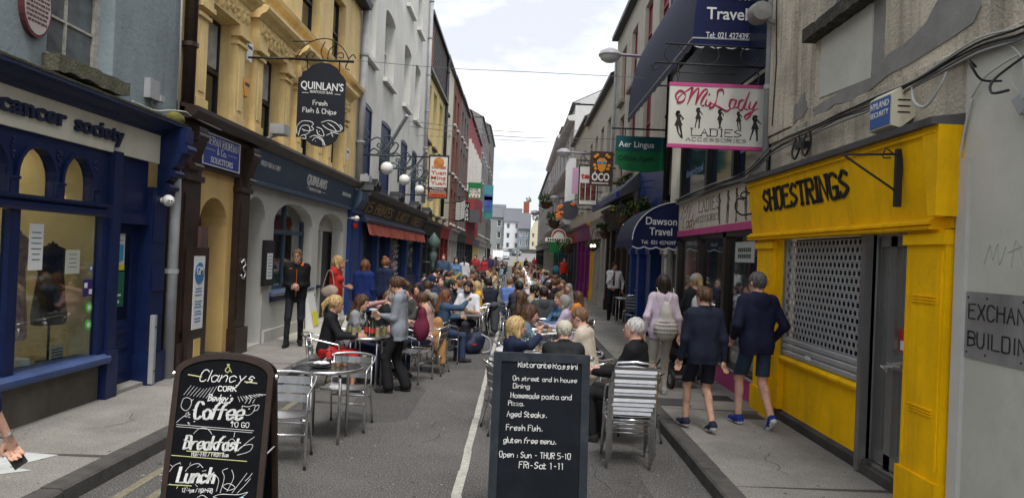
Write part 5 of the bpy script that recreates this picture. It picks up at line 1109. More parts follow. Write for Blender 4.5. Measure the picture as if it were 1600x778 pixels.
box(S_,f,'door_jamb',(6.80,-.17,.2),(6.86,-.02,2.27),stainless); box(S_,f,'door_step',(6.0,-.45,.12),(6.80,.03,.20),mat('dark_concrete_plinth',(0,0,0))); box(S_,f,'door_threshold',(6.0,-.1,.20),(6.78,-.02,.245),steel)
notice('door_notice','white notice on the glass of the grey shop door',f,6.18,6.32,1.45,1.80,-.112,side=1); notice('door_notice','white sheet low on the glass of the grey shop door',f,6.12,6.36,.78,1.02,-.112,lines=3)
notice('door_sticker','round red sticker on the grey shop door',f,6.34,6.46,1.26,1.46,-.112,redp,0,head=[(.25,.75,.1,.5,paper)],cat='sticker'); notice('door_sticker','small red triangle sticker by the door handle',f,6.10,6.16,1.24,1.34,-.112,redp,0,cat='sticker')
def iron_sign_bracket(label,s,z,L_=.9):
    t=thing('sign_bracket',label,'bracket',f(s,.2,z)); q=MB(f); q.box((s-.02,.17,z-.34),(s+.02,.22,z+.12)); q.tube([(s,.2,z+.08),(s+.02,.2+L_*.75,z+.06)],.010,6); q.tube([(s,.2,z-.22),(s+.01,.2+L_*.7,z+.05)],.010,6)
    q.tube(spline([(s,.24,z+.08),(s,.30,z+.12),(s,.32,z+.05),(s,.26,z+.05)],5),.006,6); q.build('iron',ironm,t)
iron_sign_bracket('black iron sign bracket on the yellow fascia, near end',5.98,2.80,.6)
t=thing('sign_bracket','scrolled black iron bracket at the far end of the yellow fascia','bracket',f(9.9,.2,2.7)); q=MB(f); q.tube(spline([(9.85,.15,2.62),(9.85,.28,2.60),(9.85,.36,2.68),(9.85,.34,2.80),(9.85,.25,2.80)],5),.012,6); q.tube(spline([(9.85,.15,2.88),(9.85,.26,2.90),(9.85,.3,2.84),(9.85,.22,2.82)],5),.010,6); q.build('iron',ironm,t)
t=thing('steel_plate','riveted steel plate lettered EXCHANGE BUILDINGS on the pale wall','sign',(XR,4.8,1.4)); pl=box(t,f,'plate',(4.36,.02,1.37),(5.34,.028,1.83),mat('brushed_steel_plate',(.36,.36,.365),.45,.55,var=.3,vscale=2,streak=.4,dirt=(.15,.15,.15)))
pf=lambda s0,z0:(lambda u,v,d:f(s0-u,.028+d,z0+v)); inkb=mat('engraved_black',(.02,.02,.02),.6)
stroke_text('EXCHANGE','lettering',inkb,pl,pf(5.255,1.645),.79,.10,.10); stroke_text('BUILDINGS','lettering',inkb,pl,pf(5.255,1.455),.81,.10,.10)
for s in (4.42,4.7,5.27,5.06):
    for z in (1.41,1.79):q=MB(f); q.ball((s,.028,z),.008,8,5); q.build('rivet',inkb,t,smooth=1)
t=thing('conduit_cover','white vertical trunking at the edge of the pale wall','trunking',(XR,5.38,.2)); q=MB(f); q.box((5.30,.02,.12),(5.42,.05,2.78)); q.build('trunking',mat('pale_trunking',(.50,.50,.47),.6,var=.1),t)
t=thing('graffiti','faint green scribbled graffiti on the pale wall above the steel plate','graffiti',(XR,4.9,2)); q=MB(f)
for P in ([(5.12,2.02),(5.06,2.15),(5.03,2.05),(4.98,2.16),(4.96,2.02),(4.9,2.14)],[(4.84,2.0),(4.80,2.18),(4.72,2.02)],[(4.88,2.1),(4.74,2.14)]):q.tube(spline([(s,.022,z) for s,z in P],4),.0022,4)
q.build('paint_line',mat('green_spray',(.30,.37,.25),.8),t)
t=thing('alarm_box','cream alarm box with a blue lettered front on the beige wall above the yellow fascia','alarm box',f(6.3,.0,3.2)); q=MB(f); q.prism([(.0,3.22),(.0,3.46),(.12,3.46),(.20,3.40),(.20,3.14),(.12,3.12)],6.12,6.50,0); ab=q.build('case',mat('cream_plastic',(.60,.57,.42),.5),t)
for k in range(3):q=MB(f); q.box((6.116,.05,3.24+k*.05),(6.121,.15,3.252+k*.05)); q.build('vent_slot',inkb,t)
bs=box(t,f,'blue_front',(6.14,.20,3.15),(6.48,.206,3.39),mat('hyland_blue',(.03,.10,.32),.4))
for tx,z,h in (('HYLAND',3.31,.055),('SECURITY',3.24,.045)):font_text(tx,'lettering',whitep,bs,(lambda z:(lambda u,v,d:f(6.465-u,.206+d,z+v)))(z),.31,h,.003,.01)
t=thing('cable_bundle','bundle of black and grey cables sagging across the beige wall','cables',f(7,.1,3.5))
for i,(c,r_,mm) in enumerate(((0,.010,cablem),(.02,.009,blackp),(.04,.010,blackp),(-.02,.007,cablew),(-.035,.007,cablem),(.055,.007,cablew))):
    P=[(3.9,.05,3.68),(4.6,.06,3.47),(5.2,.07,3.50),(5.9,.09,3.44),(6.6,.11,3.40),(7.4,.09,3.42),(8.2,.08,3.40),(8.9,.09,3.40),(9.4,.10,3.34),(9.9,.12,3.20),(10.6,.08,3.17),(12,.08,3.17),(13.5,.07,3.14),(15.0,.06,3.12)]
    P=[(s,n+.012*(i%3),z+c+ru(-.022,.022)) for s,n,z in P]; q=MB(f); q.tube(spline(P,6),r_,6); q.build('cable',mm,t,smooth=1)
q=MB(f); q.tube(spline([(6.0,.1,3.42),(5.9,.13,3.28),(5.75,.12,3.22),(5.6,.1,3.34),(5.55,.08,3.44)],6),.012,6); q.tube(spline([(4.9,.06,3.47),(4.75,.05,3.3),(4.7,.08,3.0),(4.55,.06,2.9)],6),.008,6); q.tube(spline([(5.3,.04,3.2),(5.15,.05,3.3),(4.95,.06,3.34),(4.8,.06,3.36)],6),.008,6); q.tube(spline([(5.42,.05,2.7),(5.38,.04,2.95),(5.3,.04,3.18)],6),.010,6); q.build('cable_loop',cablew,t,smooth=1)
q=MB(f)
for s0 in (8.2,8.5):q.tube(spline([(s0,.1,3.40),(s0+.02,.13,3.24),(s0-.06,.12,3.16),(s0-.14,.1,3.3),(s0-.1,.1,3.42)],6),.012,6)
q.box((8.22,.05,3.26),(8.42,.14,3.33)); q.build('cable_tangle',blackp,t)
t=thing('wall_light','scrolled black iron wall light at the top right above the pale wall','wall light',f(4.9,.2,3.08)); q=MB(f); q.tube(spline([(4.95,.06,3.23),(4.9,.22,3.22),(4.88,.3,3.30),(4.95,.28,3.36),(5.0,.2,3.33)],6),.008,6); q.tube(spline([(4.62,.1,3.33),(4.8,.2,3.20),(4.66,.3,3.08),(4.5,.3,3.06)],6),.009,6); q.build('iron_scroll',ironm,t,smooth=1)
q=MB(f); q.prism([(4.38,3.02),(4.54,3.02),(4.52,3.18),(4.40,3.18)],.06,.20,1); q.build('lantern',mat('milky_lantern',(.35,.38,.38),.3),t)
t=thing('connector_box','small grey box hanging from cables on the pale wall','junction box',f(4.8,.1,3.0)); q=MB(f); q.prism([(4.72,2.96),(4.62,3.02),(4.68,3.10),(4.80,3.07)],.03,.09,1); q.build('box',pvc,t)
q=MB(f); q.tube(spline([(4.80,.05,3.36),(4.84,.06,3.2),(4.72,.06,3.08)],6),.005,5); q.tube(spline([(4.7,.06,2.98),(4.66,.05,2.86),(4.55,.05,2.84),(4.52,.05,2.66)],6),.005,5); q.build('lead',cablew,t)
t=thing('floodlight','grey weathered floodlight at the top of the beige corner','floodlight',f(9.5,.3,4.9)); q=MB(f); q.lathe([(0,-.2),(.12,-.18),(.14,.0),(.10,.12),(0,.14)],(9.5,.28,5.12),12,0); q.tube([(9.5,0,5.0),(9.5,.28,5.1)],.03,6); q.build('lamp_body',patchm,t,auto=40)
# ---- ladies' accessories shop
G=thing('ladies_shop_building','dark-glazed building with the pink-edged ladies accessories fascia','building',(XR,12.4,0))
box(G,f,'body',(9.7,-6,.1),(16.2,-1.8,9.4),mat('pale_wall_right',(.42,.41,.38),.85,var=.15,streak=.3)); box(G,f,'navy_shade_panel',(9.75,-.02,4.6),(16.1,.02,5.9),dk); wall_mb(f,9.7,16.2,4.6,9.4,[(12.0,13.6,5.6,8.6),(14.2,15.4,5.6,8.6)],depth=.25).build('wall',mat('pale_wall_right',(0,0,0)),G)  # dark panel added for the awning's navy inside and the shadow under it
for a in (12.0,14.2):window(G,f,a,a+1.3,5.6,8.6,-.2,trimwhite,.1,(1,1),pane=mat('pale_blind',(0,0,0)))
sb=box(G,f,'sign_board',(9.78,-.05,2.55),(14.95,.0,3.13),cream); box(G,f,'pink_edge',(9.78,-.05,2.44),(14.95,.03,2.55),pink); box(G,f,'lead_strip',(9.75,-.05,3.13),(15.0,.05,3.17),lead)
script=mat('dark_pink_script',(.20,.03,.07),.5); silm=mat('silhouette_brown',(.10,.07,.06),.6)
mf=lambda s0,z0:(lambda u,v,d:f(s0-u,.0+d,z0+v))
stroke_text('Mi','lettering',script,sb,mf(14.75,2.78),.62,.25,.10,shear=.25); stroke_text('Lady','lettering',script,sb,mf(14.6,2.60),1.0,.22,.10,shear=.3)
stroke_text('LADIES','lettering',silm,sb,mf(13.35,2.84),1.35,.20,.09,serif=.45); stroke_text('ACCESSORIES','lettering',silm,sb,mf(13.5,2.66),1.5,.10,.10,serif=.45)
def silhouette(x,z,h,k):
    """flat printed figure: head, body, dress and two legs, each different"""
    s_=h; pose=[(-.05,.12,.1),(.10,-.08,.02),(.03,.10,-.05),(-.08,.05,.08),(.12,-.12,.06)][k]
    polys=[arc(x+pose[0]*.2*s_,z+.93*s_,.055*s_,0,360,10,.065*s_),[(x-.07*s_,z+.86*s_),(x+.07*s_,z+.86*s_),(x+.05*s_,z+.68*s_),(x+.13*s_,z+.45*s_),(x-.12*s_,z+.44*s_),(x-.05*s_,z+.68*s_)],
             [(x-.07*s_,z+.45*s_),(x,z+.45*s_),(x-.03*s_+pose[1]*s_*.4,z+.2*s_),(x+pose[1]*s_,z),(x+pose[1]*s_-.04*s_,z),(x-.07*s_+pose[1]*s_*.4,z+.2*s_)],
             [(x+.01*s_,z+.45*s_),(x+.09*s_,z+.45*s_),(x+.07*s_+pose[2]*s_*.5,z+.2*s_),(x+pose[2]*s_+.05*s_,z-.02*s_),(x+pose[2]*s_,z-.02*s_),(x+.02*s_+pose[2]*s_*.5,z+.2*s_)],
             [(x+.06*s_,z+.85*s_),(x+.17*s_,z+.70*s_),(x+.10*s_+pose[0]*s_,z+.62*s_),(x+.12*s_,z+.70*s_),(x+.04*s_,z+.80*s_)],
             [(x-.07*s_,z+.98*s_),(x+.02*s_,z+1.0*s_),(x-.02*s_,z+.88*s_),(x-.06*s_,z+.75*s_),(x-.10*s_,z+.85*s_)]]
    return polys
for i,s0 in enumerate((12.0,11.5,11.05,10.6)):
    q=MB(f)
    for P in silhouette(0,0,.50,i):q.prism([(s0-u*1.2,2.58+v) for u,v in P],.002,.006,1)
    q.build('printed_figure',silm,sb)
upg=glass_mat('upper_shop_glass',(.25,.28,.33),.10);
for a,b in ((9.72,9.80),(11.3,11.42),(12.9,13.05),(14.9,15.05)):box(G,f,'upper_mullion',(a,-.12,3.17),(b,.0,4.6),blackp)
for i,(a,b) in enumerate(((9.8,11.3),(11.42,12.9),(13.05,14.9))):
    p=box(G,f,'upper_pane',(a,-.10,3.18),(b,-.09,4.6),mat('navy_backed_glass',(.012,.022,.05),.08,spec=.7))
    if i!=1:stroke_text('dawson-travel','lettering',mat('pale_blue_letters',(.20,.30,.48),.5),p,(lambda s_:(lambda u,v,d:f(s_-u,-.088+d,3.62+v)))(b-.05),1.3,.14,.16)
q=MB(f)
for a,b in ((9.72,9.90),(11.55,11.72),(13.2,13.32),(14.88,15.02)):q.box((a,-.12,.42),(b,.0,2.44))
q.box((9.72,-.12,2.36),(15.02,-.0,2.44)); q.box((9.72,-.12,.40),(15.02,.02,.46)); wn_=q.build('window_frame',mat('dark_bronze_frame',(.03,.025,.022),.4,.5),G)
wg=glass_mat("display_glass",(.78,.8,.82),.04)
for a,b in ((9.90,11.55),(11.72,13.2),(13.32,14.88)):box(G,f,'pane',(a,-.08,.44),(b,-.074,2.38),wg,wn_)
box(G,f,'stall_riser',(9.75,-.1,.12),(15.0,.03,.40),pink); box(G,f,'sill_capping',(9.75,-.1,.40),(15.0,.05,.425),mat('pale_sill',(.30,.30,.28),.6))
box(G,f,'display_floor',(9.75,-1.7,.38),(15,-.1,.42),mat('display_floor_boards',(0,0,0))); box(G,f,'display_back',(9.75,-1.75,.4),(15,-1.7,3.1),mat('shop_back_wall',(.28,.25,.26),.9,var=.3,vscale=2)); box(G,f,'display_ceiling',(9.75,-1.7,2.7),(15,-.1,2.75),mat('shop_back_wall',(0,0,0)))
for i in range(5):q=MB(f); q.lathe([(0,0),(.05,0),(.05,.03),(0,.03)],(10.3+i*.95,-.8,2.66),8); q.build('downlight',emis_mat('lit_downlight_%s'%'abcde'[i],(1,.9,.7),30),G)
scol=[(.50,.46,.44),(.12,.20,.28),(.45,.30,.34),(.55,.53,.48),(.10,.25,.28),(.30,.05,.10),(.42,.40,.42),(.08,.08,.12),(.25,.35,.40)]
for i in range(17):
    s0=10.1+i*.275; c=random.choice(scol); t=thing('hanging_scarf','long %s scarf hanging in the ladies accessories window'%('cream','slate blue','dusty pink','off-white','teal','crimson','mauve grey','dark','sea green')[scol.index(c)],'scarf',f(s0,-.6,1.4),group='scarves hanging in the accessories window'); q=MB(f); n_=10; w_=ru(.07,.12); P=[]
    for k in range(n_+1):P.append((s0-w_+2*w_*k/n_,-.6+.035*sin(k*1.9+i)))
    zb=ru(1.2,1.5); vs=[(a,b,2.25) for a,b in P]+[(s0+(a-s0)*1.3,b,zb) for a,b in P]; q.add(vs,[(k,k+1,n_+2+k,n_+1+k) for k in range(n_)]); q.build('cloth',mat('scarf_cloth_%s'%'abcdefghi'[scol.index(c)],c,.9,var=.3,vscale=14),t,smooth=1)
for i in range(22):
    s0=10.0+ru(0,4.6); n0=ru(-.9,-.25); c=random.choice([(.45,.06,.2),(.5,.48,.45),(.35,.2,.25),(.1,.1,.14),(.45,.42,.5)]); t=thing('display_bag','small %s bag on the accessories window display, %s'%({.2:'magenta',.45:'white',.25:'rose brown',.14:'black',.5:'lilac'}[c[2]],('right end','right part','middle','left part','left end')[min(4,int((s0-10)/.93))]),'bag',f(s0,n0,.42),group='bags on the accessories window floor')
    q=MB(f); h=ru(.14,.3); z0=.42+random.choice((0,.0,.25,.45)); w_=ru(.08,.14); q.prism([(s0-w_,z0),(s0+w_,z0),(s0+w_*.8,z0+h),(s0-w_*.8,z0+h)],n0-.05,n0+.05,1); q.build('bag_body',mat('bag_leather_%s'%('pink','white','rose','black','lilac')[[.45,.5,.35,.1,.45].index(c[0]) if c[2]!=.5 else 4],c,.6,var=.2),t); q=MB(f); q.tube([(s0+w_*.6*cos(a),n0,z0+h+.08*sin(a)) for a in [pi*k/8 for k in range(9)]],.008,5); q.build('handle',blackp,t)
for i in range(4):
    t=thing('display_riser','white display block in the accessories window','display block',f(10.6+i*1.2,-.55,.42),group='blocks in the accessories window'); s0=10.6+i*1.2; q=MB(f); q.box((s0-.2,-.75,.42),(s0+.2,-.35,.66+.2*(i%2))); q.box((s0-.22,-.77,.66+.2*(i%2)),(s0+.22,-.33,.68+.2*(i%2))); q.build('block',mat('display_white',(.5,.48,.48),.5),t)
t=thing('paper_notice','large white printed notice high in the accessories window','notice',f(10.5,-.06,2.0)); s_=box(t,f,'sheet',(10.35,-.07,1.98),(11.25,-.066,2.28),mat('notice_grey',(.40,.44,.42),.8)); q=MB(f); [q.box((10.5+k*.09,-.066,2.04+.09*r_),(10.56+k*.09,-.063,2.10+.09*r_)) for k in range(7) for r_ in (0,1)]; q.build('printed_letters',inkb,s_)
pipe('drainpipe','grey drainpipe between the beige corner and the dark glazing',f,[(9.68,.05,3.3),(9.68,.05,9)],.045,pvc)
yS=10.0; t=thing('hanging_sign','cream ladies accessories sign with pink edges and dancing figures','hanging sign',(2.6,yS,3.5))
A1,A2,A3,A4=[dp(*p,yS) for p in ((1047,126),(1203,133),(1190,235),(1042,228))]
q=MB(); x0,x1,z0,z1=1.945,3.22,3.475,4.34; q.box((x0,yS,z0),(x1,yS+.05,z1)); bd=q.build('board',mat('sign_white_weathered',(.56,.55,.49),.6,var=.1,streak=.3,dirt=(.35,.33,.28)),t)
q=MB(); q.box((x0-.005,yS-.008,z0-.002),(x1+.005,yS+.058,z0+.045)); q.build('lower_edge',pink,t); q=MB(); q.box((x0-.005,yS-.008,z1-.04),(x1+.005,yS+.058,z1+.002)); q.build('upper_edge',pink,t)
sc2=mat('crimson_script',(.36,.025,.08),.5); fsx=lambda u0,v0:(lambda u,v,d:(x0+u0+u,yS-d,z0+v0+v))
q=MB()
def brush(P,w0=.012):
    pts=spline([(x0+a,yS-.004,z0+b) for a,b in P],7); n_=len(pts); q.tube(pts,[w0*(.35+.9*abs(sin(3.1*i/n_*(1+len(P)/5)))) for i in range(n_)],5)
brush([(.10,.62),(.08,.70),(.14,.76),(.21,.70),(.18,.62),(.11,.60),(.13,.68),(.25,.78),(.30,.80),(.27,.68),(.24,.58)]); brush([(.24,.58),(.30,.72),(.38,.80),(.37,.68),(.35,.58)]); brush([(.35,.58),(.41,.72),(.47,.79),(.50,.76),(.44,.66),(.42,.58),(.46,.57)])
brush([(.50,.66),(.48,.59),(.52,.57),(.55,.62)]); brush([(.52,.73),(.53,.72)],.014)
brush([(.72,.72),(.70,.79),(.64,.77),(.63,.68),(.60,.58),(.54,.54),(.56,.60),(.66,.56),(.76,.51),(.82,.55)]); brush([(.88,.66),(.82,.66),(.80,.57),(.85,.55),(.89,.66),(.87,.57),(.91,.56)]); brush([(1.00,.66),(.94,.65),(.92,.56),(.97,.54),(1.06,.78)]); brush([(1.03,.70),(1.00,.56),(1.04,.54)])
brush([(1.08,.65),(1.06,.57),(1.10,.55),(1.16,.65)]); brush([(1.16,.65),(1.10,.50),(1.03,.41),(1.01,.45),(1.08,.50),(1.18,.56)])
q.build('script_lettering',sc2,bd)
silk=mat('print_black',(.02,.018,.018),.6)
stroke_text('LADIES','lettering',silk,bd,fsx(.31,.165),.66,.095,.12,serif=.6); stroke_text('ACCESSORIES','lettering',silk,bd,fsx(.24,.095),.80,.04,.12,serif=.5)
for i,(u,v,h) in enumerate(((.10,.13,.36),(.36,.27,.27),(.65,.27,.26),(.90,.27,.24),(1.12,.13,.34))):
    q=MB()
    for P in silhouette(0,0,h,i):q.prism([(x0+u+.03+a*1.25,z0+v+b) for a,b in P],yS-.004,yS-.001,1)
    q.build('printed_figure',silk,bd)
q=MB(); zr=4.60
for z_,xa in ((zr,1.72),(zr+.26,1.86)):q.tube([(xa,yS+.02,z_),(XR,yS+.02,z_-.015)],.013,6)
for cx in (1.98,2.46,3.0):q.tube([(cx+.125*cos(2*pi*k/20),yS+.02,zr+.13+.125*sin(2*pi*k/20)) for k in range(20)],.009,5,closed=True)
q.tube(spline([(1.74,yS+.02,zr),(1.70,yS+.02,zr-.04),(1.73,yS+.02,zr-.1),(1.78,yS+.02,zr-.07)],4),.010,5)
q.tube([(2.05,yS+.02,zr-.12),(2.8,yS+.02,zr-.12)],.007,5); q.build('iron_bracket',ironm,t,smooth=1)
for cx in (2.05,3.12):
    for k in range(3):q=MB(); q.tube([(cx+(.016*cos(a) if k%2 else 0),yS+.02+(0 if k%2 else .016*cos(a)),z1+.04+k*.075+.045*sin(a)) for a in [2*pi*i/10 for i in range(10)]],.006,5,closed=True); q.build('chain_link',ironm,t)
t=thing('upper_awning','large navy canvas awning with white scalloped edge, up at the first floor','awning',f(13,.5,5)); s0,s1=10.7,17.0; xo=2.38
prof=[(3.26,7.25)]+[(3.26-.88*sin(R(90*i/10)),5.15+2.1*cos(R(90*i/10))) for i in range(1,11)]
q=MB(); q.add([(x,s0,z) for x,z in prof]+[(3.26,s0,5.15)],[tuple(range(len(prof)+1))]); ep=q.build('end_panel',navyc,t)
q=MB(); n_=len(prof); q.add([(x,s0,z) for x,z in prof]+[(x,s1,z) for x,z in prof],[(i,i+1,n_+i+1,n_+i) for i in range(n_-1)]); q.build('canopy',navyc_lit,t,smooth=1)
q=MB(); n_=48; vs=[]
for i in range(n_+1):u=i/n_; x=xo+(3.26-xo)*u; vs+=[(x,s0-.004,5.16),(x,s0-.004,5.05-.035*abs(sin(u*pi*4)))]
q.add(vs,[(2*i,2*i+2,2*i+3,2*i+1) for i in range(n_)]); q.build('valance',navyc,t)
q=MB(); q.tube([(xo+(3.26-xo)*i/n_,s0-.008,5.05-.035*abs(sin(i/n_*pi*4))) for i in range(n_+1)],.009,5); q.build('white_binding',whitep,t)
q=MB(); n_=60; vs=[]
for i in range(n_+1):u=i/n_; y=s0+(s1-s0)*u; vs+=[(xo,y,5.16),(xo-.003,y,5.05-.035*abs(sin(u*pi*14)))]
q.add(vs,[(2*i,2*i+2,2*i+3,2*i+1) for i in range(n_)]); q.build('front_valance',navyc_lit,t)
q=MB(); q.tube([(xo,s0,5.15),(xo,s1,5.15)],.015,6); q.tube([(xo,s0,5.15),(3.25,s0,5.15)],.015,6); q.tube([(xo,s0+3,5.15),(3.25,s0+3,5.15)],.015,6); q.build('awning_frame',pvc,t)
for tx,u,z,w_,h in (('Travel',2.56,5.43,.58,.175),('Dawson',2.53,5.72,.64,.175)):font_text(tx,'lettering',whitep,ep,sign_face(u,0,z,0,s0-.002),w_,h,.006,.014)
font_text('Tel:','lettering',whitep,ep,sign_face(2.56,0,5.16,0,s0-.006),.13,.085,.006,.01); font_text('021 4274397','lettering',whitep,ep,sign_face(2.73,0,5.16,0,s0-.006),.48,.085,.006,.01)
XW=3.3; fw_=lambda s,n,z:(XW-n,s,z)
t=thing('door_awning','navy quarter-round door awning lettered in white with a telephone number','awning',(2.8,15.3,2.4)); s0,s1=15.2,17.6; cx,cz=3.3,2.36; rx,rz=.98,.80
prof=[(cx-rx*cos(R(a)),cz+rz*sin(R(a))) for a in range(0,91,9)]
q=MB(); q.add([(x,s0,z) for x,z in prof]+[(cx,s0,cz)],[tuple(range(len(prof)+1))]); ep=q.build('end_panel',navyc,t)
q=MB(); n_=len(prof); q.add([(x,s0,z) for x,z in prof]+[(x,s1,z) for x,z in prof],[(i,i+1,n_+i+1,n_+i) for i in range(n_-1)]); q.build('canopy',navyc_lit,t,smooth=1)
q=MB(); n_=48; vs=[]
for i in range(n_+1):u=i/n_; x=cx-rx+rx*u; vs+=[(x,s0-.004,cz+.01),(x,s0-.004,cz-.13-.04*abs(sin(u*pi*4)))]
q.add(vs,[(2*i,2*i+2,2*i+3,2*i+1) for i in range(n_)]); vs=[]
for i in range(n_+1):u=i/n_; y=s0+(s1-s0)*u; vs+=[(cx-rx,y,cz+.01),(cx-rx,y,cz-.13-.04*abs(sin(u*pi*7)))]
q.add(vs,[(2*i,2*i+2,2*i+3,2*i+1) for i in range(n_)]); q.build('valance',navyc,t)
q=MB(); q.tube([(cx-rx+rx*i/n_,s0-.010,cz-.135-.04*abs(sin(i/n_*pi*4))) for i in range(n_+1)],.013,5); q.tube([(x,s0-.005,z) for x,z in prof],.012,5); q.build('white_binding',whitep,t)
font_text('Dawson','lettering',whitep,ep,sign_face(2.58,0,2.68,0,s0-.002),.63,.155,.008,.014); font_text('Travel','lettering',whitep,ep,sign_face(2.66,0,2.47,0,s0-.002),.46,.155,.008,.014)
font_text('Tel:','lettering',whitep,ep,sign_face(2.50,0,2.285,0,s0-.006),.14,.075,.008,.01); font_text('021 4274397','lettering',whitep,ep,sign_face(2.70,0,2.285,0,s0-.006),.50,.075,.008,.01)
f=fw_
T=thing('red_window_building','off-white building with dull red windows over the blue front at right','building',(XW,21,0))
offw=mat('offwhite_roughcast',(.46,.44,.38),.9,var=.15,streak=.5,dirt=(.20,.19,.16),dirt_amt=.3,bump=.4,bscale=16)
rw=[(17.5,18.7,7.4,9.0),(19.7,20.9,7.3,9.0),(22.2,23.3,7.2,9.0),(24.5,25.5,7.2,9.0),(19.4,20.6,4.6,6.7),(22.0,23.2,4.6,6.7),(24.4,25.5,4.6,6.7)]
simple_building('','',f,16.4,26.9,9.75,offw,rw,fm=redw,pane=mat('red_shade',(.22,.05,.055),.5,var=.2),depth=.16,sillm=mat('stained_sill',(.28,.24,.2),.8,var=.3),root=T,z0=3.4)
pipe('drainpipe','black drainpipe at the near edge of the red-windowed building',f,[(16.45,.1,2.3),(16.45,.1,9.8)],.07,blackp)
pipe('drainpipe','thin pale conduit with a vent pipe on the red-windowed building',f,[(26.4,.1,4),(26.4,.1,9.3)],.05,pvc)
t=thing('shopfront','blue painted front with white pillars beside the navy door awning','shopfront',f(18,0,0)); bl=mat('bright_blue_paint',(.012,.042,.18),.4,var=.2)
box(t,f,'back_wall',(15.02,-1.2,.1),(21.6,-.3,4.6),mat('deep_navy_paint',(0,0,0))); box(t,f,'blue_panel',(16.6,-.1,3.2),(20.6,.05,4.6),bl)
for a,b,m_ in ((15.05,15.3,pvc),(16.5,16.8,trimwhite),(18.2,18.7,bl),(21.2,21.6,bl),(19.9,20.3,bl)):q=MB(f); q.box((a,-.3,.12),(b,.06,3.2)); q.box((a-.05,-.1,.12),(b+.05,.10,.45)); q.box((a-.05,-.1,2.1),(b+.05,.10,2.25)); q.build('pillar',m_,t)
box(t,f,'pane',(15.3,-.12,.5),(16.5,-.11,3.2),mat('navy_backed_glass',(0,0,0))); box(t,f,'door',(18.7,-.2,.12),(19.9,-.12,3.0),bl); box(t,f,'door',(20.3,-.2,.12),(21.2,-.12,3.0),bl); box(t,f,'door_glass',(16.8,-.22,.3),(18.2,-.21,2.9),glass)
box(t,f,'hall_panel',(17.2,-.3,1.5),(17.7,-.26,2.6),mat('yellow_green_panel',(.40,.42,.18),.6))
t=thing('shopfront','dark timber front under a sloping canopy with hanging flowers','shopfront',f(24,0,0)); box(t,f,'back_wall',(21.65,-1.2,.1),(27.2,-.12,4.4),blackp)
shopfront(t,f,21.7,27.1,mat('dark_timber',(.035,.028,.022),.5,var=.3),fbm,None,bays=4,zf=(2.9,3.5))
q=MB(f); q.prism([(.0,4.3),(.05,4.35),(.6,3.80),(.63,3.66),(.55,3.64),(.0,3.9)],20.4,27.0,0); q.build('sloping_canopy',mat('slate_blue_canopy',(.05,.055,.075),.6,var=.2),t); mould(t,f,'canopy_trim',20.4,27.0,[(.60,3.60),(.68,3.60),(.68,3.78),(.60,3.82)],bl)
leafm=[mat('leaf_green_dark',(.035,.075,.02),.7,var=.4,vscale=30),mat('leaf_green_light',(.09,.15,.035),.7,var=.4,vscale=30)]
flm=[mat('flower_yellow',(.60,.42,.03),.7),mat('flower_pink',(.50,.10,.22),.7),mat('flower_white',(.6,.58,.55),.7)]
def flowers(name,label,c,r,n=420,basket=True,cat='flower basket',group=None,sx=1.,flw=.16):
    t=thing(name,label,cat,tuple(c),group=group)
    if basket:q=MB(); q.lathe([(0,-.24*r/.3),(r*.4,-.2*r/.3),(r*.62,-.05),(r*.64,0),(0,0)],tuple(c),14); q.build('basket',mat('basket_coir',(.09,.06,.035),.95,var=.4,bump=.8),t); q=MB(); [q.tube([(c[0]+r*.8*cos(a),c[1]+r*.8*sin(a),c[2]),(c[0],c[1],c[2]+r*2.2)],.006,4) for a in (0,2.1,4.2)]; q.tube([(c[0],c[1],c[2]+r*2.2),(3.32,c[1],c[2]+r*2.4)],.012,4); q.build('hanger',ironm,t)
    rnd=random.Random(len(label)+n); cl=[(Vector((rnd.gauss(0,.55)*r*sx,rnd.gauss(0,.55)*r,rnd.uniform(-.3,.75)*r)),rnd.uniform(.25,.5)*r) for _ in range(9)]
    for k,(mm,cnt) in enumerate(((leafm[0],.5),(leafm[1],.5-flw),(flm[0],flw*.4),(flm[1],flw*.2),(flm[2],flw*.4))):
        q=MB()
        for _ in range(int(n*cnt)):
            cc,rr=rnd.choice(cl); d=Vector((rnd.gauss(0,1),rnd.gauss(0,1),rnd.gauss(0,1))).normalized()*rr*rnd.uniform(.4,1.1); p=Vector(c)+cc+d; s=rnd.uniform(.025,.055)*(1 if k<2 else .7)*(r/.3)
            u=Vector((rnd.gauss(0,1),rnd.gauss(0,1),rnd.gauss(0,1))).normalized(); w=u.cross(Vector((rnd.gauss(0,1),rnd.gauss(0,1),rnd.gauss(0,1)))).normalized(); q.add([p-u*s,p+w*s*.5,p+u*s,p-w*s*.5],[(0,1,2,3)])
        if q.v:o=q.build(('foliage','foliage','blossoms','blossoms','blossoms')[k],mm,t); o['kind']='stuff'
    return t
flowers('flower_basket','large hanging basket of yellow and white flowers, nearest the navy door awning',dp(1001,326,18.3),.30,1300); flowers('flower_basket','trailing flower basket left of the nearest one, by the blue canopy',dp(972,336,18.5),.30,1300,sx=1.2)
flowers('flower_basket','small green basket under the white cornice at right',dp(945,362,25),.3,500,flw=.06); flowers('window_box','row of green plants along the top of the sloping canopy',dp(985,288,23),.35,700,False,'window box',sx=1.0,flw=.1)
flowers('flower_basket','leafy hanging basket far off by the green shopfront',dp(926,384,30),.3,300); flowers('flower_basket','green basket on the far stone-fronted house at right',dp(853,316,62),.75,400,flw=.08); flowers('flower_basket','trailing greenery below the far stone-fronted basket',dp(866,345,52),.7,400,flw=.1); flowers('flower_basket','dark green basket beside the purple shopfront',dp(888,386,40),.45,300)
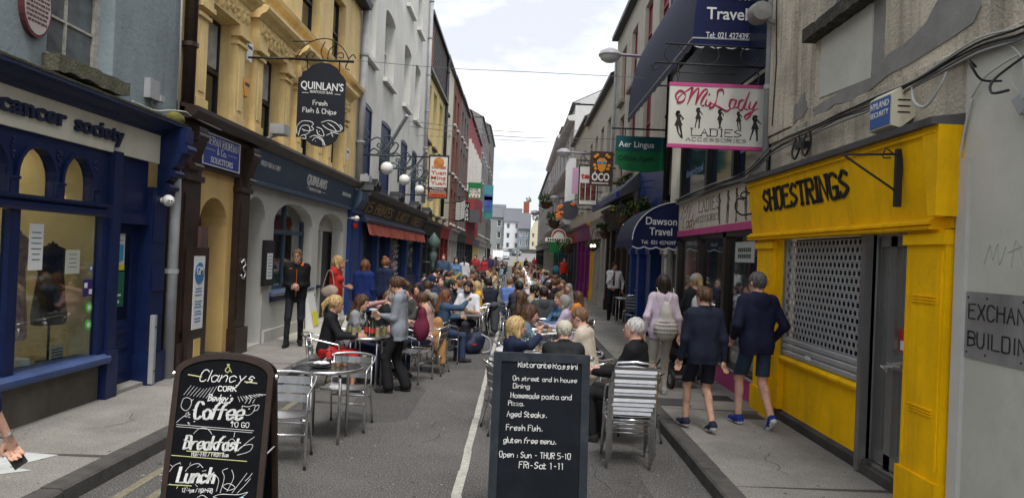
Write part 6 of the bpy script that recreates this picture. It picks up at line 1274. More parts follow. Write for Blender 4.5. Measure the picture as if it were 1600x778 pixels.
for i,(px,py) in enumerate(((976,347),(989,343),(924,384),(929,384))):
    c=dp(px,py,20 if i<2 else 29); t=thing('canopy_lamp',('warm glowing lamp bulb at left under the sloping canopy','warm glowing lamp bulb at right under the sloping canopy','small lit lamp on the cream front, left of two','small lit lamp on the cream front, right of two')[i],'lamp',tuple(c)); q=MB(); r_=.075 if i<2 else .05; q.ball(tuple(c),(r_,r_,r_*1.2),12,8); q.build('bulb',emis_mat('lit_bulb_'+'abcd'[i],(1,.62,.2) if i<2 else (1,.9,.75),1.3),t,smooth=1); q=MB(); q.tube([(c.x,c.y,c.z+.08),(c.x,c.y,c.z+.18),(XW,c.y,c.z+.25)],.02,6); q.build('arm',ironm,t)
cre=mat('cream_shop_paint',(.46,.44,.38),.6,var=.15,streak=.2)
t=simple_building('cream_terrace_house','cream terrace house with narrow windows beyond the red-windowed one',f,26.95,37.5,8.5,mat('cream_roughcast',(.50,.47,.40),.9,var=.1,streak=.4,dirt=(.3,.28,.24)),[(28+i*2.3,29.1+i*2.3,4.4,7.3) for i in range(4)],fm=mat('dark_sash',(0,0,0)))
for nm,lab,s0,s1,pm,fm_,tx,tm,bays,gl in (
    ('shopfront','cream carved shopfront with a heavy grey cornice at right',27.25,31.5,cre,cre,None,None,3,None),
    ('shopfront','narrow ochre doorway strip beside the purple shopfront',31.6,32.8,yellowp,cre,None,None,1,None),
    ('shopfront','purple shopfront with purple door panels at right',32.9,40.0,purple,purple,None,None,3,purple),
    ('shopfront','dark grey shopfront beyond the purple one',40.1,47.0,mat('slate_paint',(0,0,0)),redp,None,None,3,None),
    ('shopfront','navy-black shopfront with an arched white sign at right',47.1,58.0,navy2,blackp,None,None,3,None),
    ('shopfront','green shopfront far along the right side',58.1,66.0,greenp,greenp,None,None,2,mat('green_door_panel',(.01,.16,.045),.6)),
    ('shopfront','pale shopfront far along the right side',66.1,90.0,cre,blackp,None,None,5,None),
    ('shopfront','black shopfront closing the right side',90.1,127.0,blackp,blackp,None,None,6,None)):
    t=thing(nm,lab,'shopfront',f((s0+s1)/2,0,0)); box(t,f,'back_wall',(s0,-1.,.1),(s1,-.12,3.6),blackp); shopfront(t,f,s0,s1,pm,fm_,tx,tm,bays=bays,gl=gl)
t=simple_building('cream_terrace_house','second cream terrace house, beyond the one over the purple shop',f,37.5,47.5,8.9,mat('cream_roughcast',(0,0,0)),[(38.5+i*2.3,39.6+i*2.3,4.4,7.5) for i in range(4)],fm=mat('dark_sash',(0,0,0)))
t=simple_building('stone_fronted_house','tall pale ornate house standing proud at the right',f,47.5,60,11.6,mat('pale_stone_far',(.56,.56,.55),.9,var=.12,bump=.5),[(49+i*3.6,50.6+i*3.6,z,z+2.4) for i in range(3) for z in (4.2,7.8)],n=.0)
for z in (4.0,7.3,10.6):mould(t,f,'cornice_band',47.5,60,[(0,z),(.35,z),(.5,z+.2),(.5,z+.3),(0,z+.4)],mat('pale_stone_far',(0,0,0)))
t=simple_building('stone_fronted_house','farther pale house with greenery at the right',f,60,84,12.2,mat('pale_stone_far2',(.60,.60,.59),.9,var=.12,bump=.5),[(62+i*4.2,63.8+i*4.2,z,z+2.5) for i in range(5) for z in (4.2,8.2)])
for z in (4.0,7.6,11.4):mould(t,f,'cornice_band',60,84,[(0,z),(.4,z),(.5,z+.2),(.5,z+.3),(0,z+.4)],mat('pale_stone_far2',(0,0,0)))
t=simple_building('stone_fronted_house','last pale house on the right before the hill',f,84,127,11.5,mat('pale_stone_far2',(0,0,0)),[(86+i*5,88+i*5,z,z+2.5) for i in range(8) for z in (4.2,8.2)])
bsign=[]
yS=16.5; t=thing('hanging_sign','green and teal airline agent sign with cut corners under the big awning','hanging sign',(2.6,yS,4)); a,b=dp(963,210,yS),dp(1045,268,yS); b.x=3.28
n_=8; ly=a.z-.25; P=[(a.x,ly+.22),(b.x,ly+.22),(b.x,b.z+.12),(b.x-.08,b.z+.1),(b.x-.1,b.z+.02)]+[(b.x-.1-(b.x-a.x-.2)*i/n_,b.z+.02-.06*sin(pi*i/n_)) for i in range(1,n_)]+[(a.x+.1,b.z+.02),(a.x+.08,b.z+.1),(a.x,b.z+.12)]
q=MB(); q.prism(P,yS,yS+.08,1); bd=q.build('board',mat('sign_green',(.006,.12,.04),.3),t); q=MB(); q.box((a.x,yS-.006,b.z+.42),(b.x,yS+.003,a.z-.03)); bt=q.build('teal_band',mat('sign_teal',(.008,.07,.08),.3),t)
font_text('Aer Lingus','lettering',whitep,bt,sign_face(a.x+.06,0,b.z+.50,0,yS-.006),.78,.13,.006,.01); font_text('Official Agent','lettering',mat('sign_dark_green_letters',(.003,.02,.01),.5),bd,sign_face(a.x+.06,0,b.z+.20,0,yS),.80,.12,.006,.006)
q=MB(); q.tube([(a.x-.1,yS+.04,a.z+.14),(3.3,yS+.04,a.z+.14)],.02,6); q.tube([(a.x+.2,yS+.04,a.z+.14),(a.x+.2,yS+.04,a.z-.05)],.012,6); q.build('iron_bracket',ironm,t)
t,bd,a,b=panel_sign('hanging_sign','brown sign with an orange face and the letters OCO',923,957,236,291,22,mat('sign_brown',(.055,.03,.022),.5),None,XW)
font_text('ÓCO','lettering',whitep,bd,sign_face(a.x+.06,0,b.z+.15,0,22),.52,.22,.01,.03); q=MB(); [q.box((a.x+.07+k*.045,21.985,b.z+.05),(a.x+.10+k*.045,22.01,b.z+.09)) for k in range(11)]; q.build('small_print',whitep,bd)
q=MB(); cx=(a.x+b.x)/2; q.prism([(cx-.15,a.z-.28),(cx-.08,a.z-.2),(cx+.08,a.z-.2),(cx+.15,a.z-.28),(cx+.1,a.z-.55),(cx,a.z-.62),(cx-.1,a.z-.55)],21.97,21.985,1)
for dx,dz in ((-.2,-.17),(.2,-.17),(-.21,-.42),(.21,-.42),(-.18,-.52),(.18,-.52),(-.14,-.12),(.14,-.12)):q.ball((cx+dx,21.97,a.z+dz),(.055,.012,.05),7,5)
q.build('orange_ornament',mat('orange_print',(.60,.25,.03),.5,var=.2,vscale=20),bd); q=MB(); [q.ball((cx+dx,21.965,a.z-.33),(.06,.01,.045),8,5) for dx in (-.07,.07)]; q.build('blue_dots',mat('blue_print',(.03,.25,.5),.5),bd)
t,bd,a,b=panel_sign('hanging_sign','tall white framed restaurant sign with dark food panels behind the brown one',905,933,257,322,26,mat('sign_cream',(0,0,0)),blackp,XW)
font_text('ten','lettering',redp,bd,sign_face(a.x+.08,0,a.z-.48,0,26),.45,.2,.01,.03)
for i in range(3):q=MB(); q.box((a.x+.07+i*.19,25.98,b.z+.2),(a.x+.23+i*.19,26.01,b.z+.78)); q.build('food_panel',mat('food_print',(.10,.02,.02),.5,var=.9,vscale=9,dirt_amt=1.,dirt=(.4,.2,.1),dscale=8),t)
t,bd,a,b=panel_sign('banner','pale lilac vertical banner behind the tall white sign',895,905,262,303,30,mat('lilac_print',(.45,.26,.38),.6),None,XW,thick=.03); t,bd,a,b=panel_sign('banner','white vertical banner left of the lilac one',885,897,247,330,34,mat('white_print',(.55,.56,.57),.6),None,XW,thick=.03)
c=dp(889,329,33); t=thing('hanging_sign','dark oval sign with orange flames at the side','hanging sign',tuple(c)); q=MB(); q.lathe([(0,-.04),(.42,-.04),(.42,.04),(0,.04)],tuple(c),24,1); o=q.build('oval_board',mat('oval_slate',(.04,.045,.055),.5),t); q=MB()
rnd=random.Random(3)
for k in range(14):x,z=c.x-.38+rnd.uniform(-.22,.1),c.z+rnd.uniform(-.35,.2); q.ball((x,32.94,z),(rnd.uniform(.04,.09),.02,rnd.uniform(.05,.1)),6,4)
q.ball((c.x+.15,32.94,c.z+.28),(.12,.02,.08),8,5); q.build('flame_ornament',mat('flame_print',(.55,.14,.03),.5,var=.5,vscale=6),t); q=MB(); q.tube([(c.x,33,c.z+.4),(3.3,33,c.z+.75)],.02,6); q.build('bracket',ironm,t)
c=dp(873,372,42); t=thing('arch_sign','arched white and red sign with dark lettering far at right','sign',tuple(c)); q=MB(); P=[(c.x-.75,c.z),(c.x-.4,c.z+.02)]+[(c.x+.42*cos(R(a_)),c.z+.1+.42*sin(R(a_))) for a_ in range(180,-1,-20)]+[(c.x+.75,c.z),(c.x+.75,c.z-.22),(c.x-.75,c.z-.22)]; q.prism(P,42,42.1,1); o=q.build('board',mat('sign_cream',(0,0,0)),t)
q=MB(); q.tube([(c.x+.34*cos(R(a_)),41.98,c.z+.1+.34*sin(R(a_))) for a_ in range(0,181,20)],.04,6); q.build('red_arc',redp,t); q=MB(); [q.box((c.x-.62+k*.13,41.98,c.z-.17),(c.x-.54+k*.13,42.01,c.z-.04)) for k in range(10)]; q.build('dark_lettering',blackp,o); q=MB(); q.tube([(c.x+.7,42.05,c.z),(3.3,42.05,c.z+.1)],.02,6); q.build('bracket',ironm,t)
c=dp(868,385,50); t=thing('hanging_sign','small dark green sign below the arched one','hanging sign',tuple(c)); q=MB(); q.box((c.x-.4,50,c.z-.4),(c.x+.4,50.08,c.z+.4)); q.build('board',greenp,t); q=MB(); q.tube([(c.x,50,c.z+.45),(3.3,50,c.z+.5)],.03,6); q.build('bracket',ironm,t)
def bracket_lamp(label,Yd,px,py,wx,k=1.,flat=False):
    c=dp(px,py,Yd); t=thing('street_lamp',label,'street lamp',(wx,Yd,c.z)); pm_=mat('mauve_lamp_paint',(.16,.14,.20),.4); q=MB(); q.tube([(wx,Yd,c.z+.02),(c.x+.3*k,Yd,c.z+.06),(c.x+.2*k,Yd,c.z+.05)],[.05*k,.035*k,.03*k],8); q.tube(spline([(wx,Yd,c.z-.5*k),(wx-.1*k,Yd,c.z-.4*k),(wx-.45*k,Yd,c.z)],6),.025*k,6); q.tube([(wx-.02,Yd,c.z-.6*k),(wx-.02,Yd,c.z+.12)],.035*k,6); q.build('bracket',pm_,t)
    q=MB(); q.lathe([(0,.16*k),(.1*k,.155*k),(.24*k,.08*k),(.28*k,0),(.27*k,-.03*k),(0,-.03*k)],(c.x,Yd,c.z+.04),18); q.build('hood',mat('lamp_hood_grey',(.30,.29,.31),.35),t,smooth=False,auto=40)
    q=MB(); q.lathe([(0,-.03*k),(.25*k,-.03*k),(.22*k,-.11*k),(.12*k,-.17*k),(0,-.185*k)],(c.x,Yd,c.z+.04),18); q.build('diffuser',mat('frosted_diffuser',(.55,.56,.54),.3),t,auto=60)
bracket_lamp('mauve bracket street lamp on the red-windowed building, nearest',18.2,953,89,3.3)
bracket_lamp('smaller bracket street lamp second along the right side',34,881,240,3.3,1.2); bracket_lamp('farthest bracket street lamp on the right side',55,868,311,3.3,1.5); bracket_lamp('tiny bracket street lamp over the far road',120,836,333,5.0,2.6)
for i,(y,P) in enumerate(((15.,[(558,95),(700,107),(830,113),(1025,123)]),(24.,[(640,190),(760,203),(830,207),(905,205)]),(26.,[(640,198),(760,211),(850,216),(1000,218)]),(30.,[(650,212),(760,217),(850,222),(930,222)]),(95.,[(768,322),(800,327),(846,330),(870,328)]))):
    t=thing('overhead_wire',('thin wire crossing the street highest in the sky','dark wire crossing the street, second from the top','dark wire crossing just below the second one','thin wire crossing the street, lowest of the near group','far wire crossing the street in front of the hill houses')[i],'wire',(0,y,6)); q=MB(); q.tube(spline([tuple(dp(*p,y)) for p in P],8),(.006,.011,.011,.008,.02)[i],5); q.build('wire',cablem,t)
# ---------------------------------------------------------------- hill houses and cars beyond
def hz(y):
    for i in range(len(prof_h)-1):
        (a,za),(b,zb)=prof_h[i],prof_h[i+1]
        if a<=y<=b:return za+(zb-za)*(y-a)/(b-a)
prof_h=[(128,-.02),(150,.5),(175,1.9),(190,3.2),(200,4.0),(225,8.5),(300,12),(900,16)]
def hill_house(name,label,x0,x1,ys,zg,zt,m,cols,rows,roofh,rm,depth=9,chimney=None,gable=False):
    F_=lambda s,n,z:(s,ys-n,z); t=thing(name,label,'house',((x0+x1)/2,ys,zg)); ops=[]
    w=(x1-x0)/cols; h=(zt-zg)/rows
    for c in range(cols):
        for r_ in range(rows):ops.append((x0+w*(c+.3),x0+w*(c+.7),zg+h*(r_+.25),zg+h*(r_+.8)))
    wall_mb(F_,x0,x1,zg-3,zt,ops,depth=.3).build('wall',m,t); box(t,F_,'body',(x0+.01,-depth,zg-3),(x1-.01,-.6,zt-.01),m)
    for o in ops:window(t,F_,*o,-.2,trimwhite,.14,(2,2),meet=False)
    q=MB()
    if gable:q.add([(x0-.2,ys-.2,zt),(x1+.2,ys-.2,zt),((x0+x1)/2,ys-.2,zt+roofh),(x0-.2,ys+depth,zt),(x1+.2,ys+depth,zt),((x0+x1)/2,ys+depth,zt+roofh)],[(0,2,5,3),(1,4,5,2)]); g=MB(); g.prism([(x0,zt),(x1,zt),((x0+x1)/2,zt+roofh-.15)],ys,ys+.3,1); g.build('gable_wall',m,t)
    else:q.add([(x0-.2,ys-.4,zt),(x1+.2,ys-.4,zt),(x1+.2,ys+depth/2,zt+roofh),(x0-.2,ys+depth/2,zt+roofh),(x0-.2,ys+depth,zt),(x1+.2,ys+depth,zt)],[(0,1,2,3),(3,2,5,4)]); q.add([(x0,ys-.3,zt),(x0,ys+depth/2,zt+roofh-.1),(x0,ys+depth,zt),(x1,ys-.3,zt),(x1,ys+depth/2,zt+roofh-.1),(x1,ys+depth,zt)],[(0,1,2),(3,4,5)])
    q.build('roof',rm,t)
    if chimney:q=MB(); a,b=chimney; q.box((a,ys+depth/2-.8,zt+roofh-1.5),(b,ys+depth/2+.8,zt+roofh+1.8)); ch=q.build('chimney',mat('chimney_brick',(.26,.08,.05),.9,var=.2),t)
    return t
H=190.; px2x=lambda px:(px-808)/1170*H; v2z=lambda v,h0=398:CAMZ+(h0-v)/1170*H
grs=mat('hill_slate_roof',(.13,.135,.15),.8,var=.15)
hill_house('hill_house','grey hillside house with white window frames at the left',px2x(757)-3,px2x(786),H,v2z(396),v2z(341),mat('hill_grey',(.22,.24,.24),.9),3,3,3.6,grs,chimney=None)
hill_house('hill_house','tall white hillside house with a red chimney on its roof',px2x(786),px2x(812),H-2,v2z(392),v2z(347),mat('hill_white',(.58,.60,.62),.9),2,3,3.6,grs,chimney=(px2x(815),px2x(824)))
hill_house('hill_house','low blue-grey hillside house in the middle',px2x(808),px2x(826),H-4,v2z(388),v2z(358),mat('hill_bluegrey',(.20,.23,.27),.9),2,2,4.2,grs)
hill_house('hill_house','cream gabled hillside house at the right',px2x(826),px2x(846),H-6,v2z(388),v2z(362),mat('hill_cream',(.52,.48,.34),.9),2,2,4.0,grs,gable=True)
hill_house('hill_house','grey hillside house mostly hidden behind the right side of the street',px2x(846),px2x(875),H-4,v2z(388),v2z(358),mat('hill_grey',(0,0,0)),3,2,3,grs)
q=thing('retaining_wall','dark retaining wall under the hillside houses','wall',(0,H-9,4)); w=MB(); w.box((px2x(780),H-9,2),(px2x(870),H-8.6,v2z(389))); w.build('wall',mat('hill_dark_wall',(.07,.07,.065),.9,var=.3),q)
def car(label,px,py,Yd,m,rz=0.,van=False):
    c=dp(px,py,Yd); c.z=hz(Yd); t=thing('parked_car' if not van else 'parked_van',label,'van' if van else 'car',(c.x,c.y,c.z),R(rz)); L_,Wd,Hh=(5.,1.95,2.2) if van else (4.2,1.75,1.45)
    P=[(-L_/2,.3),(-L_/2,.85),(-L_/2+.15,.95),(-L_*.30,1.0),(-L_*.18,Hh),(L_*.28,Hh),(L_*.42,1.02),(L_/2,.9),(L_/2,.3)]
    if van:P=[(-L_/2,.35),(-L_/2,1.1),(-L_*.4,1.25),(-L_*.28,Hh),(L_/2,Hh),(L_/2,.35)]
    q=MB(); q.prism(P,-Wd/2,Wd/2,0); body=q.build('body',m,t,local=1); md=body.modifiers.new('b','BEVEL'); md.width=.09; md.segments=2
    q=MB(); z0=1.04; s=-L_*.29 if not van else-L_*.385; e=-L_*.19 if not van else-L_*.29
    q.add([(-Wd*.44,s-.02,z0+(.2 if van else 0)),(Wd*.44,s-.02,z0+(.2 if van else 0)),(Wd*.40,e-.03,Hh-.1),(-Wd*.40,e-.03,Hh-.1)],[(0,1,2,3)]); q.build('windscreen',darkglass,t,local=1)
    for sx in (-1,1):
        q=MB(); q.add([(sx*(Wd/2+.005),s+.3,z0),(sx*(Wd/2+.005),L_*.3,z0),(sx*(Wd/2+.005),L_*.24,Hh-.12),(sx*(Wd/2+.005),e+.15,Hh-.12)],[(0,1,2,3)]); q.build('side_window',darkglass,t,local=1)
        q=MB(); q.ball((sx*Wd*.36,-L_/2-.02,.72),(.2,.06,.1),8,6); q.build('headlight',whitep,t,local=1,smooth=1)
        for yy in (-L_*.31,L_*.31):q=MB(); q.lathe([(0,-.12),(.3,-.12),(.32,-.08),(.32,.08),(.3,.12),(0,.12)],(sx*(Wd/2-.08),yy,.32),16,0); w=q.build('wheel',blackp,t,local=1); q=MB(); q.lathe([(0,.121),(.19,.121),(.2,.10)],(sx*(Wd/2-.08),yy,.32),12,0); q.build('rim',steel,w,local=1)
    q=MB(); q.box((-.25,-L_/2-.05,.45),(.25,-L_/2-.01,.57)); q.build('number_plate',whitep,t,local=1); q=MB(); q.box((-Wd*.3,-L_/2-.03,.6),(Wd*.3,-L_/2-.005,.75)); q.build('grille',blackp,t,local=1); return t
car('white van parked at the foot of the hill',778,407,148,mat('car_white',(.62,.64,.65),.3,coat=.5),0,True); car('white car just behind the van at the foot of the hill',789,404,158,mat('car_white',(0,0,0)),0); car('silver car parked on the slope beside the dark one',789,395,178,mat('car_silver',(.35,.37,.38),.3,.4,coat=.5),12); car('dark silver car turned on the slope, right of the silver one',803,397,172,mat('car_grey',(.14,.17,.18),.3,.4,coat=.5),25)
t=thing('road_barrier','yellow and white road barrier at the far end of the diners','barrier',tuple(dp(812,414,95))); c=dp(810,412,95); q=MB(); q.box((c.x-.7,95,c.z-.2),(c.x+.7,95.1,c.z+.25)); q.build('yellow_board',mat('yellow_board',(.62,.50,.10),.5),t); q=MB(); [q.box((c.x+s_-.04,95,0),(c.x+s_+.04,95.08,c.z-.2)) for s_ in (-.6,.6)]; q.build('legs',trimwhite,t)
for i,(px,py0,py1,Yd) in enumerate(((808,385,412,100),(760,385,415,100))):a,b=dp(px,py1,Yd),dp(px,py0,Yd); t=thing('bollard_post',('thin grey post by the yellow barrier','thin grey post at the far left kerb')[i],'post',tuple(a)); q=MB(); q.tube([tuple(a),tuple(b)],.06,8); q.build('post',pvc,t)
# ================================================================ A-BOARDS
def aboard(name,label,x,y,rz,w,h,lean,frame,face,arch=0.,fr=.05,thick=.03):
    t=thing(name,label,'sandwich board',(x,y,0),R(rz)); T=math.tan(R(lean)); hd=h*T
    def P(u,v,d,back=False):return (u if not back else-u,(-hd-.01+v*T-d) if not back else (hd+.01-v*T+d),v)
    for back in (False,True):
        g=lambda u,v,d,b=back:P(u,v,d,b)
        hw=w/2; top=[(hw*cos(a),h-arch+arch*sin(a)) for a in [pi*i/16 for i in range(17)]] if arch else [(hw,h),(-hw,h)]
        q=MB(lambda u,d,v:g(u,v,d)); q.prism([(-hw+fr*.6,.06)]+[(hw-fr*.6,.06)]+[(u*(1-fr*1.2/w),v-fr*.6) for u,v in top],0,.006,1)
        pn=q.build('panel',face,t,local=1)
        ft=h-arch
        for a,b in ((-hw,-hw+fr),(hw-fr,hw)):q=MB(lambda u,d,v:g(u,v,d)); q.box((a,-.012,0),(b,thick-.012,ft)); q.build('frame_upright',frame,t,local=1)
        q=MB(lambda u,d,v:g(u,v,d))
        if arch:
            inn=[(u*(1-2*fr/w),v-fr*(.5+.5*abs(sin(i*pi/16)))) for i,(u,v) in enumerate(top)]
            n=len(top); vs=[(u,d,v) for d in (-.012,thick-.014) for u,v in top]+[(u,d,v) for d in (-.012,thick-.014) for u,v in inn]
            q.add(vs,[(i,i+1,n+i+1,n+i) for i in range(n-1)]+[(2*n+i,3*n+i,3*n+i+1,2*n+i+1) for i in range(n-1)]+[(n+i,n+i+1,3*n+i+1,3*n+i) for i in range(n-1)])
        else:q.box((-hw+fr,-.012,h-fr),(hw-fr,thick-.013,h))
        q.build('frame_top',frame,t,local=1); q=MB(lambda u,d,v:g(u,v,d)); q.box((-hw+fr,-.012,.04),(hw-fr,thick-.013,.10)); q.build('frame_bottom',frame,t,local=1)
        if not back:front=(pn,g)
    q=MB(); [q.tube([(sx*(w/2-.01),-hd*.45,h*.5),(sx*(w/2-.01),hd*.45,h*.5)],.006,5) for sx in (-1,1)]; q.build('stay',steel,t,local=1)
    q=MB(); [q.ball((sx*(w/2+.012),-.03,h-arch-.02),.02,8,5) for sx in (-1,1)]; q.build('hinge',steel,t,local=1)
    return t,front[0],(lambda u0,v0:(lambda u,v,d:front[1](u0+u,v0+v,.006+d)))
slatef=mat('chalkboard_frame_slate',(.020,.025,.032),.7,var=.25,vscale=8,bump=.15,bscale=60,dirt_amt=.45,dirt=(.055,.06,.065),dscale=6,spec=.15); slateb=mat('chalkboard_slate',(.007,.009,.013),.75,var=.3,vscale=4,dirt_amt=.4,dirt=(.020,.022,.026),dscale=3,spec=.12)
bx=dp(848,560,5.2).x
t,pn,g=aboard('chalkboard','dark chalkboard sandwich board with the handwritten Italian restaurant menu',bx,5.38,1.5,.69,1.25,8,slatef,slateb,0,.058)
K=1170/5.2
for tx,px,v,wpx,hh in (('Ristorante',812,583,52,.052),('Rossini',868,586,39,.052),('On street and in house',805,604,102,.040),('Dining',806,616,26,.040),('Homemade pasta and',803,631,97,.044),('Pizza.',800,643,24,.040),('Aged Steaks.',799,660,62,.046),('Fresh Fish.',799,681,56,.048),('gluten free menu.',796,700,82,.046),('Open : Sun - THUR 5-10',791,722,112,.048),('FRi-Sat 1-11',823,739,70,.052)):
    hor=398; dep=5.2-(1.25-1.0)*0
    z=CAMZ-(v-398.6-(px-808)*.043)/(1170/5.13); u=(px-848)/K-.005-(v-560)*.0001
    stroke_text(tx,'chalk_lettering',chalk,pn,(lambda u0,z0:(lambda a,b,d:tuple(g(u0,z0)(a,b,d))))(u,z/cos(R(8))*1.0),wpx/K,hh*.82,.10,jit=.02,depth=.001,local=1)
# ---- coffee board
darkw=mat('dark_stained_wood',(.028,.016,.011),.6,var=.3,vscale=12,bump=.2,bscale=60); bb=mat('blackboard',(.004,.0045,.006),.75,var=.3,vscale=4,spec=.1,dirt_amt=.3,dirt=(.012,.012,.014),dscale=4)
c1=dp(336,580,4.62)
t,pn,g=aboard('chalkboard','brown framed arched chalkboard advertising coffee, breakfast and lunch',c1.x-.01,4.84,3.5,.62,1.235,11,darkw,bb,.12,.035)
chk2=mat('chalk_yellow',(.45,.44,.20),.9); chb=mat('chalk_blue',(.25,.50,.62),.9)
def G1(px,v):return ((px-338)/248.,CAMZ-(v-378)/249. )
def T1(tx,px,v,wpx,hpx,w=.13,sh=0.,m=None,ser=0.,dy=0.):
    u,z=G1(px,v); u-=(v-600)*-.00045
    stroke_text(tx,'chalk_lettering',m or chalk,pn,(lambda u0,z0:(lambda a,b,d:tuple(g(u0,z0)(a,b,d))))(u,z),wpx/248.,hpx/248.,w,shear=sh,serif=ser,jit=.01,depth=.001,local=1)
T1('&',340,585,10,12,.10,m=chk2); T1('Clancys',299,600,84,17,.075,.3); T1('CORK',329,614,28,7,.2); T1("Bewley's",313,630,38,10,.13,.25)
for dx in (0,1.2,2.2):T1('Coffee',290+dx,657,74,25,.085,.2)
T1('TO GO',348,668,28,7,.12)
for dx in (0,1.1,2.):T1('Breakfast',275+dx,703,84,20,.085,.25)
T1('MON-FRI / FROM 8am',288,713,56,6,.11)
for dx in (0,1.3,2.4):T1('Lunch',265+dx,752,54,22,.09,.25)
T1('12-4pm / MON-FRI',274,766,46,6,.11)
q=MB(lambda u,v,d:g(0,0)(u,v,d))
def L1(P,r=.0022,sm=True,m=None):pts=[(*G1(*p),.001) for p in P]; q.tube(spline(pts,4) if sm and len(pts)>2 else pts,r,4)
for P in ([(281,591),(303,594)],[(370,599),(390,601)]):L1(P,.004)
q.build('yellow_line',chk2,pn,local=1); q=MB(lambda u,v,d:g(0,0)(u,v,d))
for i in range(9):a=-1.05+i*.13; L1([(300+i*5-12,612+abs(i-4)*-1.2),(292+i*5-14,622+i*.6)],.0013,False); L1([(362+i*4,622-i*.6),(366+i*5,630-i*1.5)],.0013,False)
for P in ([(272,667),(392,673)],[(272,670),(390,676)]):L1(P,.0013,False)
for P in ([(370,636),(372,646),(380,650),(388,645),(390,634),(380,637),(370,636)],[(390,636),(396,634),(395,641),(389,643)],[(374,632),(377,626),(374,621)],[(380,632),(383,625),(380,619)],[(386,631),(389,625)],[(278,628),(276,640),(284,646),(290,640),(291,630),(284,626),(278,628)],[(290,632),(294,628)],[(272,664),(280,656),(286,652)],[(284,651),(289,648),(287,655),(283,654)],
    [(300,680),(308,672),(320,672),(328,680)],[(356,704),(352,694),(360,686),(368,694)],[(366,706),(378,696),(392,694),(388,704),(370,710)],[(372,702),(384,690),(394,682)],[(362,684),(363,676)],[(286,690),(294,686)],[(270,737),(276,728),(284,724)],[(294,736),(300,728),(312,724),(320,730)],
    [(340,772),(356,776),(378,774),(392,764),(378,768),(352,768),(340,772)],[(344,764),(346,748),(340,740)],[(350,766),(354,744),(350,734),(358,730)],[(360,764),(368,744),(364,732)],[(368,766),(380,748),(388,736)],[(376,766),(388,752),(394,744)],[(336,752),(332,742),(338,736)],[(386,748),(392,742),(396,736)],[(320,768),(328,762),(338,768)],[(316,774),(324,770),(334,776)],[(352,756),(362,752),(372,758),(362,762),(352,756)]):L1(P,.0016)
for i in range(16):c=G1(random.choice([ru(356,362),ru(290,300),ru(366,388)]),ru(640,668)); q.ball((c[0],c[1],.002),(.006,.003,.001),6,4)
for i in range(14):a=i*.45; L1([(292+30*cos(a),742+16*sin(a)),(292+37*cos(a),742+20*sin(a))],.0012,False)
q.build('chalk_drawing',chalk,pn,local=1); q=MB(lambda u,v,d:g(0,0)(u,v,d))
L1([(270,713),(386,719)],.0026,False); L1([(292,706),(350,708)],.003,False); L1([(272,756),(306,757)],.003,False); q.build('chalk_rule',chk2,pn,local=1); q=MB(lambda u,v,d:g(0,0)(u,v,d))
for p in ((262,768),(384,774)):c=G1(*p); q.ball((c[0],c[1],.002),(.012,.014,.002),10,6)
q.build('blue_dot',chb,pn,local=1)
# ================================================================ FURNITURE
alu=mat('polished_aluminium',(.70,.70,.71),.20,1.,var=.1,vscale=20); alus=mat('brushed_slat_aluminium',(.48,.48,.49),.36,1.,var=.15,vscale=14,bump=.05,bscale=90)
def arm_chair(label,group='aluminium armchairs at the tables'):
    t=thing('armchair',label,'chair',group=group)
    q=MB(); P=[(.275,.22,.012),(.275,.215,.58),(.275,.17,.655),(.275,.05,.68),(.27,-.12,.715),(.235,-.245,.745),(.12,-.295,.765),(0,-.305,.77)]; P=spline(P[:3],4)[:-1]+spline(P[2:],5); P=P+[Vector((-p[0],p[1],p[2])) for p in P[-2::-1]]; q.tube(P,.0125,8); q.build('arm_frame',alu,t,smooth=1,local=1)
    for sx in (-1,1):
        q=MB(); q.tube([(sx*.235,-.27,.012),(sx*.225,-.19,.42),(sx*.215,-.235,.745)],.0115,8); q.build('rear_leg',alu,t,smooth=1,local=1)
        q=MB(); q.tube([(sx*.27,.216,.42),(sx*.225,.2,.43),(sx*.22,-.19,.425)],.011,8); q.build('seat_rail',alu,t,smooth=1,local=1)
        for yy in (.22,-.27):q=MB(); q.lathe([(0,0),(.015,0),(.015,.025),(0,.025)],(sx*(.275 if yy>0 else .235),yy,0),8); q.build('foot',blackp,t,local=1)
    q=MB(); q.tube([(-.27,.216,.30),(.27,.216,.30)],.010,6); q.tube([(-.23,-.235,.30),(.23,-.235,.30)],.010,6); q.build('cross_bar',alu,t,smooth=1,local=1)
    for k in range(6):
        y0=.205-k*.068; q=MB(); n_=6; vs=[]
        for i in range(n_+1):x=-.23+.46*i/n_; z=.445-.018*cos(x/.46*pi)+(.012 if k==0 else 0); vs+=[(x,y0,z),(x,y0-.056,z+.002),(x,y0-.056,z-.008),(x,y0,z-.010)]
        q.add(vs,[(4*i+j,4*i+(j+1)%4,4*i+4+(j+1)%4,4*i+4+j) for i in range(n_) for j in range(4)]); q.build('seat_slat',alus,t,local=1)
    for k in range(3):
        z0=.50+k*.082; q=MB(); n_=6; vs=[]
        for i in range(n_+1):x=-.215+.43*i/n_; y=-.20-(z0-.5)*.12-.045*cos(x/.43*pi); vs+=[(x,y,z0),(x,y-.008,z0+.066),(x,y-.014,z0+.066),(x,y-.006,z0)]
        q.add(vs,[(4*i+j,4*i+(j+1)%4,4*i+4+(j+1)%4,4*i+4+j) for i in range(n_) for j in range(4)]); q.build('back_slat',alus,t,local=1)
    return t
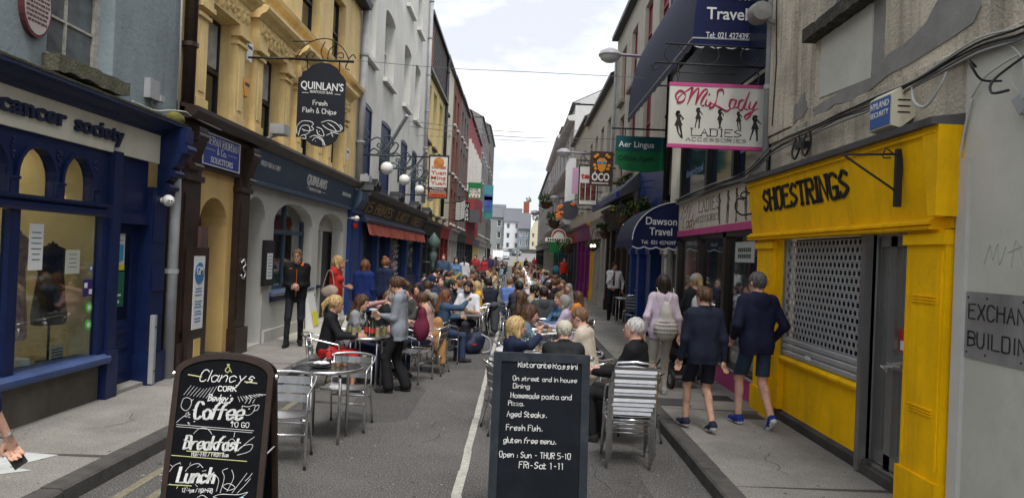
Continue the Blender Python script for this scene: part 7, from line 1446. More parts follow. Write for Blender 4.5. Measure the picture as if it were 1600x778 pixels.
def side_chair(label,group=None):
    t=thing('side_chair',label,'chair',group=group)
    q=MB(); P=[(-.20,-.26,.012),(-.20,-.21,.44),(-.195,-.25,.80),(-.17,-.26,.86),(0,-.262,.872),(.17,-.26,.86),(.195,-.25,.80),(.20,-.21,.44),(.20,-.26,.012)]; q.tube(P,.0125,8); q.build('back_frame',alu,t,smooth=1,local=1)
    for sx in (-1,1):q=MB(); q.tube([(sx*.215,.20,.012),(sx*.205,.185,.40),(sx*.20,.15,.435),(sx*.20,-.21,.43)],.0115,8); q.build('front_leg',alu,t,smooth=1,local=1)
    q=MB(); q.tube([(-.2,-.22,.33),(.2,-.22,.33)],.009,6); q.tube([(-.21,.19,.33),(.21,.19,.33)],.009,6); q.build('cross_bar',alu,t,smooth=1,local=1)
    for k in range(5):y0=.17-k*.075; q=MB(); q.prism([(-.2,.436),(0,.425),(.2,.436),(.2,.446),(0,.435),(-.2,.446)],y0-.06,y0,1); q.build('seat_slat',alus,t,local=1)
    for k in range(4):z0=.50+k*.088; y=-.222-(z0-.44)*.075; q=MB(); q.prism([(y-.028,z0+.005),(y-.02,z0+.034),(y-.03,z0+.062),(y-.037,z0+.062),(y-.028,z0+.034),(y-.035,z0+.005)],-.195,.195,0); q.build('back_slat',alus,t,local=1)
    return t
AC=arm_chair('empty aluminium armchair in the left foreground behind the coffee board'); SC=side_chair('aluminium side chair, lowest of the stack right of the menu board','stacked side chairs by the menu board')
used_ac=[False]
def achair(x,y,rz,label,group='aluminium armchairs at the tables',z=0.):
    if not used_ac[0]:used_ac[0]=True; AC.location=(x,y,z); AC.rotation_euler=(0,0,R(rz)); AC['label']=label; AC['group']=group; return AC
    return dup(AC,(x,y,z),R(rz),label,group)
def hxy(px,v,z):p=gp(px,v,z); return p.x,p.y
sx_,sy_=dp(981,735,7.05).x,7.0
SC.location=(sx_,sy_+.26,0); SC.rotation_euler=(0,0,R(-2))
for k in range(1,4):dup(SC,(sx_+.004*k,sy_+.26-k*.03,.046*k),R(-2+k*.8),('','aluminium side chair, second in the stack right of the menu board','aluminium side chair, third in the stack right of the menu board','aluminium side chair on top of the stack right of the menu board')[k])
x,y=hxy(432,692,0)
achair(-2.06,6.72,184,'empty aluminium armchair nearest the camera, behind the coffee board'); achair(-1.80,8.15,176,'empty aluminium armchair behind the near round table')
def table_round(label,x,y,r=.35,z=0.,top=None,group='aluminium cafe tables',sq=False,rz=0.):
    t=thing('cafe_table',label,'table',(x,y,z),R(rz),group); q=MB()
    if sq:q.box((-r,-r,.715),(r,r,.735)); q.build('tabletop',top or alus,t,local=1); q=MB(); [q.box(a,b) for a,b in (((-r-.008,-r-.008,.70),(r+.008,-r,.742)),((-r-.008,r,.70),(r+.008,r+.008,.742)),((-r-.008,-r,.70),(-r,r,.742)),((r,-r,.70),(r+.008,r,.742)))]; q.build('rim',alu,t,local=1)
    else:q.lathe([(0,.718),(r,.718),(r,.735),(0,.735)],(0,0,0),32); q.build('tabletop',top or alus,t,local=1); q=MB(); q.lathe([(r,.705),(r+.012,.708),(r+.014,.725),(r+.008,.742),(r-.004,.742),(r-.004,.73)],(0,0,0),32); q.build('rim',alu,t,local=1,smooth=1)
    for a in (45,135,225,315):
        c,s=cos(R(a)),sin(R(a)); k=r*(1.25 if sq else .72); q=MB(); q.tube([(c*k,s*k,0),(c*k,s*k,.66),(c*(k-.05),s*(k-.05),.71)],.016,8); q.build('leg',alu,t,local=1,smooth=1)
    q=MB(); q.tube([(r*.5*cos(2*pi*i/20),r*.5*sin(2*pi*i/20),.69) for i in range(20)],.009,6,closed=True); q.build('brace_ring',alu,t,local=1,smooth=1); return t
darkt=mat('smoked_table_top',(.06,.065,.07),.12,.3,spec=.8)
tb1=table_round('round table with ashtray and bottle in the left foreground',*hxy(512,573,.735),.345,top=darkt)
tb2=table_round('round table crowded with beer bottles and glasses, where the waitress stands',*hxy(573,524,.735),.36)
tb3=table_round('square table in front of the bearded man in the white t-shirt',*hxy(726,489,.735),.34,sq=True,rz=4)
cloth=mat('white_tablecloth',(.60,.60,.59),.85,bump=.25,bscale=30,var=.08)
tR=[table_round('white clothed round table behind the menu board',.25,9.6,.45,top=cloth),table_round('white clothed table with wine glasses, second behind the menu board',.35,12.0,.42,top=cloth),table_round('white topped table with carafes, third along the right row',.55,14.9,.40,top=cloth)]
tb4=table_round('small table with condiments on the right pavement beside the waiter',*hxy(984,466,.855),.38,.12,top=cloth,sq=True)
q=thing('tablecloth','white cloth draped over the round table behind the menu board','tablecloth',(.25,9.6,.74)); w=MB(); n_=40; vs=[]
for ring in ((.47,.746),(.475,.72),(.50,.56)):
    for i in range(n_):a=2*pi*i/n_; rr=ring[0]+(.03*sin(7*a) if ring[1]<.6 else 0); vs.append((rr*cos(a),rr*sin(a),ring[1]-.74+(.03*sin(4*a) if ring[1]<.6 else 0)))
w.add(vs+[(0,0,.008)],[(i,(i+1)%n_,n_+(i+1)%n_,n_+i) for i in range(n_)]+[(n_+i,n_+(i+1)%n_,2*n_+(i+1)%n_,2*n_+i) for i in range(n_)]+[(3*n_,(i+1)%n_,i) for i in range(n_)]); w.build('cloth',cloth,q,smooth=1,local=1)
gl_=glass_mat('clear_glass',(.9,.92,.92),.10); beer=mat('pale_beer',(.55,.45,.20),.2); water=mat('milky_drink',(.55,.53,.48),.3)
def lathe_thing(name,label,cat,parts,group=None):
    t=thing(name,label,cat,(0,0,-5),group=group)
    for nm,prof_,m in parts:q=MB(); q.lathe(prof_,(0,0,0),14); q.build(nm,m,t,local=1,auto=50)
    return t
GLS=lathe_thing('tumbler','x','glass',[('glass',[(0,.004),(.028,.004),(.033,.0),(.038,.13),(.036,.13),(.031,.01)],gl_),('drink',[(0,.008),(.030,.008),(.034,.085),(0,.085)],beer)])
TUM=lathe_thing('tumbler','x','glass',[('glass',[(0,.004),(.028,.004),(.033,.0),(.038,.13),(.036,.13),(.031,.01)],gl_),('drink',[(0,.008),(.030,.008),(.031,.03),(0,.03)],mat('amber_drink',(.4,.16,.05),.2))])
WIN=lathe_thing('wine_glass','x','glass',[('glass',[(0,0),(.034,.002),(.006,.008),(.005,.09),(.030,.12),(.038,.16),(.033,.205),(.032,.205),(.036,.16),(.028,.122),(0,.10)],gl_)])
BOT=lathe_thing('beer_bottle','x','bottle',[('bottle',[(0,0),(.034,0),(.035,.16),(.014,.21),(.013,.27),(.015,.275),(0,.28)],mat('dark_bottle_glass',(.012,.022,.008),.1,spec=.8)),('label',[(.0352,.05),(.0356,.05),(.0356,.12),(.0352,.12)],redp)])
BO2=lathe_thing('soft_drink_bottle','x','bottle',[('bottle',[(0,0),(.030,0),(.032,.04),(.027,.09),(.031,.14),(.012,.20),(.012,.23),(0,.235)],gl_),('label',[(.0285,.08),(.0325,.08),(.0335,.13),(.03,.14)],redp),('drink',[(0,.003),(.028,.003),(.026,.05),(0,.05)],mat('cola',(.05,.01,.005),.2))])
PLT=lathe_thing('plate','x','plate',[('plate',[(0,.004),(.07,.004),(.115,.018),(.118,.020),(.07,.010),(0,.008)],mat('white_china',(.62,.62,.60),.25)),('food',[(0,.01),(.05,.012),(.045,.03),(.02,.042),(0,.04)],mat('food_brown',(.33,.16,.05),.8,var=.6,vscale=60,bump=1.))])
def put(proto,x,y,z,label,group=None):
    o=dup(proto,(x,y,z),ru(0,6),label,group)
    if group is None and 'group' in o:del o['group']
    return o
def around(tb,n,r0,proto,label,group,zz=.737):
    for i in range(n):a=ru(0,6.28); r_=ru(.05,r0); put(proto,tb.location.x+r_*cos(a),tb.location.y+r_*sin(a),tb.location.z+zz,label,group)
x,y=tb1.location.x,tb1.location.y
put(BO2,x-.02,y+.12,.737,'red labelled soft drink bottle on the near round table'); put(TUM,x+.10,y+.02,.737,'tumbler beside the red labelled bottle, near round table, left'); put(TUM,x+.16,y+.06,.737,'tumbler at the right on the near round table'); put(WIN,x-.2,y+.05,.737,'stemmed glass at the left on the near round table')
t=thing('ashtray','small dark plate heaped with crumpled napkins on the near round table','ashtray',(x-.06,y-.06,.737)); q=MB(); q.lathe([(0,0),(.07,0),(.11,.018),(.105,.02),(0,.008)],(0,0,0),18); q.build('dish',blackp,t,local=1); q=MB()
for k in range(7):q.ball((ru(-.05,.06),ru(-.04,.04),.03+ru(0,.02)),(ru(.02,.05),ru(.02,.04),.016),6,4)
q.build('napkins',paper,t,local=1)
x,y=tb2.location.x,tb2.location.y
for i,(dx,dy,lab) in enumerate(((.0,-.02,'dark beer bottle with a red label, tallest on the crowded round table'),(.10,-.12,'dark beer bottle at the front of the crowded round table'),(.06,.16,'dark beer bottle behind the two others on the crowded table'))):put(BOT,x+dx,y+dy,.737,lab)
for i,(dx,dy,lab) in enumerate(((-.24,.02,'tall pale beer glass at the left edge of the crowded table'),(-.16,-.10,'tall pale beer glass at the front left of the crowded table'),(-.12,.08,'pale beer glass in the middle of the crowded table'),(.20,.08,'empty tumbler beside the waitress on the crowded table'),(.25,-.02,'empty tumbler at the right edge of the crowded table'),(.18,-.16,'tumbler at the front right of the crowded table'))):o=put(GLS,x+dx,y+dy,.737,lab); o.scale=(1,1,1.25)
put(PLT,tb3.location.x+.1,tb3.location.y,.742,'plate of food before the man in the white t-shirt'); put(GLS,tb3.location.x-.1,tb3.location.y+.1,.742,'pale tumbler on the square table of the man in white'); put(GLS,tb3.location.x-.2,tb3.location.y-.05,.742,'second tumbler on the square table of the man in white')
for k,tb in enumerate(tR):
    w_=('first','second','third')[k]+' table along the right row'; around(tb,6,.36,WIN,'wine glass on the '+w_,'wine glasses on the '+w_,.752); around(tb,4,.34,TUM,'tumbler on the '+w_,'tumblers on the '+w_,.752); around(tb,3,.30,PLT,'plate with food on the '+w_,'plates on the '+w_,.75)
around(tb4,5,.28,TUM,'glass on the pavement service table','glasses on the service table'); t=thing('spray_bottle','clear spray bottle on the pavement service table','bottle',(tb4.location.x+.12,tb4.location.y,.857)); q=MB(); q.lathe([(0,0),(.045,0),(.045,.14),(.015,.19),(.015,.22)],(0,0,0),12); q.box((-.015,-.06,.22),(.015,.03,.25)); q.build('bottle',mat('green_white_plastic',(.42,.55,.40),.3),t,local=1)
dup(SC,(tb4.location.x-.05,tb4.location.y-.75,.12),0,'aluminium side chair pushed up to the pavement service table','chairs at the service table')
def soft(name,label,cat,loc,rz,balls,m,vox=.014,fold=.004,extra=None,lo=(-.45,-.45,-.05),hi=(.45,.45,.9),part='bag_body'):
    F_=Field(lo,hi,vox)
    for k,b in enumerate(balls):
        if len(b)==2:F_.ell('a',b[0],b[1],k=.05)
        else:F_.cap('a',b[0],b[1],b[2],b[3],k=.04)
    F_.folds('a',fold,24,random.random()*5); V,Q,I=surfnet(F_.G['a'],F_.lo,vox); t=thing(name,label,cat,loc,R(rz)); o=bpy.data.objects.new(part,np_mesh(part,V,Q,m)); COL.objects.link(o); o.parent=t
    for nm,pts,r_,mm in (extra or []):q=MB(); q.tube(spline(pts,6),r_,6); q.build(nm,mm,t,local=1,smooth=1)
    return t
x,y=hxy(741,552,0); nyl=mat('navy_nylon',(.012,.018,.045),.6,var=.3,vscale=10,bump=.2)
t=soft('backpack','navy backpack on the road beside the square table','backpack',(x,y,0),20,[((0,0,.20),(.18,.12,.22)),((-.10,-.10,.14),(.13,.08,.14)),((.08,-.02,.30),(.12,.10,.12))],nyl,extra=[('strap',[(.10,-.08,.38),(.26,-.14,.28),(.27,-.15,.08),(.12,-.12,.03)],.018,mat('grey_strap',(.30,.31,.33),.8)),('strap',[(.16,.02,.36),(.33,-.02,.24),(.30,-.02,.05)],.016,nyl)])
q=MB(); q.box((-.10,-.185,.18),(-.02,-.17,.21)); q.build('logo_patch',redp,t,local=1)
c=gp(1068,606,.12); t=thing('stroller','black baby stroller pushed by the woman in the grey cap','stroller',(c.x,c.y+.25,.12),R(8)); q=MB()
q.tube(spline([(-.24,.45,.18),(-.24,.1,.45),(-.24,-.25,.85),(-.24,-.42,.98),(-.12,-.46,1.0),(.12,-.46,1.0),(.24,-.42,.98),(.24,-.25,.85),(.24,.1,.45),(.24,.45,.18)],6),.014,7)
for sx in (-.24,.24):q.tube([(sx,-.32,.14),(sx,.0,.55),(sx,.2,.62)],.013,6)
q.tube([(-.24,-.32,.14),(.24,-.32,.14)],.011,6); q.tube([(-.24,.45,.18),(.24,.45,.18)],.011,6); q.build('frame',mat('stroller_frame',(.04,.04,.045),.4,.5),t,local=1,smooth=1)
for sx in (-.26,.26):
    for yy,rr in ((-.32,.14),(.45,.10)):q=MB(); q.lathe([(rr*.55,-.02),(rr,-.022),(rr,.022),(rr*.55,.02)],(sx,yy,rr),20,0); w=q.build('wheel',blackp,t,local=1); q=MB(); q.lathe([(0,-.012),(rr*.5,-.015),(rr*.55,0),(rr*.5,.015),(0,.012)],(sx,yy,rr),14,0); q.build('hub',pvc,w,local=1)
F_=Field((-.35,-.5,.1),(.35,.5,1.15),.016); F_.ell('a',(0,.0,.48),(.22,.30,.16),k=.05); F_.ell('a',(0,-.12,.78),(.23,.26,.24),k=.05); F_.ell('a',(0,.28,.42),(.18,.18,.10),k=.05); F_.ell('a',(0,.12,.72),(.19,.24,.16),k=.04,sub=True); V,Q,I=surfnet(F_.G['a'],F_.lo,.016); o=bpy.data.objects.new('seat_and_hood',np_mesh('seat_and_hood',V,Q,mat('black_canvas',(.015,.015,.018),.85,bump=.2))); COL.objects.link(o); o.parent=t
q=MB(); q.box((-.2,-.36,.2),(.2,.1,.34)); q.build('basket',mat('black_canvas',(0,0,0)),t,local=1)
t=soft('soft_toy','white fluffy toy bag hanging on the stroller handle','bag',(c.x-.25,c.y+.1,.95),0,[((0,0,0),(.09,.08,.12)),((.02,0,.12),(.06,.06,.06))],mat('white_fleece',(.55,.53,.50),.95,bump=1.5,bscale=90),lo=(-.2,-.2,-.2),hi=(.2,.2,.3))
# ================================================================ PEOPLE
def at(px,v,Y):p=dp(px,v,Y); return (p.x,p.y)
blk=(.012,.012,.014); nvy=(.014,.020,.055); den=(.05,.10,.19); gry=(.20,.215,.24); wht=(.60,.60,.61)
MP=make_person
def bag(label,parent_xyz,balls,m,strap=None,name='shoulder_bag',rz=0,vox=.012):return soft(name,label,'bag',parent_xyz,rz,balls,m,vox,.003,extra=[('strap',strap,.010,m)] if strap else None,lo=(-.35,-.35,-.4),hi=(.35,.35,.4))
# --- standing, left pavement
P_,J=MP('person',dict(H=1.80,hair='short',hcol='lbrown',top='jacket',tc=(.010,.010,.012),bottom='slim',bc=(.014,.015,.02),hl=(-.06,.22,1.07),hr=(.05,.23,1.05),hdl=(.9,.3,-.1),hdr=(-.9,.3,0),fl=(-.10,-.12,.10),fr=(.12,.20,.085),boot=True,sc=(.01,.01,.01),yaw=-4,hem=-.16),'standing man in glasses and black jacket with an orange collar on the left pavement',at(465,400,13.6),192,z=.12)
q=MB(); h=J['h']; q.tube([tuple(h(-.06,.10,.015)),tuple(h(.06,.10,.015))],.003,4); [q.tube([tuple(h(sx*.03+.022*cos(a),.112,.012+.018*sin(a))) for a in [2*pi*k/10 for k in range(10)]],.0028,4,closed=True) for sx in (-1,1)]; q.build('glasses',blackp,P_,local=1)
P3=J['P']; q=MB(); q.tube(spline([tuple(P3(-.085,.07,.49)),tuple(P3(-.10,-.01,.53)),tuple(P3(-.06,-.09,.52))],4),.026,8); q.tube(spline([tuple(P3(-.12,.05,.475)),tuple(P3(-.17,.02,.47)),tuple(P3(-.19,-.02,.46))],4),.018,6); q.tube([tuple(P3(.07,.10,.44)),tuple(P3(.12,.10,.44))],.006,5); q.build('orange_hood_lining',mat('bright_orange_cloth',(.75,.16,.02),.8),P_,local=1)
q=MB(); q.tube([tuple(P3(-.01,.128,.44)),tuple(P3(-.01,.135,.28)),tuple(P3(-.01,.14,-.05))],.004,5); q.build('zip',mat('bright_orange_cloth',(0,0,0)),P_,local=1)
MP('person',dict(H=1.70,fem=True,hair='bob',hcol='blonde',skin='tan',top='tee',sleeve=.22,tc=(.52,.035,.03),bottom='slim',bc=(.45,.43,.40),hr=(.02,.17,1.50),hl=(-.16,.16,1.12),hdr=(-.2,.1,1),yaw=5),'standing blonde woman in a red top holding her hand to her mouth',at(526,395,14.1),262,z=.12)
x,y=at(513,470,13.85); bag('beige leather shoulder bag of the woman in red',(x,y,1.12),[((0,0,0),(.15,.07,.10)),((.05,0,.03),(.12,.06,.09))],mat('beige_leather',(.40,.32,.25),.6,var=.2),[(-.12,0,.06),(-.04,.02,.36),(.04,.02,.36),(.10,0,.08)])
MP('person',dict(H=1.64,fem=True,hair='bob',hcol='red',top='coat',tc=(.008,.022,.11),hem=-.30,bottom='slim',bc=(.02,.02,.04)),'woman with a red-brown bob in a long royal blue top at the pub wall',at(570,410,14.6),350,z=.12)
MP('person',dict(H=1.68,fem=True,hair='bun',hcol='ginger',top='jacket',tc=(.014,.022,.055),bottom='trousers'),'woman with ginger hair in a bun and navy jacket by the pub window',at(602,404,16.2),340,z=.12)
MP('person',dict(H=1.78,lean=42,hair='short',hcol='dark',top='shirt',tc=(.014,.022,.06),hl=(-.2,.55,1.0),hr=(.1,.6,1.0)),'waiter in a dark blue shirt bending over a table by the pub',at(655,430,18.),285)
# --- waitress
P_,J=MP('person',dict(H=1.63,fem=True,fat=1.02,hair='pony',hcol='brown',top='blazer',tc=(.225,.245,.28),hem=-.16,bottom='flare',bc=blk,sc=blk,hl=(-.06,.28,1.12),hr=(.10,.30,1.10),yaw=8,pitch=18,fl=(-.10,.10,.085),fr=(.10,-.10,.085)),'waitress in a grey blazer with a ponytail noting an order',at(628,440,10.25),84)
q=MB(); q.box((-.07,.33,1.11),(.05,.42,1.125)); q.build('notepad',paper,P_,local=1)
bag('maroon drawstring bag on the shoulder of the waitress',(P_.location.x+.30,P_.location.y-.02,1.0),[((0,0,-.12),(.11,.10,.17)),((0,0,.08),(.06,.06,.10))],mat('maroon_cloth',(.12,.012,.035),.8,var=.2,bump=.2),[(0,-.02,.14),(-.10,-.06,.30),(-.2,-.04,.40)],'drawstring_bag')
# --- seated, left group
def seat(px,v,Y,hd,sp,label,chair=True,near=True,z=0.,grp=None):
    sp=dict(sp); sp['pose']='sit'; x,y=at(px,v,Y); P_,J=MP('person',sp,label,(x,y),hd,None,near,z=z)
    if chair:a=R(hd); achair(x-sin(a)*.03*-1,y-.03*cos(a),hd,'aluminium chair that the '+' '.join(label.replace('seated ','').split()[:7])+' sits on',z=z)
    return P_,J
ponyb=dict(H=1.66,fem=True,hair='pony',hcol='blonde',skin='tan',top='blazer',tc=(.012,.012,.014),bottom='skirt',skl=.0,bc=(.42,.02,.018),hl=(-.12,.38,.74),hr=(.14,.40,.74),lean=10,yaw=-6,hem=0)
seat(515,472,10.2,278,ponyb,'seated blonde woman in a black cardigan and red skirt at the crowded table')
seat(553,470,10.95,268,dict(H=1.64,fem=True,hair='long',hcol='brown',top='blazer',tc=(.24,.245,.26),bc=nvy,hl=(-.1,.36,.76),hr=(.1,.34,.76),lean=14,yaw=-12),'seated young woman with long dark hair and grey cardigan at the crowded table')
seat(592,458,11.5,285,dict(H=1.8,fat=1.12,hair='short',hcol='grey',top='tee',sleeve=.3,tc=blk,bc=blk,hl=(-.15,.36,.8),hr=(.12,.4,.8),lean=20,pitch=15),'seated grey-haired man in a black t-shirt with his back half turned')
seat(608,462,12.3,180,dict(H=1.6,fem=True,hair='long',hcol='lbrown',top='shirt',tc=(.45,.25,.25),hr=(.05,.25,1.1),hl=(-.1,.3,.8)),'seated woman in a pink patterned top partly behind the waitress')
P_,J=seat(672,462,12.0,80,dict(H=1.66,fem=True,hair='pony',hcol='brown',top='shirt',tc=(.40,.25,.22),bc=(.02,.03,.06),hl=(-.1,.36,.8),hr=(.1,.36,.8),lean=12,pitch=12),'seated brown-haired woman leaning forward, tan coat over her chair')
x,y=at(683,520,12.05); soft('tan_coat','tan trench coat hanging over the back of a chair','coat',(x,y,0),0,[((-.05,-.1,.62),(-.02,.18,.60),.10,.10),((0,.0,.80),(0,.05,.45),.09,.15),((.06,-.10,.50),(.10,-.14,.20),.10,.07),((.05,.15,.55),(.06,.16,.28),.10,.05)],mat('tan_gabardine',(.34,.185,.075),.85,var=.15,bump=.15),.014,.006,lo=(-.4,-.45,.0),hi=(.4,.45,1.1),part='coat_body')
achair(-1.50,11.2,255,'empty aluminium armchair at the right of the tan coat'); achair(-1.42,12.9,90,'empty aluminium armchair between the tan coat and the denim jacket')
seat(651,447,14.6,182,dict(H=1.66,fem=True,hair='long',hcol='dark',top='shirt',tc=(.03,.03,.035),lean=0),'seated dark-haired woman smiling towards the camera')
seat(640,448,13.4,150,dict(H=1.7,hair='short',hcol='dark',top='shirt',tc=(.05,.05,.05)),'seated dark-haired man half hidden behind the waitress',near=False)
seat(693,462,13.2,300,dict(H=1.62,fem=True,hair='long',hcol='red',top='jacket',tc=(.04,.075,.13),bc=(.03,.05,.1),hr=(.12,.40,1.08),hl=(-.1,.38,.78),lean=6),'seated red-haired woman in a denim jacket raising food to her mouth')
seat(733,449,15.2,160,dict(H=1.84,hair='short',hcol='dark',beard=True,skin='tan',top='tee',sleeve=.45,tc=(.60,.61,.65),bc=(.03,.03,.04),hl=(-.14,.34,.80),hr=(.16,.34,.84),lean=6),'seated bearded man in a white t-shirt at the square table')
seat(706,443,16.2,250,dict(H=1.78,hair='short',hcol='dark',beard=True,top='hoodie',tc=(.03,.035,.045)),'seated man with dark hair and beard in a dark hooded jacket')
seat(689,433,17.6,190,dict(H=1.78,hair='crop',hcol='brown',skin='pink',top='shirt',tc=(.03,.035,.07)),'seated smiling man in a dark blue shirt behind the hooded man',near=False)
seat(668,452,15.4,0,dict(H=1.74,hair='short',hcol='brown',top='jacket',tc=(.20,.19,.17)),'seated man in a grey-beige jacket seen from behind',near=False)
seat(716,447,17.2,90,dict(H=1.7,hair='short',hcol='ginger',top='hoodie',tc=(.26,.28,.32)),'seated sandy-haired young man in a pale grey hooded top',near=False)
seat(746,442,17.4,100,dict(H=1.66,fem=True,hair='long',hcol='blonde',top='jacket',tc=(.62,.32,.02)),'seated blonde woman in a mustard yellow jacket',near=False)
seat(764,438,18.0,20,dict(H=1.78,hair='short',hcol='dark',top='coat',tc=(.014,.018,.03)),'seated person in a long dark coat, back turned, behind the square table',near=False)
x,y=at(772,500,17.6); soft('draped_coat','dark grey coat draped over a chair back in the middle of the road','coat',(x,y,0),0,[((0,-.1,.75),(0,.1,.72),.08,.08),((0,.0,.7),(.02,0,.2),.12,.10)],mat('charcoal_cloth',(.06,.065,.075),.9),.018,.005,lo=(-.3,-.3,0),hi=(.3,.3,1.),part='coat_body')
seat(727,415,21,180,dict(H=1.7,hair='short',hcol='brown',top='shirt',tc=(.1,.1,.1)),'seated man facing the camera in a dark shirt, fourth row on the left',near=False)
# --- seated, right group
seat(806,500,8.3,282,dict(H=1.66,fem=True,hair='bob',hcol='blonde',skin='pink',top='jacket',tc=(.014,.02,.05),bc=(.03,.03,.05),hr=(.20,.22,1.07),hdr=(-.3,.1,1),lean=3,hoff=(0,0,-.03)),'seated blonde woman in a navy jacket, hand at chin, behind the menu board')
seat(815,476,10.1,276,dict(H=1.66,fem=True,hair='long',hcol='brown',skin='pink',top='jacket',tc=(.10,.15,.20),hr=(.15,.42,.80),lean=14,yaw=-5),'seated woman with long brown hair in a blue-grey jacket, right row')
P_,J=seat(882,522,8.25,358,dict(H=1.72,hair='cap',hcol=(.42,.40,.33),top='jacket',tc=(.018,.019,.022),hoff=(0,0,-.07),fat=1.1,lean=14),'seated person in a dark jacket wearing a pale cap, back turned behind the menu board')
def cap_on(P_,J,m,button=True):
    h=J['h']; Fc=Field((-.4,-.5,.8),(.4,.6,2.0),.010); Fc.ell('a',h(0,-.012,.048),np.array([.094,.112,.088])*J['S'],J['Hm']); Fc.ell('a',h(0,0,-.05),np.array([.14,.15,.085])*J['S'],J['Hm'],k=.004,sub=True); Fc.ell('a',h(0,.13,.035),np.array([.065,.075,.009])*J['S'],J['Hm'],k=.01)
    V,Q,I=surfnet(Fc.G['a'],Fc.lo,.010); o=bpy.data.objects.new('cap',np_mesh('cap',V,Q,m)); COL.objects.link(o); o.parent=P_
cap_on(P_,J,mat('khaki_cap_cloth',(.44,.42,.34),.9,bump=.2))
seat(920,486,8.9,68,dict(H=1.74,fem=True,hair='short',hcol='lbrown',skin='pink',top='jacket',tc=(.50,.44,.36),bc=(.15,.2,.3),hl=(-.1,.4,.8),hr=(.1,.4,.8),lean=12,fold=.003,hoff=(0,0,.04)),'seated short-haired woman in a cream jacket with sunglasses on her head, facing left')
seat(988,514,7.95,65,dict(H=1.8,hair='crop',hcol='silver',skin='pink',top='jacket',tc=(.010,.010,.012),bc=blk,lean=0,hoff=(0,0,-.02),fat=1.15),'seated grey-haired older man in a black jacket at the far side of the chair stack')
achair(.82,9.4,90,'empty aluminium armchair beside the cream-jacketed woman')
seat(884,468,12.6,80,dict(H=1.68,fem=True,fat=1.15,hair='bob',hcol='grey',top='shirt',tc=(.42,.33,.44),hl=(-.1,.36,.8)),'seated woman in a lilac striped shirt facing left, right row')
seat(876,462,13.6,120,dict(H=1.68,fem=True,hair='bun',hcol='lbrown',top='shirt',tc=(.07,.14,.24),skin='pink'),'seated woman in a denim blue shirt behind the lilac shirt')
seat(904,460,14.5,60,dict(H=1.66,fem=True,hair='long',hcol='brown',top='jacket',tc=(.55,.20,.03)),'seated dark-haired woman in an orange jacket at the right row end',near=False)
seat(815,460,13.4,335,dict(H=1.68,fem=True,hair='long',hcol='brown',top='shirt',tc=(.03,.028,.026)),'seated woman with long dark hair, back turned, right row')
seat(832,444,15.4,270,dict(H=1.8,hair='short',hcol='black',beard=True,skin='tan',top='shirt',tc=(.33,.27,.22),pitch=14),'seated man with a heavy black beard in a beige shirt')
seat(850,451,14.4,5,dict(H=1.78,hair='short',hcol='dark',top='hoodie',tc=(.05,.056,.062)),'seated man in a dark grey hooded top, back turned, right row')
seat(857,437,17.2,120,dict(H=1.8,hair='short',hcol='dark',top='tee',tc=blk),'seated man in a black t-shirt facing left beyond the grey hood',near=False)
seat(812,447,16.6,0,dict(H=1.78,hair='short',hcol='black',top='tee',tc=(.03,.03,.05)),'seated dark-haired man seen from behind in the right row',near=False)
seat(797,434,19.0,335,dict(H=1.8,fat=1.15,hair='crop',hcol='lbrown',top='shirt',tc=(.10,.17,.42)),'seated man in a bright blue shirt, back turned',near=False); seat(817,430,20,150,dict(H=1.78,hair='crop',hcol='ginger',skin='pink',top='shirt',tc=(.5,.48,.5)),'seated ruddy balding man in a white shirt',near=False)
# --- right pavement walkers
P_,J=MP('person',dict(H=1.78,hair='short',hcol='black',skin='tan',top='shirt',tc=(.8,.8,.82),bottom='trousers',bc=(.012,.012,.016),sc=blk,hr=(.06,.26,1.22),hl=(-.25,.05,.92),hem=.02,yaw=25),'standing waiter in a white shirt and dark red tie on the right pavement',(2.92,22.4),172,z=.12)
P3=J['P']; q=MB(); q.tube([tuple(P3(0,.10,.50)),tuple(P3(0,.135,.40)),tuple(P3(0,.135,.10))],[.016,.022,.032],6); q.build('tie',mat('dark_red_tie',(.10,.008,.02),.6),P_,local=1)
P_,J=MP('person',dict(H=1.68,fem=True,fat=1.04,hair='bob',hcol='dark',top='tee',sleeve=.93,tc=(.50,.42,.50),hem=-.12,bottom='slim',bc=(.42,.40,.35),solec=(.6,.6,.6),sc=(.35,.32,.3),fl=(-.09,-.10,.10),fr=(.09,.14,.085),hl=(-.25,.0,.88),hr=(.25,.02,.86),fold=.005),'woman in a lilac top and pale patterned trousers walking away with a drawstring bag',at(1038,425,10.2),2,z=.12)
q=soft('drawstring_bag','white and black patterned drawstring bag on the back of the woman in lilac','bag',(P_.location.x+.01,P_.location.y-.20,1.17),0,[((0,0,-.12),(.165,.09,.16)),((0,0,.08),(.09,.07,.12)),((0,0,.20),(.04,.04,.04))],mat('woven_cream_cloth',(.46,.44,.40),.9,bump=.6,bscale=120),.012,.003,extra=[('strap',[(-.02,.0,.22),(-.10,.07,.36),(-.11,.15,.42)],.005,cream),('strap',[(.02,.0,.22),(.10,.07,.36),(.11,.15,.42)],.005,cream)],lo=(-.3,-.2,-.35),hi=(.3,.2,.35))
for z,w_ in ((-.03,.118),(-.075,.142),(-.13,.150),(-.185,.14)):
    b=MB(); k=26
    for i in range(k):
        a=pi*(1+(i+.2)/k); a2=a+pi/k*.55; rx,ry=w_+.02,.088*w_/.15+.012; b.add([(rx*cos(a),ry*sin(a),z-.010),(rx*cos(a2),ry*sin(a2),z-.010),(rx*cos(a2),ry*sin(a2),z+.010),(rx*cos(a),ry*sin(a),z+.010)],[(0,1,2,3)])
    b.build('woven_band',inkb,q,local=1)
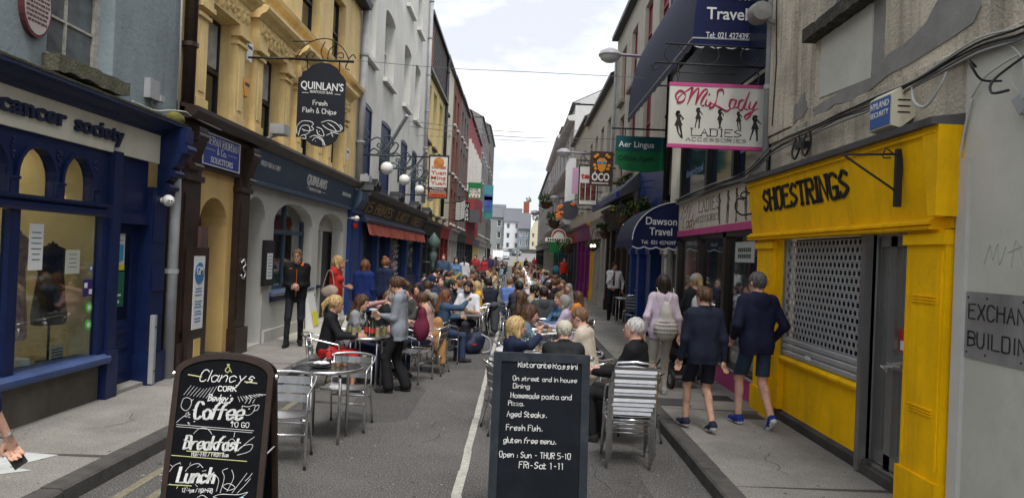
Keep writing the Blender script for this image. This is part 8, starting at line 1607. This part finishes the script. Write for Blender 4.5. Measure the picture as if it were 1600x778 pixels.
P_,J=MP('person',dict(H=1.70,fem=True,hair='pony',hcol='blonde',top='shirt',tc=(.018,.022,.024),bc=(.03,.03,.035),hl=(-.18,.34,1.02),hr=(.18,.34,1.02),solec=(.6,.6,.6),sc=(.5,.5,.5)),'woman in a grey cap and black top pushing the stroller',at(1090,430,11.3),10,z=.12); cap_on(P_,J,mat('grey_marl_cap',(.33,.33,.34),.9,bump=.3))
bag('white and black rucksack worn by the woman in the grey cap',(P_.location.x,P_.location.y-.2,1.32),[((0,0,0),(.12,.08,.17)),((.0,0,-.1),(.13,.09,.09))],mat('white_rucksack',(.5,.5,.5),.8,var=.3,vscale=12),None,'rucksack')
MP('person',dict(H=1.60,hair='short',hcol='brown',top='jacket',tc=(.013,.017,.034),bottom='shorts',bc=(.012,.014,.024),hl=(-.25,.10,.80),hr=(.26,-.04,.78),fl=(-.09,.20,.10),fr=(.09,-.10,.115),knl=(0,1,.1),fdr=(0,1,-.25),solec=(.65,.65,.65),sc=(.02,.025,.05),yaw=15,hem=-.13),'boy in a navy jumper and dark shorts walking away on the right pavement',at(1103,452,8.15),10,z=.12)
P_,J=MP('person',dict(H=1.79,fat=1.08,hair='short',hcol='darkgrey',top='hoodie',tc=(.010,.012,.034),bottom='shorts',bc=(.025,.042,.075),hl=(-.22,.12,.98),hr=(.24,.10,.96),fl=(-.11,.16,.095),fr=(.11,-.20,.14),fdr=(.05,.75,-.66),solec=(.60,.62,.66),sc=(.015,.03,.20),yaw=18,hem=-.12),'grey-haired man in a navy hoodie and denim shorts walking past the yellow shop',at(1187,424,8.5),8,z=.12)
# --- phone holder at the left edge
p0=gp(8,700,.80)
P_,J=MP('person',dict(H=1.68,fem=True,hair='long',hcol='brown',top='jacket',sleeve=.62,tc=(.010,.022,.085),bc=blk,hr=(.27,.17,.86),hdr=(.10,.35,-.93),el='',elr=(.3,-1,-.2),curl=.75),'person in a dark blue sleeve holding a phone at the left edge',(p0.x-.28,p0.y-.10),0,vox=.0085)
wr,hd,pn_,sd=J['hands'][1]; wr=Vector(wr); hd=Vector(hd); e_=Vector(J['elr'])
q=MB(); d_=(wr-e_).normalized(); u_=d_.orthogonal().normalized(); w_=d_.cross(u_); c_=wr-d_*.02; q.tube([tuple(c_+u_*.031*cos(a)+w_*.031*sin(a)) for a in [2*pi*k/16 for k in range(16)]],.005,6,closed=True); q.ball(tuple(c_+Vector((.028,-.012,0))),(.008,.014,.014),10,6); q.build('wristwatch',mat('silver_watch',(.6,.58,.55),.25,.9),P_,local=1)
c_=wr+hd*.115; t=thing('mobile_phone','dark mobile phone held at the left edge of the picture','phone',tuple(P_.location+c_),R(0)); q=MB(); q.box((-.036,-.006,-.075),(.036,.004,.075)); o=q.build('phone_body',blackp,t,local=1); t.rotation_euler=(R(-25),R(-38),R(25))
# --- standing figures farther off
far_st=[(693,404,27.5,185,'tc',(.04,.07,.13),'brown','standing man in an open blue jacket over a pale shirt on the left pavement',.12),(713,410,27.5,178,'tc',(.10,.19,.33),'dark','standing woman in a denim jacket on the left pavement',.12),(726,406,29.5,5,'tc',(.5,.5,.5),'black','person in white with a long dark braid walking away on the left',.12),(743,402,40,170,'tc',(.30,.03,.03),'dark','person in a red jacket, left of two far on the left pavement',.12),(757,402,42,190,'tc',(.33,.03,.04),'dark','person in a red jacket, right of two far on the left pavement',.12),(766,404,48,180,'tc',(.03,.03,.06),'dark','person in dark clothes beyond the red jackets',.12),(775,404,52,20,'tc',(.12,.08,.14),'brown','person in a mauve top beyond the red jackets',.12),(822,405,75,180,'tc',(.02,.02,.02),'black','far person in black standing in the road by the barrier',0),(835,401,85,0,'tc',(.45,.03,.05),'brown','far person in a red top at the end of the street',0),(870,408,60,0,'tc',(.1,.1,.1),'dark','far person in grey on the right pavement',.12),(980,404,33,200,'tc',(.03,.03,.03),'dark','x',.12)][:-1]
protos={}
def far_proto(key,sp):
    if key not in protos:P_,J=MP('person',sp,'x',(0,-30),0,near=False,vox=.022); protos[key]=P_
    return protos[key]
def far_person(key,sp,x,y,z,hd,top,hair,label,group=None):
    P_=far_proto(key,sp); r=P_ if P_.location.y<-20 else dup(P_); r.location=(x,y,z); r.rotation_euler=(0,0,R(hd)); r['label']=label
    if group:r['group']=group
    for c in r.children:c.color=(*((HAIR[hair]) if c.name.startswith('hair') else top),1)
    return r
ST={'m':dict(H=1.78,hair='short',top='jacket',bc=(.025,.028,.04)),'f':dict(H=1.68,fem=True,hair='long',top='jacket',bc=(.03,.035,.05)),'w':dict(H=1.70,fem=True,hair='pony',top='shirt',bc=(.5,.5,.5),fl=(-.09,.2,.09),fr=(.09,-.2,.12))}
for i,(px,v,Y_,hd,_,c,hc_,lab,z) in enumerate(far_st):x,y=at(px,v,Y_); far_person('s'+'mfwmf'[i%5],ST['mfwmf'[i%5]],x,y,z,hd,c,hc_,lab)
x,y=at(881,405,44); far_person('sm',ST['m'],x,y,.12,200,(.55,.04,.02),'ginger','man in a red hooded top standing with a bicycle on the right pavement'); soft('rucksack','blue and teal bag carried by the man with the bicycle','bag',(x-.45,y,1.15),0,[((0,0,0),(.2,.14,.26))],mat('teal_nylon',(.02,.20,.26),.6,var=.6,vscale=4),.03,.0,lo=(-.4,-.4,-.5),hi=(.4,.4,.5))
t=thing('bicycle','dark bicycle standing by the purple shopfront','bicycle',(x+.35,y-.2,.12),R(75));
for xx in (-.52,.52):q=MB(); q.tube([(xx+.33*cos(a),0,.34+.33*sin(a)) for a in [2*pi*k/24 for k in range(24)]],.018,6,closed=True); w=q.build('wheel',blackp,t,local=1); q=MB(); [q.tube([(xx,0,.34),(xx+.32*cos(a),0,.34+.32*sin(a))],.003,3) for a in [pi*k/6 for k in range(12)]]; q.build('spokes',pvc,w,local=1)
q=MB(); [q.tube([a,b],.016,6) for a,b in (((-.52,0,.34),(-.15,0,.30)),((-.15,0,.30),(-.25,0,.85)),((-.25,0,.78),(.38,0,.80)),((-.15,0,.30),(.38,0,.72)),((-.52,0,.34),(-.25,0,.78)),((.52,0,.34),(.36,0,.95)))]; q.build('frame',ironm,t,local=1); q=MB(); q.tube([(.30,-.25,.98),(.36,0,1.0),(.30,.25,.98)],.014,6); q.build('handlebar',ironm,t,local=1); q=MB(); q.ball((-.27,0,.89),(.14,.07,.035),10,6); q.build('saddle',blackp,t,local=1)
# --- the far crowd at the tables
cols={'black':(.014,.014,.016),'navy':(.016,.022,.055),'grey':(.16,.165,.18),'white':(.55,.55,.55),'blue':(.045,.075,.15),'red':(.24,.03,.03),'beige':(.38,.31,.23),'green':(.05,.09,.05),'mustard':(.34,.20,.04),'pink':(.38,.25,.26),'brown':(.09,.05,.035),'light blue':(.22,.30,.40)}
hairs=['dark','brown','blonde','lbrown','grey','black','brown']
SI={'a':dict(pose='sit',H=1.76,hair='short',top='jacket',lean=8),'b':dict(pose='sit',H=1.66,fem=True,hair='long',top='shirt',lean=5),'c':dict(pose='sit',H=1.78,hair='short',top='tee',sleeve=.4,lean=14,hr=(.1,.3,1.0)),'d':dict(pose='sit',H=1.66,fem=True,hair='bob',top='jacket',lean=3,hr=(.08,.22,1.15)),'e':dict(pose='sit',H=1.68,fem=True,hair='pony',top='shirt',sleeve=.4,lean=12,skin='tan'),'f':dict(pose='sit',H=1.8,fat=1.15,hair='crop',top='shirt',lean=6,skin='pink')}
rnd=random.Random(11); seen=set(); FT=None; zone=lambda y:'past the near tables' if y<26 else 'midway down the street' if y<42 else 'far down the street'
y=18.6
while y<74:
    for side,xa,xb in (('left',-2.35,-1.05),('right',.05,1.22)):
        if side=='left' and y<19.5:continue
        who=[]
        for k,(x,hd) in enumerate(((xa,270),(xb,90))):
            if rnd.random()<.04:continue
            cn=rnd.choice(list(cols)+['black','navy','grey','white','black','beige','navy','grey']); hn=rnd.choice(hairs+['dark','brown','black','brown']); key=rnd.choice('abcdef'); yy=y+rnd.uniform(-.18,.18); xx=x+rnd.uniform(-.15,.15); h_=hd+rnd.choice((-65,-25,0,0,20,60))
            hw_={'dark':'dark','brown':'brown','blonde':'blonde','lbrown':'light brown','grey':'grey','black':'black','ginger':'ginger'}[hn]; fac='facing right' if k==0 else 'facing left'
            lab='person in %s with %s hair %s, %s row, %s'%(cn,hw_,fac,side,zone(y))
            if lab in seen:cn=rnd.choice([c for c in cols]); lab='person in %s with %s hair %s, %s row, %s'%(cn,hw_,fac,side,zone(y))
            seen.add(lab); who.append('%s with %s hair'%(cn,hw_)); c=tuple(min(1,v*rnd.uniform(.8,1.2)) for v in cols[cn]); far_person(key,SI[key],xx,yy,0,h_,c,hn,lab,'diners in the far rows of tables')
            if y<45:achair(xx,yy,h_,'chair of the person in %s with %s hair, %s row %s'%(cn,hw_,side,zone(y)),'chairs in the far rows of tables')
        if rnd.random()<.75:
            tx=(xa+xb)/2; lb=('white table between people in '+who[0].split(' with')[0]+' and '+who[1].split(' with')[0]+', ' if len(who)>1 else 'white table beside the person in '+who[0].split(' with')[0]+', ' if who else 'unattended white table, ')+side+' row '+zone(y)
            if FT is None:FT=table_round(lb,tx,y,.36,top=cloth); tt=FT
            else:tt=dup(FT,(tx,y,0),0,lb)
            tt['group']='tables in the %s row %s'%(side,zone(y))
            if y<30:around(tt,3,.28,TUM,'glass on the '+lb.split(',')[0],'glasses on the '+lb.split(',')[0],.737)
    y+=1.25 if y<40 else 1.6
for p in (GLS,TUM,WIN,BOT,BO2,PLT):
    for c in list(p.children):bpy.data.objects.remove(c)
    bpy.data.objects.remove(p)
